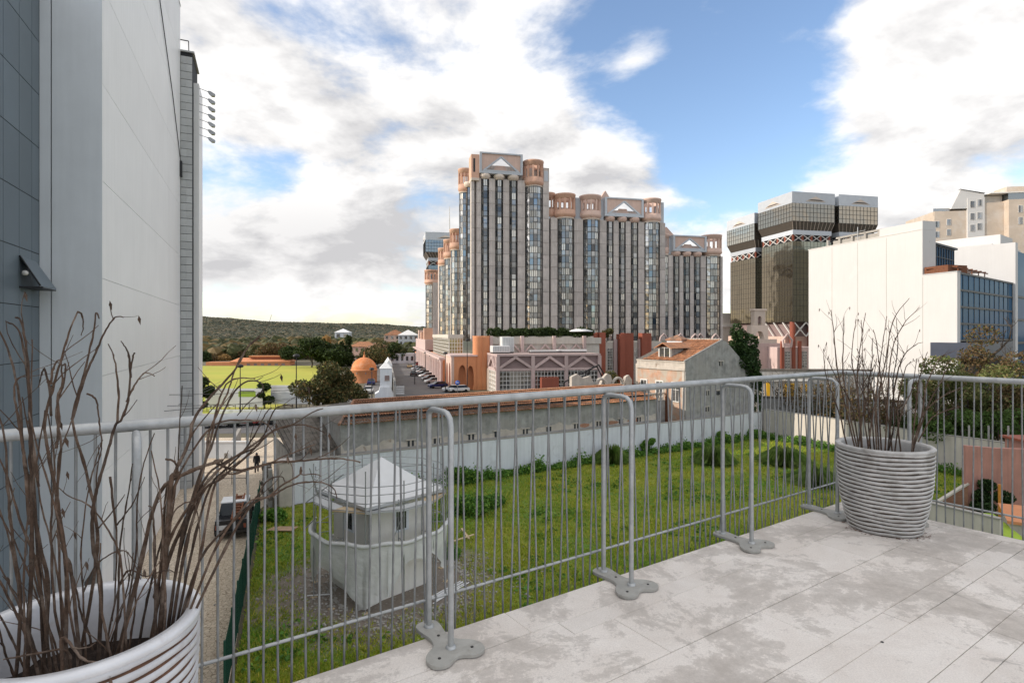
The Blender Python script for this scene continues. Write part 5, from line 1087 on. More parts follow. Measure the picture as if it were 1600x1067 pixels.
for px, y in ((1467.5, 353), (1484, 350), (1467.5, 369), (1484, 366)): bwin(px, y, 5, 9)
for px, y in ((1577, 334), (1585, 334), (1577, 352), (1585, 352)): bwin(px, y, 5, 10, -2.06)

# ------------------------------------------------------------------ far houses on the left and end of the street
def block(name, label, p, rz, w, d, h, wall_m, roof_m, cols, floors, cat='house', hip=True, wm='glass_dark'):
    t = thing(name, label, cat, p, rz); MB().box(-w/2, w/2, 0, d, 0, h).build('wall', M[wall_m], t)
    if hip:
        o = .4; e = min(w, d)/2; mb = MB(); rh = e*.55; rx = max(0, w/2-e)
        mb.add([(-w/2-o, -o, h), (w/2+o, -o, h), (w/2+o, d+o, h), (-w/2-o, d+o, h), (-rx-.01, d/2, h+rh), (rx+.01, d/2, h+rh)], [(0, 1, 5, 4), (1, 2, 5), (2, 3, 4, 5), (3, 0, 4), (0, 3, 2, 1)]); mb.build('roof', M[roof_m], t)
    else: MB().box(-w/2-.1, w/2+.1, -.1, d+.1, h, h+.4).build('roof', M[roof_m], t)
    cw = w/cols; fh_ = h/floors; me = MB().box(-cw*.24, cw*.24, -.06, .01, 0, fh_*.5).mesh('window', M[wm])
    for i in range(cols):
        for j in range(floors): inst('window', me, t, (-w/2+cw*(i+.5), 0, fh_*(j+.3)))
    me = MB().box(-.01, .06, -.4, .4, 0, fh_*.5).mesh('window', M[wm])
    for i in range(max(2, int(d/3))):
        for j in range(floors): inst('window', me, t, (w/2, d*(i+.5)/max(2, int(d/3)), fh_*(j+.3)))
    return t
lo = thing('long_orange_building', 'long low orange building with raised tiled roof at the field edge', 'building', at(405, 573, 218), radians(4))
MB().box(-11, 11.5, 0, 6, 0, 1.9).build('wall', M['orange_wall'], lo)
MB().add([(-11.3, -.3, 1.9), (11.8, -.3, 1.9), (9.5, 4, 3.3), (-9, 4, 3.3), (11.8, 8, 1.9), (-11.3, 8, 1.9)], [(0, 1, 2, 3), (3, 2, 4, 5), (1, 4, 2), (0, 3, 5)]).build('roof', M['orange_wall'], lo)
MB().box(-4, 7.5, 2.2, 5.8, 3.0, 3.7).build('clerestory', M['red_column'], lo); MB().box(-4.6, 8.1, 1.9, 6.1, 3.7, 4.1).build('upper_roof', M['orange_wall'], lo)
MB().box(-20, -11.05, .5, 5, 0, 1.8).build('low_wing', M['orange_wall'], lo); me = MB().box(-.6, .6, -.05, .02, .2, 1.3).mesh('opening', M['mauve_panel'])
for k in range(6): inst('opening', me, lo, (-4+k*2.6, 0, 0))
dm_ = thing('domed_building', 'round orange building with a ribbed dome near the field', 'domed building', gnd(569, 597), 0)
rD = 3.15
MB().lathe([(rD, 0), (rD, 2.9), (rD+.12, 2.95), (rD+.12, 3.2), (rD-.08, 3.25)], 32).build('drum', M['orange_wall'], dm_)
MB().lathe([(rD*.98*cos(a), 3.2+3.0*sin(a)) for a in [k*pi/2/10 for k in range(10)]]+[(.25, 6.25), (.25, 6.7), (.1, 6.75), (.05, 7.6), (0, 7.7)], 32).build('dome', mat('orange_dome_render', (.62, .22, .08), .8, .1, .8, .1, 10, ov=0, dirt=(.66, .34, .2), dsc=.9), dm_)
me = MB().box(-.14, .14, -.1, .1, 0, .35).mesh('window', M['mauve_panel'])
for a in (-2.4, -1.9, -1.2, -.7): inst('window', me, dm_, (rD*cos(a), rD*sin(a), 2.2), a+pi/2)
wc = thing('white_well_house', 'white stepped masonry building with small square window by the ramp', 'building', gnd(602, 623), MA)
mb = MB(); mb.prism_xz([(-1.9, 0), (1.7, 0), (1.7, .9), (1.3, 1.3), (.95, 2.2), (-.95, 2.2), (-1.2, 1.3), (-1.9, .9)], 0, 3); mb.build('base', M['wall_white'], wc)
MB().box(-.95, 1.15, .3, 3.5, 2.2, 5.6).build('wall', M['wall_white'], wc)
mb = MB(); mb.add([(-1.05, .2, 5.6), (1.25, .2, 5.6), (1.25, 3.6, 5.6), (-1.05, 3.6, 5.6), (.1, 1.9, 6.9)], [(0, 1, 4), (1, 2, 4), (2, 3, 4), (3, 0, 4)]); mb.build('roof', M['white_sheet'], wc)
w_ = MB().box(-.1, .75, .2, .3, 3.4, 4.3).build('window', M['mauve_panel'], wc); MB().box(-.18, .83, .15, .22, 3.3, 3.4).build('sill', M['old_plaster_low'], w_)
MB().box(.0, 1.3, 6, 22, 0, 5.8).build('wall', M['wall_white'], wc); mb = MB(); mb.prism_xz([(-.1, 5.8), (1.4, 5.8), (.65, 6.9)], 5.9, 22.1); mb.build('roof', M['white_sheet'], wc)
MB().box(1.5, 1.9, -1, 60, 0, 3.4).build('retaining_wall', M['old_plaster'], wc)
rw2 = thing('street_parapet', 'long pale parapet wall between the ramp and the street', 'wall', mpt(-20.2, -16, G), MA)
MB().box(-.2, .25, 0, 120, 0, 1.5).build('masonry', M['wall_cream'], rw2); me = MB().box(-.3, .35, 0, .5, 1.5, 1.75).mesh('coping_block', M['pavement'])
for k in range(18): MB().box(-.3, .35, k*6.6, k*6.6+.5, 0, 1.7).build('pier', M['wall_white'], rw2)
MB().box(-.26, .31, 0, 120, 1.5, 1.6).build('coping', M['rust'], rw2)
sg = thing('road_sign', 'white road sign of four stacked panels beside the ramp', 'sign', gnd(625, 620), MA)
for k in range(4): MB().box(-.8, .8, -.03, .03, .5+k*.42, .5+k*.42+.3).build('sign_panel', M['white_sheet'], sg)
for k in (-.7, .7): MB().tube([(k, .05, 0), (k, .05, 2.2)], .04, 6).build('post', M['scaf'], sg)
hs = [('house', 'tall white gabled house on the slope left of the flats', at(534, 573, 330), .1, 8, 9, 13, 'wall_white', 'white_sheet', 2, 3),
      ('house', 'peach coloured block of flats at the end of the street', at(617, 560, 300), .15, 11, 10, 10.5+1, 'salmon', 'tile_roof', 4, 4),
      ('house', 'white block of flats with pale gable at the end of the street', at(638, 560, 290), .2, 10, 10, 11.5, 'wall_white', 'white_sheet', 4, 4),
      ('house', 'pink block of flats partly hidden by the mall', at(652, 560, 300), .2, 8, 10, 9.5, 'pink_plaster', 'tile_roof', 3, 3),
      ('house', 'long cream low house below the peach flats', at(607, 560, 262), .15, 13, 6, 4.4, 'wall_cream', 'wall_cream', 6, 1),
      ('house', 'red roofed low house behind the orange dome', at(566, 566, 255), .05, 12, 8, 6.4, 'salmon', 'tile_roof', 5, 2),
      ('house', 'grey pink row of houses behind the dome', at(588, 568, 245), .1, 10, 8, 6.0, 'pink_plaster', 'tile_roof_old', 5, 2),
      ('house', 'bright white low building at the street end', at(640, 560, 235), .22, 16, 6, 3.6, 'wall_white', 'wall_white', 8, 1)]
for nm, lb_, p, rz, w, d, h, wm_, rm, c_, f_ in hs: p.z = G; block(nm, lb_, p, rz, w, d, h, wm_, rm, c_, f_, hip=rm in ('tile_roof', 'tile_roof_old', 'white_sheet'))
# billboards
def board(label, px0, px1, y0, y1, D, pic):
    p0 = at(px0, y1, D); p1 = at(px1, y0, D); w = p1.x-p0.x; h = p1.z-p0.z; t = thing('billboard', label, 'billboard', (p0.x, D, G), 0)
    z = p0.z-G; b = MB().box(0, w, 0, .15, z, z+h).build('panel', M['white_sheet'], t)
    for k in range(6): MB().box(w*(k+.5)/6-.04, w*(k+.5)/6+.04, .15, .25, 0, z+h).build('post', M['mullion'], t)
    if pic:
        MB().box(w*.58, w*.88, -.012, -.002, z+h*.55, z+h*.85).build('green_print', M['lime'], t); MB().box(w*.6, w*.86, -.02, -.012, z+h*.83, z+h*.88).build('dark_print_line', M['mullion'], t)
        MB().box(w*.08, w*.11, -.012, -.002, z+.1, z+.2).build('small_print', M['mullion'], t); MB().box(w*.48, w*.51, -.012, -.002, z+.1, z+.2).build('small_print', M['mullion'], t)
    else:
        for k, (a, c_) in enumerate(((.04, .36), (.04, .44), (.04, .44))): MB().box(w*a, w*c_, -.012, -.002, z+h*(.86-k*.15), z+h*(.89-k*.15)).build('text_line', M['tile_grey'], t)
board('first white billboard with a green picture panel in front of the field', 321, 410, 607, 636, 91, 1)
board('second white billboard with three grey text lines behind the big tree', 423, 503, 602, 631, 93, 0)
MB_ = MB().box(0, 9, 0, .3, 0, .9); t = thing('low_wall', 'pale roadside kerb wall under the billboards', 'wall', (-46, 86.5, G)); MB().box(0, 22, 0, .3, 0, .5).build('masonry', M['wall_white'], t)
# ------------------------------------------------------------------ terrace
RD = Vector((.828, .561, 0)); RA = atan2(.561, .828); RP = Vector((-.393, 2.69, 0)); CT = 3.86; CN = RP+RD*CT
R2 = Vector((.6, -.8, 0)); R2A = atan2(-.8, .6)
tr = thing('terrace', None, None, (CN.x, CN.y, 0), RA); tag(tr, kind='structure')
for k in ('label', 'category'):
    if k in tr: del tr[k]
# local frame: origin at the corner, x along the front rail (negative to the left), y outwards
base = MB(); base.prism([(-8.5, -.06), (.0, -.06), (-.3, -3.2), (-.6, -7.5), (-8.5, -7.5)], -.5, -.035); base.build('terrace_slab', M['concrete'], tr)
def side_x(y): return -.055+.18*y*0-.03*(-y)*0+(-y)*(-cos(RA-R2A-pi/2+0)*0)
ang2 = R2A-RA           # direction of the side rail in this frame
sdx, sdy = cos(ang2), sin(ang2)
def edge_x(y, off): return (y/sdy)*sdx-off
rows = [.055, .285, .41, .765, 1.12, 1.245, 1.49, 1.61, 1.97, 2.10, 2.46, 2.82, 2.94, 3.3, 3.66, 3.8, 4.2, 4.6]
gp = .0024
def slab(x0a, x0b, x1a, x1b, ya, yb, nm='stone_slab', z=0.0):
    q = MB(); dz = R.uniform(-.0012, .0012); h = .03
    q.add([(x0a, ya, z+dz), (x1a, ya, z+dz), (x1b, yb, z+dz), (x0b, yb, z+dz), (x0a, ya, z-h), (x1a, ya, z-h), (x1b, yb, z-h), (x0b, yb, z-h)], [(0, 3, 2, 1), (4, 5, 6, 7), (0, 1, 5, 4), (1, 2, 6, 5), (2, 3, 7, 6), (3, 0, 4, 7)]); o = q.build(nm, M['slab'], tr); b = o.modifiers.new('b', 'BEVEL'); b.width = .0025; b.segments = 1
rr = random.Random(5)
for i in range(len(rows)-1):
    a, b = -rows[i], -rows[i+1]; xr = [edge_x(a, .19), edge_x(b, .19)]; x = -8.2+rr.uniform(0, 1.0); cuts = []
    Lr = 1.25 if (rows[i+1]-rows[i]) < .2 else (1.7 if i > 1 else 1.3)
    if i == 1: cuts = [-8, -6.2, -4.62, -3.31, -1.9, -.4]
    elif i == 0: cuts = [-8, -6.6, -5.1, -3.47, -2.05, -.75]
    elif i == 2: cuts = [-8, -6.4, -4.95, -3.06, -1.2]
    else:
        while x < min(xr)-.5: cuts.append(x); x += Lr*rr.uniform(.7, 1.15)
    prev = -8.6
    for c in cuts+[None]:
        if c is None: slab(prev+gp, prev+gp, xr[0], xr[1], a-gp/2, b+gp/2)
        else: slab(prev+gp, prev+gp, c, c, a-gp/2, b+gp/2); prev = c
# border strip along the side rail
y = -.055
while y > -4.5:
    L_ = 1.25; y2 = y-L_; slab(edge_x(y, .185), edge_x(y2, .185), edge_x(y, .06), edge_x(y2, .06), y, y2+gp, 'border_stone'); y = y2
MB().add([(edge_x(-.055, .06), -.055, -.005), (edge_x(-.055, .06), -.055, -.5), (edge_x(-5, .06), -5, -.5), (edge_x(-5, .06), -5, -.005)], [(0, 1, 2, 3)]).build('side_fascia', M['concrete'], tr)
q = MB(); q.tube([(0, 0, .001), (0, 0, .003)], .007, 8); q.build('drain_hole', M['dark_joint'], tr, loc=(-2.2, -1.25, 0))

# ------------------------------------------------------------------ railing
NB = 'bar'
def lean_bar(y_top, y_rail, dn=.22):
    z0, zr, zt = -dn, .125, 1.065; k = (y_top-y_rail)/(zt-zr)
    return MB().tube([(0, y_rail-k*(zr-z0), z0), (0, y_rail, zr), (0, y_top, zt)], .0050, 7).tube([(-.004, y_rail-.004, zr-.011), (0, y_rail-.003, zr), (.004, y_rail-.004, zr+.010)], [.003, .0085, .003], 6).mesh('bar', M['galv_bar'])
barA = lean_bar(.0, .042); barB = lean_bar(.085, .046)
plate = [(0, .06), (-.045, .045), (-.056, 0), (-.043, -.1), (-.06, -.165), (-.112, -.21), (-.135, -.26), (-.118, -.31), (-.065, -.325), (0, -.292), (.065, -.325), (.118, -.31), (.135, -.26), (.112, -.21), (.06, -.165), (.043, -.1), (.056, 0), (.045, .045)]
pc = [Vector((x, y, 0)) for x, y in plate]; pp = []
for i in range(len(pc)):
    p0, p1, p2, p3 = pc[i-1], pc[i], pc[(i+1) % len(pc)], pc[(i+2) % len(pc)]
    for j in range(4):
        t = j/4; v = .5*((2*p1)+(p2-p0)*t+(2*p0-5*p1+4*p2-p3)*t*t+(3*p1-p0-3*p2+p3)*t**3); pp.append((v.x, v.y))
plate_me = MB().prism(pp, .002, .02).mesh('base_plate', M['plate'])
sm_ = MB(); yi = -.22
path = [(0, 0, .02), (0, 0, .55), (0, 0, 1.02), (0, -.008, 1.035), (0, -.03, 1.047), (0, -.06, 1.05), (0, -.15, 1.05), (0, -.185, 1.045), (0, -.21, 1.025), (0, -.22, .99), (0, -.22, .5), (0, -.22, .02)]
sm_.tube(path, .0135, 12); sm_.lathe([(.024, .02), (.022, .028), (.0135, .03)], 12); sm_.lathe([(.024, .02), (.022, .028), (.0135, .03)], 12, c=(0, yi, 0)); supp_me = sm_.mesh('support_post', M['galv'])
bolt_me = MB().lathe([(.007, .02), (.007, .0225), (.003, .0228), (0, .0215)], 10).mesh('bolt', M['mullion'])
def railing(name, label, origin, ang, x0, x1, sup, flip_first=0):
    t = thing(name, label, 'railing', origin, ang, 'galvanised terrace railings')
    MB().tube([(x0, 0, 1.072), (x1, 0, 1.072)], .0205, 16).build('top_rail', M['galv'], t)
    MB().tube([(x0, .043, .125), (x1+.02, .043, .125)], .0075, 8).build('bottom_rail', M['galv'], t)
    n = int((x1-x0)/.111)
    for i in range(n+1):
        xa = x1-.03-i*.111
        if xa > x0: inst('bar', barA, t, (xa, 0, 0), rot=(0, R.gauss(0, .0022), 0))
        xb = xa-.0555
        if xb > x0: inst('bar', barB, t, (xb, 0, 0), rot=(0, R.gauss(0, .0022), 0))
    for s_ in sup:
        o = inst('support_post', supp_me, t, (s_, 0, 0)); p = inst('base_plate', plate_me, o, bevel=.003)
        for bx_, by_ in ((-.08, -.268), (.08, -.268), (.0, -.10)): inst('bolt', bolt_me, o, (bx_, by_, 0))
    return t
railing('railing', 'long galvanised railing along the front terrace edge', RP, RA, -3.4, CT, [-1.155, 0, 1.12, 2.24, 3.36])
railing('railing', 'shorter galvanised side railing behind the right planter', CN, R2A, 0, 3.2, [.58, 1.72+.4])

# ------------------------------------------------------------------ planters
def ribn_(i, per): return (i//per)*1.7
def planter(label, c, r0, r1, h, ridge, nrib, seed):
    t = thing('planter', label, 'planter', c); rnd = random.Random(seed); n = 110; per = 8; m = nrib*per; rows_ = m+1
    ph = [rnd.uniform(0, 6.28) for _ in range(8)]
    V = []; Fq = []; mi = []
    for i in range(rows_):
        u = i/m; k = i % per; ribn = i//per
        for j in range(n):
            a = 2*pi*j/n
            wob = .003*sin(3*a+ph[0]+ribn*.25)+.0018*sin(7*a+ph[1]+ribn*.9)+.001*sin(13*a+ph[2]+ribn*2.3)
            z = h*u+wob*(1 if 0 < u < 1 else 0)*min(1, 6*(1-u))
            uu = u**.8; r = r0+(r1-r0)*uu+.018*sin(pi*u)
            r += (-.004, .0035, .0075, .009, .0095, .009, .0078, .004)[k]+.001*sin(5*a+ribn)
            V.append((r*cos(a), r*sin(a), z))
    for i in range(m):
        for j in range(n):
            Fq.append((i*n+j, i*n+(j+1) % n, (i+1)*n+(j+1) % n, (i+1)*n+j)); mi.append(1 if (i % per in (0, per-1)) or (i % per == 1 and sin(4*2*pi*j/n+ribn_(i, per))+sin(9*2*pi*j/n+2*ribn_(i, per)) > .1) else 0)
    o = inst('ribbed_body', arr_mesh('ribbed_body', np.array(V), np.array(Fq), [M[ridge], M['pot_groove' if ridge == 'pot_ridge' else 'pot_groove_brown']], np.array(mi), True), t)
    R_ = r1+.006
    rim = MB().lathe([(R_-.004, h-.012), (R_+.006, h-.004), (R_+.007, h+.008), (R_, h+.016), (R_-.028, h+.014), (R_-.034, h), (R_-.04, h-.10), (R_-.055, h-.2)], 96); rim.build('rim', M[ridge], t)
    MB().lathe([(r0-.01, .0), (r0+.002, 0), (r0+.002, .01)], 64).build('foot_ring', M['pot_groove'], t)
    s_ = MB(); nn = 40; V = []; 
    for i in range(9):
        for j in range(nn): a = 2*pi*j/nn; rr_ = (R_-.05)*i/8; V.append((rr_*cos(a), rr_*sin(a), h-.15+R.uniform(-.008, .012)))
    s_.add(V, [(i*nn+j, i*nn+(j+1) % nn, (i+1)*nn+(j+1) % nn, (i+1)*nn+j) for i in range(8) for j in range(nn)], 0, True); s_.build('soil', M['soil'], t)
    return t
PR = Vector((2.693, 4.12, 0)); PL = Vector((-1.17, 1.55, 0))
planter('grey ribbed planter in the terrace corner holding dead twigs', PR, .218, .296, .59, 'pot_ridge', 21, 3)
planter('white ribbed planter in the left foreground with brown soil', PL, .20, .272, .60, 'pot_ridge_white', 21, 5)
MB().lathe([(0, .0015), (.25, .0015), (.252, .0018)], 40)
# dead shrubs: traced main stems with side twigs, every stem its own part
def stem(par, org, pts, r0, r1, rnd, twigs=2, n=7, jit=.0009):
    P = smooth_path([Vector(p)-org for p in pts], 5, jit); k = len(P); mb = MB()
    rad = [(r0+(r1-r0)*i/(k-1))*(1+(.30 if (i*7+3) % 9 == 0 else 0)+rnd.uniform(-.06, .06)) for i in range(k)]
    mb.tube(P, rad, n)
    for j in range(twigs):
        i = rnd.randint(int(k*.35), k-2); d = (P[min(i+1, k-1)]-P[i-1]).normalized(); a = Vector((rnd.uniform(-1, 1), rnd.uniform(-1, 1), rnd.uniform(-.1, .8))).normalized()
        dd = (d*.8+a*.75).normalized(); L_ = rnd.uniform(.04, .15); q = P[i]; tp = [q]
        for s_ in range(4): dd = (dd+Vector((rnd.uniform(-.25, .25), rnd.uniform(-.25, .25), rnd.uniform(-.1, .2)))).normalized(); q = q+dd*L_/4; tp.append(q)
        mb.tube(tp, [rad[i]*.55, rad[i]*.5, rad[i]*.45, rad[i]*.35, rad[i]*.3], 5)
        if rnd.random() < .22: # withered curled leaf
            q = tp[-1]; s2_ = .005; mb.add([q, q+Vector((s2_, .002, -.01)), q+Vector((.002, s2_, -.028)), q+Vector((-s2_*.7, 0, -.012))], [(0, 1, 2), (0, 2, 3)])
    return mb.build('stem', M['bark'], par)
ds = thing('dead_shrub', 'dense leafless shrub with thick dark stems in the white left planter', 'dead plant', (PL.x, PL.y, .45))
ol = Vector((PL.x, PL.y, .45)); rn = random.Random(12)
def C(cx, cy, s=.2437, ox=200, oy=520): return (ox+cx*s, oy+cy*s)
TR = [  # (depth at root, depth at tip, radius mm, [(px,py)...])
 (1.5, 1.55, 8, [(62, 1050), (75, 930), (62, 850), (45, 760), (35, 690), (30, 620), (12, 545), (-12, 500)]),
 (1.45, 1.5, 8, [(40, 1050), (48, 900), (50, 780), (48, 690), (46, 620), (43, 560), (34, 505), (24, 496)]),
 (1.5, 1.55, 7, [(72, 1040), (62, 900), (55, 800), (50, 700), (44, 600), (36, 540), (27, 512), (10, 503)]),
 (1.55, 1.6, 8, [(100, 1000), (104, 900), (92, 800), (78, 720), (70, 660), (84, 600), (96, 560), (108, 520), (122, 486)]),
 (1.55, 1.6, 4, [(122, 488), (128, 492), (130, 510), (127, 524)]),
 (1.6, 1.65, 7, [(118, 985), (150, 880), (148, 800), (130, 720), (113, 655), (127, 600), (137, 560), (146, 520), (150, 489), (155, 498)]),
 (1.6, 1.62, 6, [(113, 655), (124, 615), (138, 575), (152, 545), (166, 515), (180, 496), (193, 496)]),
 (1.6, 1.6, 5.5, [(100, 940), (92, 860), (90, 730), (100, 690), (113, 655)]),
 (1.55, 1.6, 8, [(150, 1000), (158, 930), (145, 850), (145, 800), (150, 770), (158, 740), (170, 700), (180, 665), (190, 655), (200, 625), (204, 580), (208, 555), (210, 552)]),
 (1.6, 1.62, 5, [(204, 590), (202, 560), (197, 545), (189, 533)]),
 (1.6, 1.62, 5, [(183, 662), (185, 620), (182, 580), (177, 555), (169, 537)]),
 (1.6, 1.63, 4.5, [(198, 628), (205, 612), (214, 596), (224, 584), (233, 583), (242, 588)]),
 (1.6, 1.62, 4, [(135, 615), (146, 620), (152, 632), (155, 660), (159, 690), (156, 715), (147, 730), (135, 765)]),
 (1.5, 1.5, 6, [(88, 700), (92, 660), (90, 620), (98, 600), (96, 575), (102, 568)]),
 (1.5, 1.5, 5, [(80, 650), (78, 615), (70, 577), (65, 585), (60, 605)]), (1.5, 1.5, 5, [(80, 600), (82, 580), (88, 565), (95, 562)]),
 (1.45, 1.4, 7, [(20, 1050), (32, 940), (20, 850), (12, 760), (8, 690), (-5, 640)]),
 (1.48, 1.5, 6, [(85, 1010), (60, 900), (30, 810), (10, 740), (-10, 700)]),
 (1.5, 1.5, 6, [(45, 820), (40, 740), (36, 700), (28, 650), (22, 610), (30, 590), (50, 590)]),
 (1.5, 1.5, 5, [(60, 760), (50, 680), (49, 620), (50, 530)]),
 (1.55, 1.55, 7, [(130, 960), (112, 900), (100, 860), (88, 790), (95, 700), (88, 640), (100, 598), (102, 568)]),
 # right hand group leaning over the lane
 (1.62, 1.8, 9, [(248, 960)]+[C(265, 1050), C(300, 900), C(330, 830), C(390, 700), C(420, 560), C(520, 420), C(620, 310), C(690, 230), C(770, 90), C(845, 20)]),
 (1.62, 1.8, 7, [(240, 965), (262, 850), C(300, 980), C(400, 880), C(490, 850), C(520, 640), C(590, 480), C(640, 380), C(690, 230), C(760, 100), C(835, 40)]),
 (1.62, 1.8, 7, [(235, 960), (255, 870), C(420, 1060), C(480, 880), C(540, 640), C(570, 480), C(630, 330), C(720, 290), C(815, 295)]),
 (1.62, 1.8, 6, [(252, 955), (280, 860), C(430, 1000), C(530, 740), C(600, 540), C(680, 380), C(770, 310), C(850, 320), C(860, 370), C(780, 440), C(700, 530)]),
 (1.62, 1.8, 6, [(232, 970), (250, 900), C(250, 1000), C(330, 900), C(400, 780), C(500, 640), C(600, 570), C(750, 560), C(860, 570), C(920, 620), C(940, 665)]),
 (1.62, 1.85, 7, [(225, 975), (262, 880), C(440, 1060), C(560, 900), C(680, 800), C(800, 720), C(900, 650), C(1000, 600), C(1120, 590), C(1200, 610), C(1260, 640)]),
 (1.62, 1.85, 7, [(258, 950), (285, 880), C(470, 1040), C(600, 930), C(750, 800), C(860, 690), C(940, 620), C(1050, 590), C(1180, 510), C(1250, 485)]),
 (1.62, 1.85, 6, [(262, 945), (300, 860), C(520, 1000), C(620, 880), C(740, 760), C(820, 640), C(880, 520), C(920, 480)]),
 (1.62, 1.85, 6, [(255, 960), (280, 870), C(480, 960), C(620, 830), C(740, 770), C(850, 700), C(930, 510), C(990, 465), C(1060, 470)]),
 (1.62, 1.85, 9, [(175, 1020), (215, 900), C(200, 1030), C(420, 880), C(600, 820), C(560, 830), C(700, 880), C(850, 850), C(940, 830), C(1100, 820), C(1300, 805), C(1400, 810), C(1490, 830)]),
 (1.62, 1.85, 6, [(262, 945), (310, 880), C(560, 960), C(700, 900), C(880, 845), C(980, 800), C(1080, 760), C(1200, 715)]),
 (1.62, 1.82, 5.5, [(268, 940), (310, 880), (380, 800), C(820, 1060), C(880, 960), C(940, 925), C(990, 925), C(1005, 955)]),
 (1.62, 1.82, 5.5, [(270, 935), (330, 870), C(760, 1100), C(900, 1050), C(980, 980), C(1100, 910), C(1110, 860), C(1110, 905), C(1200, 905), C(1240, 920)]),
 (1.62, 1.82, 6, [(265, 950), (340, 880), C(780, 1120), C(930, 1040), C(1040, 980), C(1160, 955), C(1260, 965), C(1320, 1000), C(1340, 1060)]),
 (1.62, 1.7, 5, [(240, 930), (262, 880), (285, 830), (310, 780), (318, 765)]), (1.6, 1.62, 6, [(245, 940), (242, 870), (240, 820), (238, 795), (232, 790)]),
 (1.62, 1.7, 5, [C(240, 810), C(290, 820), C(315, 860), C(320, 940), (275, 760), (262, 860), (250, 920)]), (1.6, 1.6, 4, [(250, 880), (262, 830), (272, 800), (290, 785), (305, 790), (312, 830), (310, 890)]),
 (1.6, 1.62, 5, [(172, 745), (178, 800), (183, 850), (180, 920), (176, 970)]), (1.6, 1.62, 3.5, [(183, 820), (205, 790), (215, 770), (226, 745)]), (1.6, 1.62, 3.5, [(150, 830), (175, 800), (190, 780), (195, 772)]),
 (1.5, 1.62, 4.5, [(200, 960), (190, 890), (170, 830), (140, 790), (108, 775), (90, 760)]), (1.45, 1.4, 7, [(100, 1090), (110, 1040), (100, 1015), (60, 1020), (5, 1030)]), (1.42, 1.4, 7, [(105, 1080), (96, 1010), (105, 1000), (130, 1030), (165, 1040), (172, 1080)]),
 (1.5, 1.6, 4, [(150, 930), (190, 905), (230, 900), (260, 890), (275, 895)]), (1.58, 1.62, 4, [(130, 925), (145, 890), (165, 870), (190, 860), (205, 870), (220, 905)]),
]
def soil_root(px, py, D):
    p = at(px, py, D); return p
for D0, D1_, rmm, pts in TR:
    n = len(pts); W3 = [at(p[0], p[1], D0+(D1_-D0)*i/(n-1)) for i, p in enumerate(pts)]
    if pts[0][1] > 925:
        a = W3[0]; v = Vector((a.x-PL.x, a.y-PL.y, 0)); 
        if v.length > .2: v = v.normalized()*.2
        W3[0] = Vector((PL.x+v.x, PL.y+v.y, .43))
    stem(ds, ol, W3, rmm*.00066, rmm*.00024, rn, twigs=2 if n > 5 else 0)
for k in range(22):   # thin filler stems behind
    a = rn.uniform(0, 6.28); r_ = rn.uniform(.03, .2); p = Vector((PL.x+r_*cos(a), PL.y+r_*sin(a), .43)); pts = [p]; d = Vector((cos(a)*.25-.12, sin(a)*.15+.05, 1)).normalized(); L_ = rn.uniform(.35, .85)
    for s_ in range(6): d = (d+Vector((rn.uniform(-.16, .16), rn.uniform(-.1, .1), .03))).normalized(); p = p+d*L_/6; pts.append(p)
    stem(ds, ol, pts, rn.uniform(.0025, .0045), .0014, rn, 2, 6)
dr = thing('dead_shrub', 'upright dead twigs rising from the grey corner planter', 'dead plant', (PR.x, PR.y, .44)); orr = Vector((PR.x, PR.y, .44)); rn = random.Random(21)
TP = [((1335, 700), (1310, 590), (1303, 520), (1300, 484)), ((1340, 702), (1322, 600), (1318, 540), (1320, 497)), ((1347, 705), (1338, 620), (1333, 560), (1335, 499)), ((1350, 700), (1340, 600), (1342, 540), (1352, 489)),
      ((1362, 702), (1358, 620), (1362, 570), (1365, 528)), ((1372, 705), (1370, 640), (1375, 560), (1385, 494)), ((1378, 705), (1376, 620), (1385, 560), (1396, 500), (1422, 466)), ((1382, 705), (1388, 640), (1392, 560), (1410, 510), (1440, 480)),
      ((1385, 705), (1400, 610), (1412, 560), (1430, 540), (1442, 535)), ((1375, 705), (1368, 630), (1352, 580), (1340, 545)), ((1332, 700), (1312, 640), (1292, 590), (1284, 545)), ((1345, 703), (1330, 640), (1308, 590), (1292, 560)),
      ((1420, 702), (1440, 650), (1450, 600), (1470, 560), (1478, 555)), ((1415, 700), (1450, 640), (1475, 590), (1484, 562)), ((1425, 698), (1450, 660), (1480, 640), (1502, 635)), ((1418, 698), (1440, 655), (1470, 622), (1505, 603)),
      ((1422, 700), (1432, 630), (1435, 590), (1452, 550)), ((1410, 705), (1404, 640), (1415, 580), (1425, 565)), ((1395, 705), (1405, 650), (1425, 610), (1435, 560)), ((1360, 700), (1350, 650), (1348, 600), (1345, 500)),
      ((1380, 702), (1395, 660), (1398, 600), (1402, 545), (1398, 498)), ((1368, 702), (1360, 660), (1350, 610), (1325, 570)), ((1398, 705), (1390, 650), (1378, 600), (1372, 540), (1366, 515)), ((1338, 698), (1345, 650), (1360, 600), (1368, 560)), ((1352, 705), (1366, 640), (1382, 590), (1392, 530))]
for k, pts in enumerate(TP):
    D0 = 4.02+.2*rn.random(); D1_ = D0+rn.uniform(-.15, .15); n = len(pts); W3 = [at(p[0]+rn.uniform(-3, 3) if i else p[0], p[1], D0+(D1_-D0)*i/(n-1)) for i, p in enumerate(pts)]
    v = Vector((W3[0].x-PR.x, W3[0].y-PR.y, 0)); v = v.normalized()*min(v.length, .21); W3[0] = Vector((PR.x+v.x, PR.y+v.y, .42))
    stem(dr, orr, W3, .0058, .0017, rn, 7, 6, .0022)
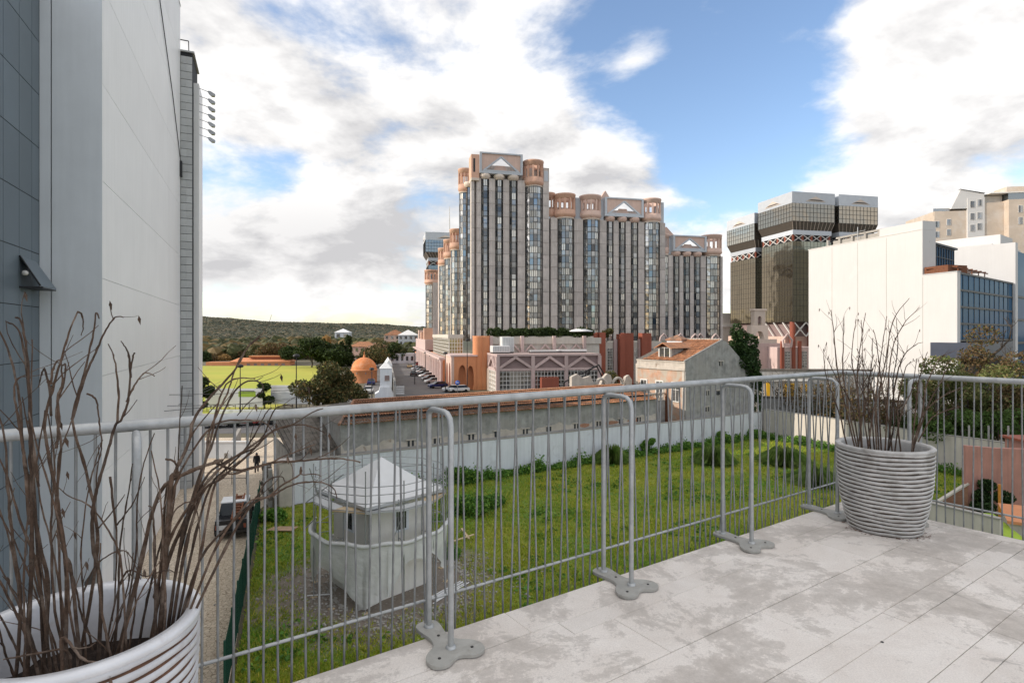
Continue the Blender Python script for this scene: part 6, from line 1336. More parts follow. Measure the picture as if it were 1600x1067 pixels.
# a withered flower pot ring of dirt and dry leaves at the foot of the corner planter
dl = MB()
for k in range(60):
    a = rn.uniform(2.6, 5.9); r_ = .235+abs(rn.gauss(0, .03)); q = Vector((r_*cos(a), r_*sin(a), .004)); s_ = rn.uniform(.004, .012); t_ = rn.uniform(0, 3.1)
    dl.add([q+Vector((cos(t_)*s_, sin(t_)*s_, 0)), q+Vector((-sin(t_)*s_*.5, cos(t_)*s_*.5, .003)), q-Vector((cos(t_)*s_, sin(t_)*s_, 0)), q+Vector((sin(t_)*s_*.5, -cos(t_)*s_*.5, .002))], [(0, 1, 2, 3)])
tag(dl.build('leaf_litter', M['rust'], loc=PR), 'brown leaf litter and dirt round the foot of the corner planter', 'litter', kind='stuff')

# ------------------------------------------------------------------ small house under scaffolding in the lot
HC = Vector((-6.35, 27.6, G)); HA = radians(45+1)
ho = thing('small_house', 'small cream house with white pyramid roof wrapped in scaffolding', 'house', HC, HA)
hw = 1.62
MB().box(-hw, hw, -hw, hw, 2.3, 4.45).build('wall', M['house_cream'], ho); MB().box(-hw-.08, hw+.08, -hw-.08, hw+.08, 0, 2.3).build('lower_wall', M['house_cream'], ho)
mb = MB(); e_ = 2.15; mb.add([(-e_, -e_, 4.5), (e_, -e_, 4.5), (e_, e_, 4.5), (-e_, e_, 4.5), (0, 0, 6.05), (-1.3, -1.3, 5.0), (1.3, -1.3, 5.0), (1.3, 1.3, 5.0), (-1.3, 1.3, 5.0)], [(0, 1, 6, 5), (1, 2, 7, 6), (2, 3, 8, 7), (3, 0, 5, 8), (5, 6, 4), (6, 7, 4), (7, 8, 4), (8, 5, 4), (0, 3, 2, 1)]); mb.build('roof', M['white_sheet'], ho)
MB().box(-e_-.02, e_+.02, -e_-.02, e_+.02, 4.36, 4.5).build('eaves', M['tile_grey'], ho)
for rz in (0, -pi/2):
    f = MB(); f.box(-.28, .28, -hw-.03, -hw-.0, 2.95, 4.0, 0); o = inst('window', f.mesh('window', [M['glass_dark']]), ho, (.0, 0 if rz == 0 else .1, 0), rz)
    b_ = MB(); [b_.box(-.28+k*.187-.012, -.28+k*.187+.012, -hw-.05, -hw-.03, 2.95, 4.0) for k in range(4)]; [b_.box(-.28, .28, -hw-.05, -hw-.03, 2.95+k*.26-.01, 2.95+k*.26+.01) for k in range(5)]; inst('window_grille', b_.mesh('window_grille', M['mullion']), o)
    b_ = MB(); b_.box(-.42, -.28, -hw-.06, -hw, 2.85, 4.1); b_.box(.28, .42, -hw-.06, -hw, 2.85, 4.1); b_.box(-.28, .28, -hw-.06, -hw, 4.0, 4.1); b_.box(-.28, .28, -hw-.06, -hw, 2.85, 2.95); inst('window_frame', b_.mesh('window_frame', M['wall_white']), o)
for a in (.9, 2.4, 3.6, 5.0): MB().box(.05, .12, 0, .3, 2.35, 3.2)
sc = thing('scaffold', 'grey tube scaffold ring standing round the small house', 'scaffold', HC, HA)
tb = .026; Rs = 3.15; nn = 12; pts = [(Rs*cos(2*pi*(k+.5)/nn), Rs*sin(2*pi*(k+.5)/nn)) for k in range(nn)]
for k, (x, y) in enumerate(pts):
    MB().tube([(x, y, 0), (x, y, 6.1 if k % 2 else 5.6)], tb, 6).build('standard', M['scaf'], sc); MB().box(x-.12, x+.12, y-.12, y+.12, 0, .03).build('base_plate', M['wood'], sc)
    x2, y2 = pts[(k+1) % nn]
    for z in (2.85, 4.35, 4.7, 5.05, 5.4): MB().tube([(x, y, z), (x2, y2, z)], tb*.85, 5).build('ledger', M['scaf'], sc)
    xi, yi_ = x*.78, y*.78; x2i, y2i = x2*.78, y2*.78
    if k % 3 == 1: MB().tube([(x, y, .3), (x2, y2, 4.2)], tb*.8, 5).build('brace', M['scaf'], sc)
    MB().tube([(xi, yi_, 1.95), (xi, yi_, 4.6)], tb*.8, 5).build('standard', M['scaf'], sc); MB().tube([(x, y, 2.9), (xi, yi_, 2.9)], tb*.8, 5).build('transom', M['scaf'], sc)
    MB().add([(x, y, 4.3), (x2, y2, 4.3), (x2i, y2i, 4.3), (xi, yi_, 4.3), (x, y, 4.25), (x2, y2, 4.25), (x2i, y2i, 4.25), (xi, yi_, 4.25)], [(0, 1, 2, 3), (7, 6, 5, 4), (0, 4, 5, 1), (2, 6, 7, 3)]).build('deck_board', M['tile_grey'] if k % 3 else M['wood'], sc)
for a, b in (((-3.3, -.5, 4.4), (-4.0, -.7, 6.3)), ((-3.7, .2, 4.6), (-2.9, -1.6, 6.0)), ((1.6, 3.0, 4.7), (3.6, 1.2, 4.9)), ((-3.4, .9, 3.2), (-3.8, -.9, 4.2))): MB().tube([a, b], tb, 5).build('loose_tube', M['scaf'], sc)
tp = thing('debris_netting', 'torn whitish debris netting hung round the lower scaffold', 'netting', HC, HA)
def netting(a0, a1, zt, zlow, seed, nm='netting_sheet'):
    r = random.Random(seed); nu, nv = 30, 9; V = []; 
    ph = [r.uniform(0, 6) for _ in range(4)]
    for j in range(nv+1):
        for i in range(nu+1):
            u = i/nu; a = a0+(a1-a0)*u; zb_ = zlow(u); z = zt(u)+(zb_-zt(u))*j/nv; v = j/nv
            rr_ = Rs+.05+.045*v*sin(u*17+ph[0]+2*v)+.10*sin(u*7+ph[1]+v*2)*v-.12*v*v; V.append((rr_*cos(a), rr_*sin(a), z))
    m_ = MB(); m_.add(V, [(j*(nu+1)+i, j*(nu+1)+i+1, (j+1)*(nu+1)+i+1, (j+1)*(nu+1)+i) for j in range(nv) for i in range(nu)], 0, True); m_.build(nm, M['tarp'], tp)
# camera side is local direction -135 deg (front corner); angles increase counter clockwise
fc = radians(-135-1)
netting(fc-1.55, fc-.62, lambda u: 2.85+.1*u, lambda u: .35+2.2*max(0, (u-.25))*1.2, 1); netting(fc-.78, fc-.02, lambda u: 2.9, lambda u: 1.7-1.5*u**1.5, 2); netting(fc-.1, fc+.35, lambda u: 2.9, lambda u: .03+.6*u, 3)
netting(fc+.32, fc+1.0, lambda u: 2.9, lambda u: .55+1.5*abs(sin(u*2.6)), 4); netting(fc+1.0, fc+1.7, lambda u: 2.85+.1*u, lambda u: 2.1-1.8*u, 5)
mb = MB(); mb.tube([((Rs+.08)*cos(fc-1.55+3.25*k/40), (Rs+.08)*sin(fc-1.55+3.25*k/40), 2.93+.05*sin(k*.9)) for k in range(41)], .10, 6); mb.build('rolled_hem', M['tarp'], tp)
# things lying in the lot
for lbl, px, py, L_, rz in (('pale wooden plank lying crossed on the grass, leaning left', 727, 838, 1.5, 1.95), ('pale wooden plank crossing over the other plank', 722, 848, 1.6, .62)):
    o = MB().box(-L_/2, L_/2, -.06, .06, 0, .04).build('plank', M['wood'], None, loc=gnd(px, py)+Vector((0, 0, .25 if 'over' in lbl else .17)), rot=(0, -.08, rz)); tag(o, lbl, 'plank')
tpd = thing('pipe_bundle', 'bundle of white plastic pipes lying beside the gravel', 'pipes', gnd(700, 925), .95)
for k in range(9): MB().tube([(-1.1+R.uniform(-.2, .2), -.25+k*.065, .04+.01*(k % 2)), (1.1+R.uniform(-.2, .2), -.25+k*.065+R.uniform(-.05, .05), .06)], .022, 6).build('pipe', M['white_sheet'], tpd)
o = MB().prism([(-.85, -.35), (.75, -.4), (.85, .35), (-.6, .4)], 0, .03).build('plywood_sheet', M['plywood'], None, loc=gnd(441, 829)+Vector((0, 0, .12))); tag(o, 'brown plywood sheet lying flat on the grass near the fence', 'board')
o = MB().tube([(0, 0, .05), (1.1, .12, .07)], .03, 6).build('short_pipe', M['white_sheet'], None, loc=gnd(480, 932)); tag(o, 'short white pipe on the bare earth left of the netting', 'pipe')
n = 1500; a = NR.uniform(0, 6.28, n); r_ = 3.0+NR.exponential(1.0, n); px_ = HC.x+r_*np.cos(a)+1.0; py_ = HC.y+r_*np.sin(a)-.3
tag(inst('rubble', clumps('rubble', np.stack([px_, py_, np.full(n, G+.02)], 1), NR.uniform(.02, .085, n), M['pavement'], .7)), 'loose stones and rubble round the scaffolded house', 'rubble', kind='stuff')

# ------------------------------------------------------------------ grass and weeds in the lot
from mathutils.geometry import intersect_point_tri_2d
LP = np.array(lotpoly)
def inside(x, y):
    c = np.zeros(len(x), bool); n = len(LP); j = n-1
    for i in range(n):
        xi, yi2 = LP[i]; xj, yj = LP[j]; cond = ((yi2 > y) != (yj > y)) & (x < (xj-xi)*(y-yi2)/(yj-yi2+1e-12)+xi); c ^= cond; j = i
    return c
def blades(name, x, y, h, w, m, lean=.5, nb=3):
    n = len(x); X = np.repeat(x, nb)+NR.normal(0, .05, n*nb); Y = np.repeat(y, nb)+NR.normal(0, .05, n*nb); H = np.repeat(h, nb)*NR.uniform(.6, 1.2, n*nb); a = NR.uniform(0, pi, n*nb); Wd = w*NR.uniform(.6, 1.3, n*nb)
    lx = NR.normal(0, lean, n*nb)*H; ly = NR.normal(0, lean, n*nb)*H
    V = np.stack([np.stack([X-np.cos(a)*Wd, Y-np.sin(a)*Wd, np.full(n*nb, G)], 1), np.stack([X+np.cos(a)*Wd, Y+np.sin(a)*Wd, np.full(n*nb, G)], 1), np.stack([X+lx, Y+ly, G+H], 1)], 1).reshape(-1, 3)
    return arr_mesh(name, V, np.arange(3*n*nb).reshape(-1, 3), m)
n = 150000; D_ = 17+NR.uniform(0, 1, n)**1.35*52; x = NR.uniform(-.5, .82, n)*D_; y = D_; k = inside(x, y) & (np.hypot(x-HC.x, y-HC.y) > 4.6+1.6*sn(x, y, 5, 3, 8)*.5+NR.uniform(-1, 1.5, n)); x, y = x[k], y[k]
hh = (.07+.09*np.clip(.5+.5*sn(x, y, 5, 4, 2), 0, 1))*(1+y*.012)
tag(inst('grass', blades('grass', x, y, hh, .018+.0, M['grassblade'], .6, 3)), 'yellow green rough grass over the vacant lot', 'grass', kind='stuff')
n = 3600; x = NR.uniform(-17, 36, n); y = NR.uniform(19, 66, n); f = sn(x, y, 9, 4, 4); k = inside(x, y) & (f > .25) & (np.hypot(x-HC.x, y-HC.y) > 4.6); x, y = x[k], y[k]
C_ = []
for a, b in zip(x, y):
    m_ = 14; C_.append(np.stack([a+NR.normal(0, .22, m_), b+NR.normal(0, .22, m_), G+np.abs(NR.normal(.06, .07, m_))], 1))
V, Fq = leafquads(np.concatenate(C_), .13, .4); tag(inst('low_weeds', arr_mesh('low_weeds', V, Fq, M['weed'])), 'patches of low leafy weeds in the grass', 'weeds', kind='stuff')
def weedbush(label, p, rx, h, nleaf, size=.12, m='weed', seed=1, name='weed_bush', cat='weeds'):
    t = thing(name, label, cat, p); inst('foliage', crown_mesh('foliage', make_clumps(-.1, h, rx, 9, rx*.45, seed), nleaf, size, M[m]), t)
    mb = MB(); rnd = random.Random(seed); 
    for k in range(5): mb.tube([(0, 0, 0), (rnd.uniform(-.5, .5)*rx, rnd.uniform(-.5, .5)*rx, h*.8)], [.02, .008], 4)
    mb.build('stem', M['leaf_dark'], t); return t
wb_ = [(wpt(13.2, -1.1), 1.5, 1.5, 'wide weed bush at the wall foot nearest the scaffold'), 
       (wpt(34.5, -.7), .8, 2.1, 'tall pointed weed at the wall before the gabled house'), 
       (wpt(46.0, -.7), 1.0, 2.0, 'upright weed in front of the white wall under the gable'), (wpt(51.5, -.9), 1.4, 1.2, 'weeds in the far corner of the lot'), (wpt(5.0, -.8), 1.1, .9, 'weeds at the wall foot left of the scaffold'),
       (gnd(735, 800), 1.5, 1.3, 'big dark green bramble patch right of the scaffold'), (gnd(762, 792), 1.3, 1.1, 'bramble patch beside the bigger one'), (gnd(430, 812), 1.1, .8, 'green weed clump along the mesh fence by the plywood'), (gnd(700, 870), .7, .6, 'small green bush at the foot of the netting'),
       (Vector((31.6, 62.5, G)), 1.3, 1.0, 'weeds below the cream side wall near the corner'), (Vector((34.2, 57.0, G)), 1.4, 1.1, 'weeds below the cream side wall, nearer one'), (Vector((36.0, 52.5, G)), 1.5, 1.4, 'weed mound behind the corner planter')]
for i, (p, rx, h, lb_) in enumerate(wb_): weedbush(lb_, p, rx*.95, h*.8, 2600, .13, 'weed', 200+i)
n = 1100; C_ = []
for k in range(n):
    x_ = R.uniform(4, 52.5); h_ = .2+.5*abs(sin(x_*.53)*sin(x_*1.37+1)+.35*sin(x_*3.1))*R.uniform(.3, 1.5); p = wpt(x_, -R.uniform(.05, 1.1)-.3*abs(sin(x_*.7))); m_ = 26
    C_.append(np.stack([p.x+NR.normal(0, .22, m_), p.y+NR.normal(0, .18, m_), G+np.abs(NR.normal(h_*.5, h_*.35, m_))], 1))
for k in range(380):
    t_ = R.uniform(0, 26); p = Vector((29.6, 67, 0))+Vector((11.9, -24, 0)).normalized()*t_+Vector((-.9, -.45, 0))*R.uniform(.1, 1.3); m_ = 26; C_.append(np.stack([p.x+NR.normal(0, .22, m_), p.y+NR.normal(0, .2, m_), G+np.abs(NR.normal(.25, .2, m_))], 1))
V, Fq = leafquads(np.concatenate(C_), .14, .3); tag(inst('wall_foot_weeds', arr_mesh('wall_foot_weeds', V, Fq, M['weed'])), 'band of leafy weeds growing along the foot of the walls', 'weeds', kind='stuff')
def tussock(label, p, r, h, seed):
    rnd = np.random.RandomState(seed); n = 1500; a = rnd.uniform(0, 6.28, n); rr_ = rnd.uniform(0, r*.35, n); b = a+rnd.normal(0, .5, n); out = rnd.uniform(.2, 1, n)*r
    X0 = rr_*np.cos(a); Y0 = rr_*np.sin(a); w = .022; r = r*.85; 
    P0 = np.stack([X0-w*np.sin(b), Y0+w*np.cos(b), np.zeros(n)], 1); P1 = np.stack([X0+w*np.sin(b), Y0-w*np.cos(b), np.zeros(n)], 1); zt = h*(1.1-.55*(out/r)**2)*rnd.uniform(.35, 1.15, n)
    P2 = np.stack([X0+np.cos(b)*out*.6, Y0+np.sin(b)*out*.6, zt], 1); P3 = np.stack([X0+np.cos(b)*out*1.15, Y0+np.sin(b)*out*1.15, zt*.55], 1)
    V = np.stack([P0, P1, P2, P3], 1).reshape(-1, 3); i = np.arange(n)*4; Fq = np.concatenate([np.stack([i, i+1, i+2], 1), np.stack([i+1, i+3, i+2], 1)])
    o = inst('grass_tussock', arr_mesh('grass_tussock', V, Fq, M['tussock']), None, p); tag(o, label, 'grass tussock')
M['tussock'] = leafmat('tussock_blade', (.10, .18, .03), (.20, .27, .07), sc=1)
tussock('tall grass tussock beside the white wall, left of the third post', gnd(955, 722), 1.5, 1.5, 1); tussock('large grass tussock in front of the grey gable', gnd(1115, 724), 1.7, 1.5, 2); tussock('wide grass tussock near the far corner of the lot', gnd(1225, 724), 2.0, 1.4, 3); tussock('darker grass tussock left of the corner planter', gnd(1275, 755), 1.9, 1.2, 4)

# ------------------------------------------------------------------ right hand ruin and yard
pw = thing('pink_ruin', 'tall pink plastered ruin wall with scorch stains beside the yard', 'wall', (30.3, 38.0, G), radians(-4))
mb = MB(); mb.prism_xz([(0, 0), (14, 0), (14, 4.1), (8, 4.2), (5, 4.35), (2, 4.4), (0, 4.55)], 0, .35); mb.build('wall', M['pink_plaster'], pw)
MB().box(4.2, 14, .5, 2.3, 0, 4.75).build('rear_block', M['pink_plaster'], pw); MB().box(4.0, 14, .4, 2.5, 4.75, 4.9).build('red_cap', M['red_column'], pw)
for k in range(3): MB().tube([(1.6+k*1.3, 2, 4), (1.6+k*1.3, 2, 5.6)], .06, 5).build('post', M['old_plaster'], pw)
bw = thing('brick_parapet', 'low sloping brick wall stub with plaster cap left of the pink wall', 'wall', (28.6, 38.6, G), radians(-22))
mb = MB(); mb.prism_xz([(0, 0), (1.9, 0), (1.9, 2.0), (0, .3)], 0, .3); mb.build('brick_core', M['brick'], bw); MB().beam((-.1, .15, .32), (1.95, .15, 2.06), .42, .1).build('cap', M['wall_cream'], bw)
bk = MB().box(-.11, .11, -.02, .0, -.032, .032).mesh('brick', M['brick'])
for r_ in range(22):
    for c_ in range(8):
        x_ = .13+c_*.24+(.12 if r_ % 2 else 0); z_ = .05+r_*.085
        if x_ < 1.8 and z_ < .22+.88*x_: inst('brick', bk, bw, (x_, -.005+R.uniform(-.008, .004), z_), rot=(0, R.uniform(-.02, .02), 0))
weedbush('dark ivy bush against the foot of the pink wall', (31.3, 37.4, G), 1.1, 2.6, 3000, .14, 'leaf_ivy', 240)
tag(MB().prism([(-1, 0), (1.6, -.3), (1.2, .9), (-.6, .9)], 0, .5).build('stone_ramp', M['brick'], None, loc=(26.6, 36.8, G)), 'low brown masonry wedge at the lot edge behind the side railing', 'ruin')
cw = thing('cream_yard_wall', 'smooth cream wall running below the side railing', 'wall', (21.0, 33.2, G), atan2(27.9-33.2, 23.9-21.0)); MB().box(0, 6.05, 0, .25, 0, 2.9).build('masonry', M['wall_cream'], cw); MB().box(-.02, 6.07, -.04, .29, 2.9, 2.97).build('coping', M['pavement'], cw)
gs_ = thing('lime_canopy', 'lime green sheet canopy in the small yard', 'canopy', (23.6, 28.3, G), -.2)
mb = MB(); mb.add([(-.3, 0, 1.9), (1.7, 0, 1.9), (1.5, 2.2, 2.5), (.3, 2.2, 2.5), (-.3, 0, 1.2), (1.7, 0, 1.2)], [(0, 1, 2, 3), (0, 4, 5, 1)]); mb.build('sheet', M['lime'], gs_); [MB().tube([(x_, .05, 0), (x_, .05, 1.9)], .03, 5).build('post', M['scaf'], gs_) for x_ in (-.2, 1.6)]
tag(MB().tube([(0, 0, 0), (.03, .0, 1.9), (.0, 0, 3.5)], .085, 7).build('orange_pole', M['orange_pole'], None, loc=(27.6, 32.2, G)), 'rusty orange pole standing in front of the pink wall', 'pole')
yr = thing('yard_shed', 'small grey shed with an orange tiled roof at the right edge', 'shed', (25.3, 28.9, G), -.5)
MB().box(0, 5, 0, 1.5, 0, 2.55).build('wall', M['old_plaster_low'], yr); MB().add([(-.15, -.15, 2.55), (5.2, -.15, 2.55), (5.2, 1.6, 3.0), (-.15, 1.6, 3.0), (-.15, -.15, 2.4), (5.2, -.15, 2.4)], [(0, 1, 2, 3), (4, 5, 1, 0)]).build('roof', M['orange_wall'], yr)
tag(MB().box(-.3, .3, -.2, .2, 0, .9).box(-.34, .34, -.24, .24, .9, .96).build('stone_block', M['old_plaster_low'], None, loc=(22.9, 28.2, G), rz=.4), 'broken stone block in front of the cream wall', 'stone')
yp = thing('yellow_kiosk', 'bright yellow panels glimpsed between the house and the white building', 'kiosk', at(1226, 605, 82), 0); yp.location.z = G
for x_, w_, zz0, zz1 in ((-2.6, .5, 2.6, 5.0), (.1, 1.3, 2.4, 4.9), (2.6, .7, 3.6, 4.8)): MB().box(x_, x_+w_, 0, .2, zz0, zz1).build('yellow_panel', M['yellow'], yp)
MB().box(-3, 3.5, .2, 2.6, 0, 5.2).build('body', M['wall_cream'], yp); MB().box(-3.2, 3.7, -.1, 2.8, 5.2, 5.4).build('roof', M['white_frame'], yp)
tw = thing('terraced_stone_wall', 'dark rubble terrace wall among the shrubs right of the house', 'wall', (27.5+4, 72.5, G), radians(-18)); MB().box(0, 17, 0, .6, 0, 3.9).build('masonry', M['old_plaster'], tw); MB().box(-.1, 17, -.1, .7, 3.9, 4.1).build('coping', M['dark_slate'], tw)
tw = thing('upper_stone_wall', 'weathered upper garden wall below the pink shopping wing', 'wall', (33, 84, G), radians(-6)); MB().box(0, 19, 0, .6, 0, 6.6).build('masonry', M['old_plaster'], tw); MB().box(-.1, 19, -.1, .7, 6.6, 6.9).build('coping', M['dark_slate'], tw)

# ------------------------------------------------------------------ cars, pickup, person, lamps
def car_proto(col):
    t = thing('parked_car', '', 'car'); b = MB(); W_ = .86
    prof = [(-2.1, .35), (2.1, .35), (2.15, .62), (2.05, .82), (1.25, .95), (-1.95, .98), (-2.12, .8)]
    v = [(x, -W_, z) for x, z in prof]+[(x, W_, z) for x, z in prof]; n = len(prof)
    b.add(v, [tuple(range(n)), tuple(range(n, 2*n))[::-1]]+[(n+i, n+(i+1) % n, (i+1) % n, i) for i in range(n)])
    rf = [(-1.9, .98, W_*.96), (1.15, .95, W_*.96), (.35, 1.42, W_*.78), (-1.35, 1.45, W_*.78)]
    b.add([(x, -w, z) for x, z, w in rf]+[(x, w, z) for x, z, w in rf], [(3, 2, 6, 7)]); o = b.build('body', col, t, bevel=.06)
    g_ = MB(); g_.add([(x, -w, z) for x, z, w in rf]+[(x, w, z) for x, z, w in rf], [(0, 1, 2, 3), (5, 4, 7, 6), (1, 5, 6, 2), (4, 0, 3, 7)]); g_.build('windows', M['car_glass'], t)
    wm = MB(); wm.lathe([(0, -.1), (.3, -.1), (.32, -.06), (.32, .06), (.3, .1), (0, .1)], 16); wme = wm.mesh('wheel', M['tyre'])
    for x_ in (-1.3, 1.35):
        for s_ in (-1, 1): w = inst('wheel', wme, t, (x_, s_*.8, .32), rot=(pi/2, 0, 0)); 
    for s_ in (-1, 1): MB().box(2.08, 2.16, s_*.62-.14, s_*.62+.14, .62, .76).build('headlight', M['lamp_lens'], t); MB().box(-2.15, -2.08, s_*.66-.1, s_*.66+.1, .68, .84).build('tail_light', M['red_column'], t)
    return t
def carmat(n_, c): return mat('car_paint_'+n_, c, .3, .03, 2, 0, metal=.2, spec=.6, ov=0)
cm_ = {'white': carmat('white', (.7, .7, .7)), 'silver': carmat('silver', (.4, .41, .42)), 'black': carmat('black', (.02, .02, .025)), 'blue': carmat('blue', (.015, .03, .14)), 'grey': carmat('grey', (.12, .12, .13)), 'red': carmat('red', (.3, .02, .02)), 'taxi': carmat('beige', (.55, .4, .2))}
protos = {k: None for k in cm_}
def car(col, label, p, rz, group=None, name='parked_car'):
    if protos[col] is None: t = car_proto(cm_[col]); protos[col] = t
    else: t = copy_tree(protos[col])
    t.name = name; t.location = p; t.rotation_euler = (0, 0, rz); t['label'] = label
    if group: t['group'] = group
    elif 'group' in t: del t['group']
    return t
pk = [('blue', 'dark blue car, nearest in the row parked along the orange arcade', 684, 606), ('silver', 'silver car, second from the near end of the arcade row', 677, 599), ('grey', 'grey car, third from the near end of the arcade row', 671.5, 594.5), ('white', 'white car, fourth from the near end of the arcade row', 667, 590), ('black', 'black car, fifth from the near end of the arcade row', 662.5, 586.5), ('white', 'white car, sixth from the near end of the arcade row', 659, 583.5), ('black', 'black car, seventh from the near end of the arcade row', 656, 581), ('silver', 'silver car at the far end of the arcade row', 653, 578.5)]
for col, lb_, px, py in pk: car(col, lb_, gnd(px, py, G+.01), MA+pi+.25, 'cars parked along the orange arcade')
car('white', 'white van-like car parked near the street lamp at the corner', gnd(707, 612, G+.02), MA+pi, None); car('white', 'white car parked right behind the other at the forecourt', gnd(717, 612.5, G+.02), MA+pi+.1, None)
car('black', 'black car driving up the street away from the arcade', gnd(646, 587, G+.01), MA+pi/2, None, 'car'); car('taxi', 'beige taxi far up the street', gnd(640, 574.5, G+.01), MA+pi/2, None, 'car'); car('red', 'small red car in the distant traffic', gnd(651, 571, G+.01), MA+pi/2, None, 'car')
car('white', 'white car far up the street between others', gnd(646, 573, G+.01), MA+pi/2, None, 'car')
car('white', 'white car driving beside the orange domed building', gnd(576, 614, G+.01), pi/2+.2, None, 'car'); car('blue', 'dark car behind the white one by the dome', gnd(580, 601, G+.01), pi/2+.2, None, 'car')
for col, lb_, px, py in (('white', 'white car parked at the kerb next to the tiled tower', 322, 668), ('black', 'black car parked on the avenue behind the dead stems', 350, 666), ('red', 'dark red car on the avenue between two black cars', 380, 664), ('black', 'black estate car parked on the avenue right of the red one', 412, 662), ('grey', 'grey car parked on the avenue left of the big tree', 445, 660)):
    car(col, lb_, gnd(px, py, G+.01), pi+.03, 'cars parked along the avenue')
pt = thing('pickup_truck', 'dark pickup truck with white cab roof and rusty load on the cobbled lane', 'pickup truck', gnd(368, 822, G+.01), radians(90-18+90+22+90+0)); pt.rotation_euler.z = radians(-70)
# local +x is the tail pointing to the camera
tail = MB(); tail.box(-2.3, 2.35, -.88, .88, .45, .95); tail.build('body', cm_['black'], pt, bevel=.05)
cb = MB(); rf = [(-1.2, .95, .86), (.75, .95, .86), (.45, 1.62, .74), (-.75, 1.62, .74)]; cb.add([(x_, -w, z) for x_, z, w in rf]+[(x_, w, z) for x_, z, w in rf], [(0, 1, 2, 3), (5, 4, 7, 6), (1, 5, 6, 2), (4, 0, 3, 7)]); cb.build('cab_windows', M['car_glass'], pt)
MB().box(-.8, .5, -.78, .78, 1.6, 1.7).build('cab_roof', M['white_sheet'], pt, bevel=.03)
MB().box(.85, 2.3, -.84, -.76, .95, 1.12).build('bed_side', cm_['black'], pt); MB().box(.85, 2.3, .76, .84, .95, 1.12).build('bed_side', cm_['black'], pt); MB().box(2.3, 2.38, -.84, .84, .55, 1.12).build('tailgate', cm_['black'], pt)
MB().box(2.385, 2.4, -.75, -.15, .58, .85).build('number_plate', M['white_sheet'], pt); [MB().box(2.36, 2.4, s_*.74-.07, s_*.74+.07, .62, .86).build('tail_light', M['red_column'], pt) for s_ in (-1, 1)]; MB().box(2.3, 2.5, -.85, .85, .38, .52).build('bumper', M['mullion'], pt)
wme = MB().lathe([(0, -.12), (.34, -.12), (.37, -.07), (.37, .07), (.34, .12), (0, .12)], 18).mesh('wheel', M['tyre'])
for x_ in (-1.5, 1.5):
    for s_ in (-1, 1): inst('wheel', wme, pt, (x_, s_*.84, .37), rot=(pi/2, 0, 0))
lg = thing('ladder_stack', 'rust brown ladder and boards lying over the pickup cab', 'ladder', Vector(pt.location), pt.rotation_euler.z)
for k in (-.22, .22): MB().beam((2.45, .25+k, 1.15), (-.6, .25+k, 1.85), .09, .06).build('side_rail', M['rust'], lg)
for k in range(9): u = k/9; MB().beam((2.35-3.0*u, .03, 1.19+.67*u), (2.35-3.0*u, .47, 1.19+.67*u), .14, .05).build('rung', M['rust'], lg)
MB().beam((2.2, .2, 1.14), (-.4, .2, 1.76), .3, .02).build('board', M['rust'], lg)
# person walking away down the lane
def person(label, p, rz, h=1.74):
    s = h/1.78; J = {'pel': (0, 0, .95), 'spine': (0, .01, 1.15), 'chest': (0, .0, 1.36), 'neck': (0, .01, 1.50), 'head': (0, .02, 1.62), 'top': (0, .015, 1.74)}
    v = [J[k] for k in ('pel', 'spine', 'chest', 'neck', 'head', 'top')]; rad = [(.16, .12), (.14, .105), (.17, .11), (.055, .055), (.085, .10), (.06, .065)]; e = [(0, 1), (1, 2), (2, 3), (3, 4), (4, 5)]
    for sd in (-1, 1):
        b0 = len(v); st = .12*sd
        v += [(sd*.09, 0, .90), (sd*.10, st, .50), (sd*.10, st*1.4-.03, .09), (sd*.11, st*1.4+.12, .04)]; rad += [(.10, .10), (.065, .07), (.045, .05), (.045, .035)]; e += [(0, b0), (b0, b0+1), (b0+1, b0+2), (b0+2, b0+3)]
        b1 = len(v); v += [(sd*.19, 0, 1.43), (sd*.24, -st*.5-.02, 1.16), (sd*.25, -st*1.0+.05, .92), (sd*.25, -st*1.1+.08, .83)]; rad += [(.07, .07), (.05, .05), (.036, .036), (.035, .03)]; e += [(2, b1), (b1, b1+1), (b1+1, b1+2), (b1+2, b1+3)]
    me = bpy.data.meshes.new('body'); me.from_pydata([tuple(c*s for c in q) for q in v], e, []); o = bpy.data.objects.new('body', me); COL.objects.link(o)
    m_ = o.modifiers.new('skin', 'SKIN'); sv_ = me.skin_vertices[0].data
    for i, r_ in enumerate(rad): sv_[i].radius = (r_[0]*s*1.3, r_[1]*s*1.3)
    sv_[0].use_root = True; o.modifiers.new('sub', 'SUBSURF').levels = 2; o.modifiers['sub'].render_levels = 2
    dg = bpy.context.evaluated_depsgraph_get(); me2 = bpy.data.meshes.new_from_object(o.evaluated_get(dg)); bpy.data.objects.remove(o)
    for q in (mat('dark_coat', (.02, .02, .025), .9, .2, 5, .1), mat('skin', (.35, .2, .14), .6, .1, 5, 0), mat('dark_trousers', (.03, .03, .04), .9, .2, 5, .1)): me2.materials.append(q)
    for pl in me2.polygons: z = pl.center.z/s; pl.material_index = 1 if z > 1.5 or (z < .88 and abs(pl.center.x) > .2*s) else (2 if z < .85 else 0); pl.use_smooth = True
    t = thing('person', label, 'person', p, rz); inst('body', me2, t)
    MB().lathe([(.098, -.06), (.105, 0), (.09, .07), (.05, .115), (0, .125)], 14, sy=1.1).build('hair', M['black_metal'], t, loc=(0, .0, 1.645*s)); return t
person('person in dark clothes walking along the cobbled lane', gnd(401, 738, G+.005), .35)
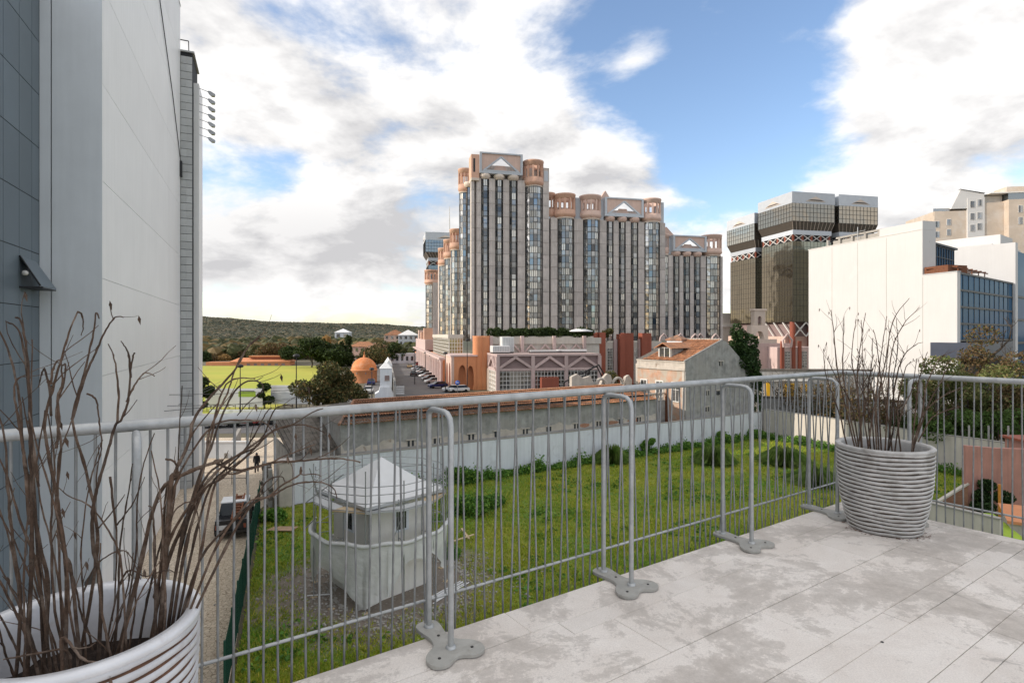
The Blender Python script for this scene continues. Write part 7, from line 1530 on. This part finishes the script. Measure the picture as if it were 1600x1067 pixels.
# street lamps, parking sign
def lamp(label, p, h, kind=0):
    t = thing('street_lamp', label, 'street lamp', p); MB().tube([(0, 0, 0), (0, 0, h)], [.11, .06], 8).build('pole', M['black_metal'], t)
    MB().lathe([(.09, 0), (.42, .1), (.5, .3), (.3, .5), (0, .55)], 12).build('lantern', M['black_metal'], t, loc=(0, 0, h)); MB().lathe([(.13, 0), (.15, .5), (0, .5)], 8).build('base', M['black_metal'], t)
lamp('tall black street lamp in front of the orange arcade', gnd(696, 613), 7.8); lamp('black street lamp further up by the parked cars', gnd(673, 588, G), 5.6); lamp('black street lamp halfway along the arcade', gnd(665, 583, G), 6.0); lamp('thin lamp post beside the pink arcade corner', gnd(730, 612), 10.5)
lamp('black lamp post between billboard and tiled tower', (at(385, 640, 88).x, 86, G), 6.9); lamp('tall lamp post in front of the large rounded tree', (at(471, 645, 84).x, 82, G), 8.6); lamp('lamp post beside the white well house', gnd(581, 622), 5.2); lamp('lamp post on the ramp parapet', gnd(648, 600), 7.8)
sgn = thing('parking_sign', 'round blue traffic sign by the cars at the forecourt', 'sign', gnd(715, 614)); MB().lathe([(0, 0), (.48, 0), (.48, .04), (0, .04)], 18).build('disc', M['sign_blue'], sgn, loc=(0, 0, 2.1), rot=(pi/2, 0, 0)); MB().tube([(0, .05, 0), (0, .05, 2.5)], .05, 6).build('post', M['scaf'], sgn); MB().box(-.28, .28, -.06, -.045, 2.05, 2.17).build('white_bar', M['white_sheet'], sgn)
# low walls, rail and bike where the lane meets the avenue
lw = thing('lane_end_wall', 'low pale blue-grey wall with white cap where the lane meets the avenue', 'wall', gnd(300, 716), .02); MB().box(0, 5.4, 0, .3, 0, 1.5).build('masonry', M['shade_grey'], lw); MB().box(-.05, 5.45, -.06, .36, 1.5, 1.62).build('coping', M['white_sheet'], lw)
lw = thing('lane_end_ramp', 'white sloping kerb wall beside the lane end', 'wall', gnd(372, 690), radians(-72)); mb = MB(); mb.prism_xz([(0, 0), (9, 0), (9, .5), (0, 1.5)], 0, .3); mb.build('masonry', M['pavement'], lw)
lw = thing('lane_handrail', 'thin black handrail in the lane near the tiled tower', 'handrail', gnd(315, 758), .1)
for z in (.5, 1.0): MB().tube([(0, 0, z), (3.4, 0, z)], .025, 5).build('rail', M['black_metal'], lw)
for x_ in (0, 1.1, 2.3, 3.4): MB().tube([(x_, 0, 0), (x_, 0, 1.0)], .025, 5).build('post', M['black_metal'], lw)
bk_ = thing('bicycle', 'small dark bicycle parked by the lane end wall', 'bicycle', gnd(388, 698), .4)
for x_ in (-.5, .5): MB().tube([(x_+.33*cos(k*pi/8), 0, .34+.33*sin(k*pi/8)) for k in range(17)], .025, 5, cap=False).build('wheel', M['tyre'], bk_)
MB().tube([(-.5, 0, .34), (-.1, 0, .32), (.3, 0, .78), (.5, 0, .34)], .02, 5).tube([(-.1, 0, .32), (-.2, 0, .85), (.3, 0, .78), (.28, 0, .98), (.4, 0, 1.0)], .02, 5).build('frame', M['black_metal'], bk_); MB().box(-.32, -.08, -.06, .06, .85, .9).build('saddle', M['tyre'], bk_)
# railing bars behind the field hedge, low fence under the boards
fn = thing('roadside_fence', 'thin dark rail fence in front of the yellow grass under the billboards', 'fence', (at(300, 640, 88).x, 88.2, G+.13))
for k in range(26): MB().box(k*1.1-.03, k*1.1+.03, -.03, .03, 0, 1.0).build('post', M['mullion'], fn)
MB().box(0, 27.5, -.02, .02, .95, 1.0).build('rail', M['mullion'], fn)
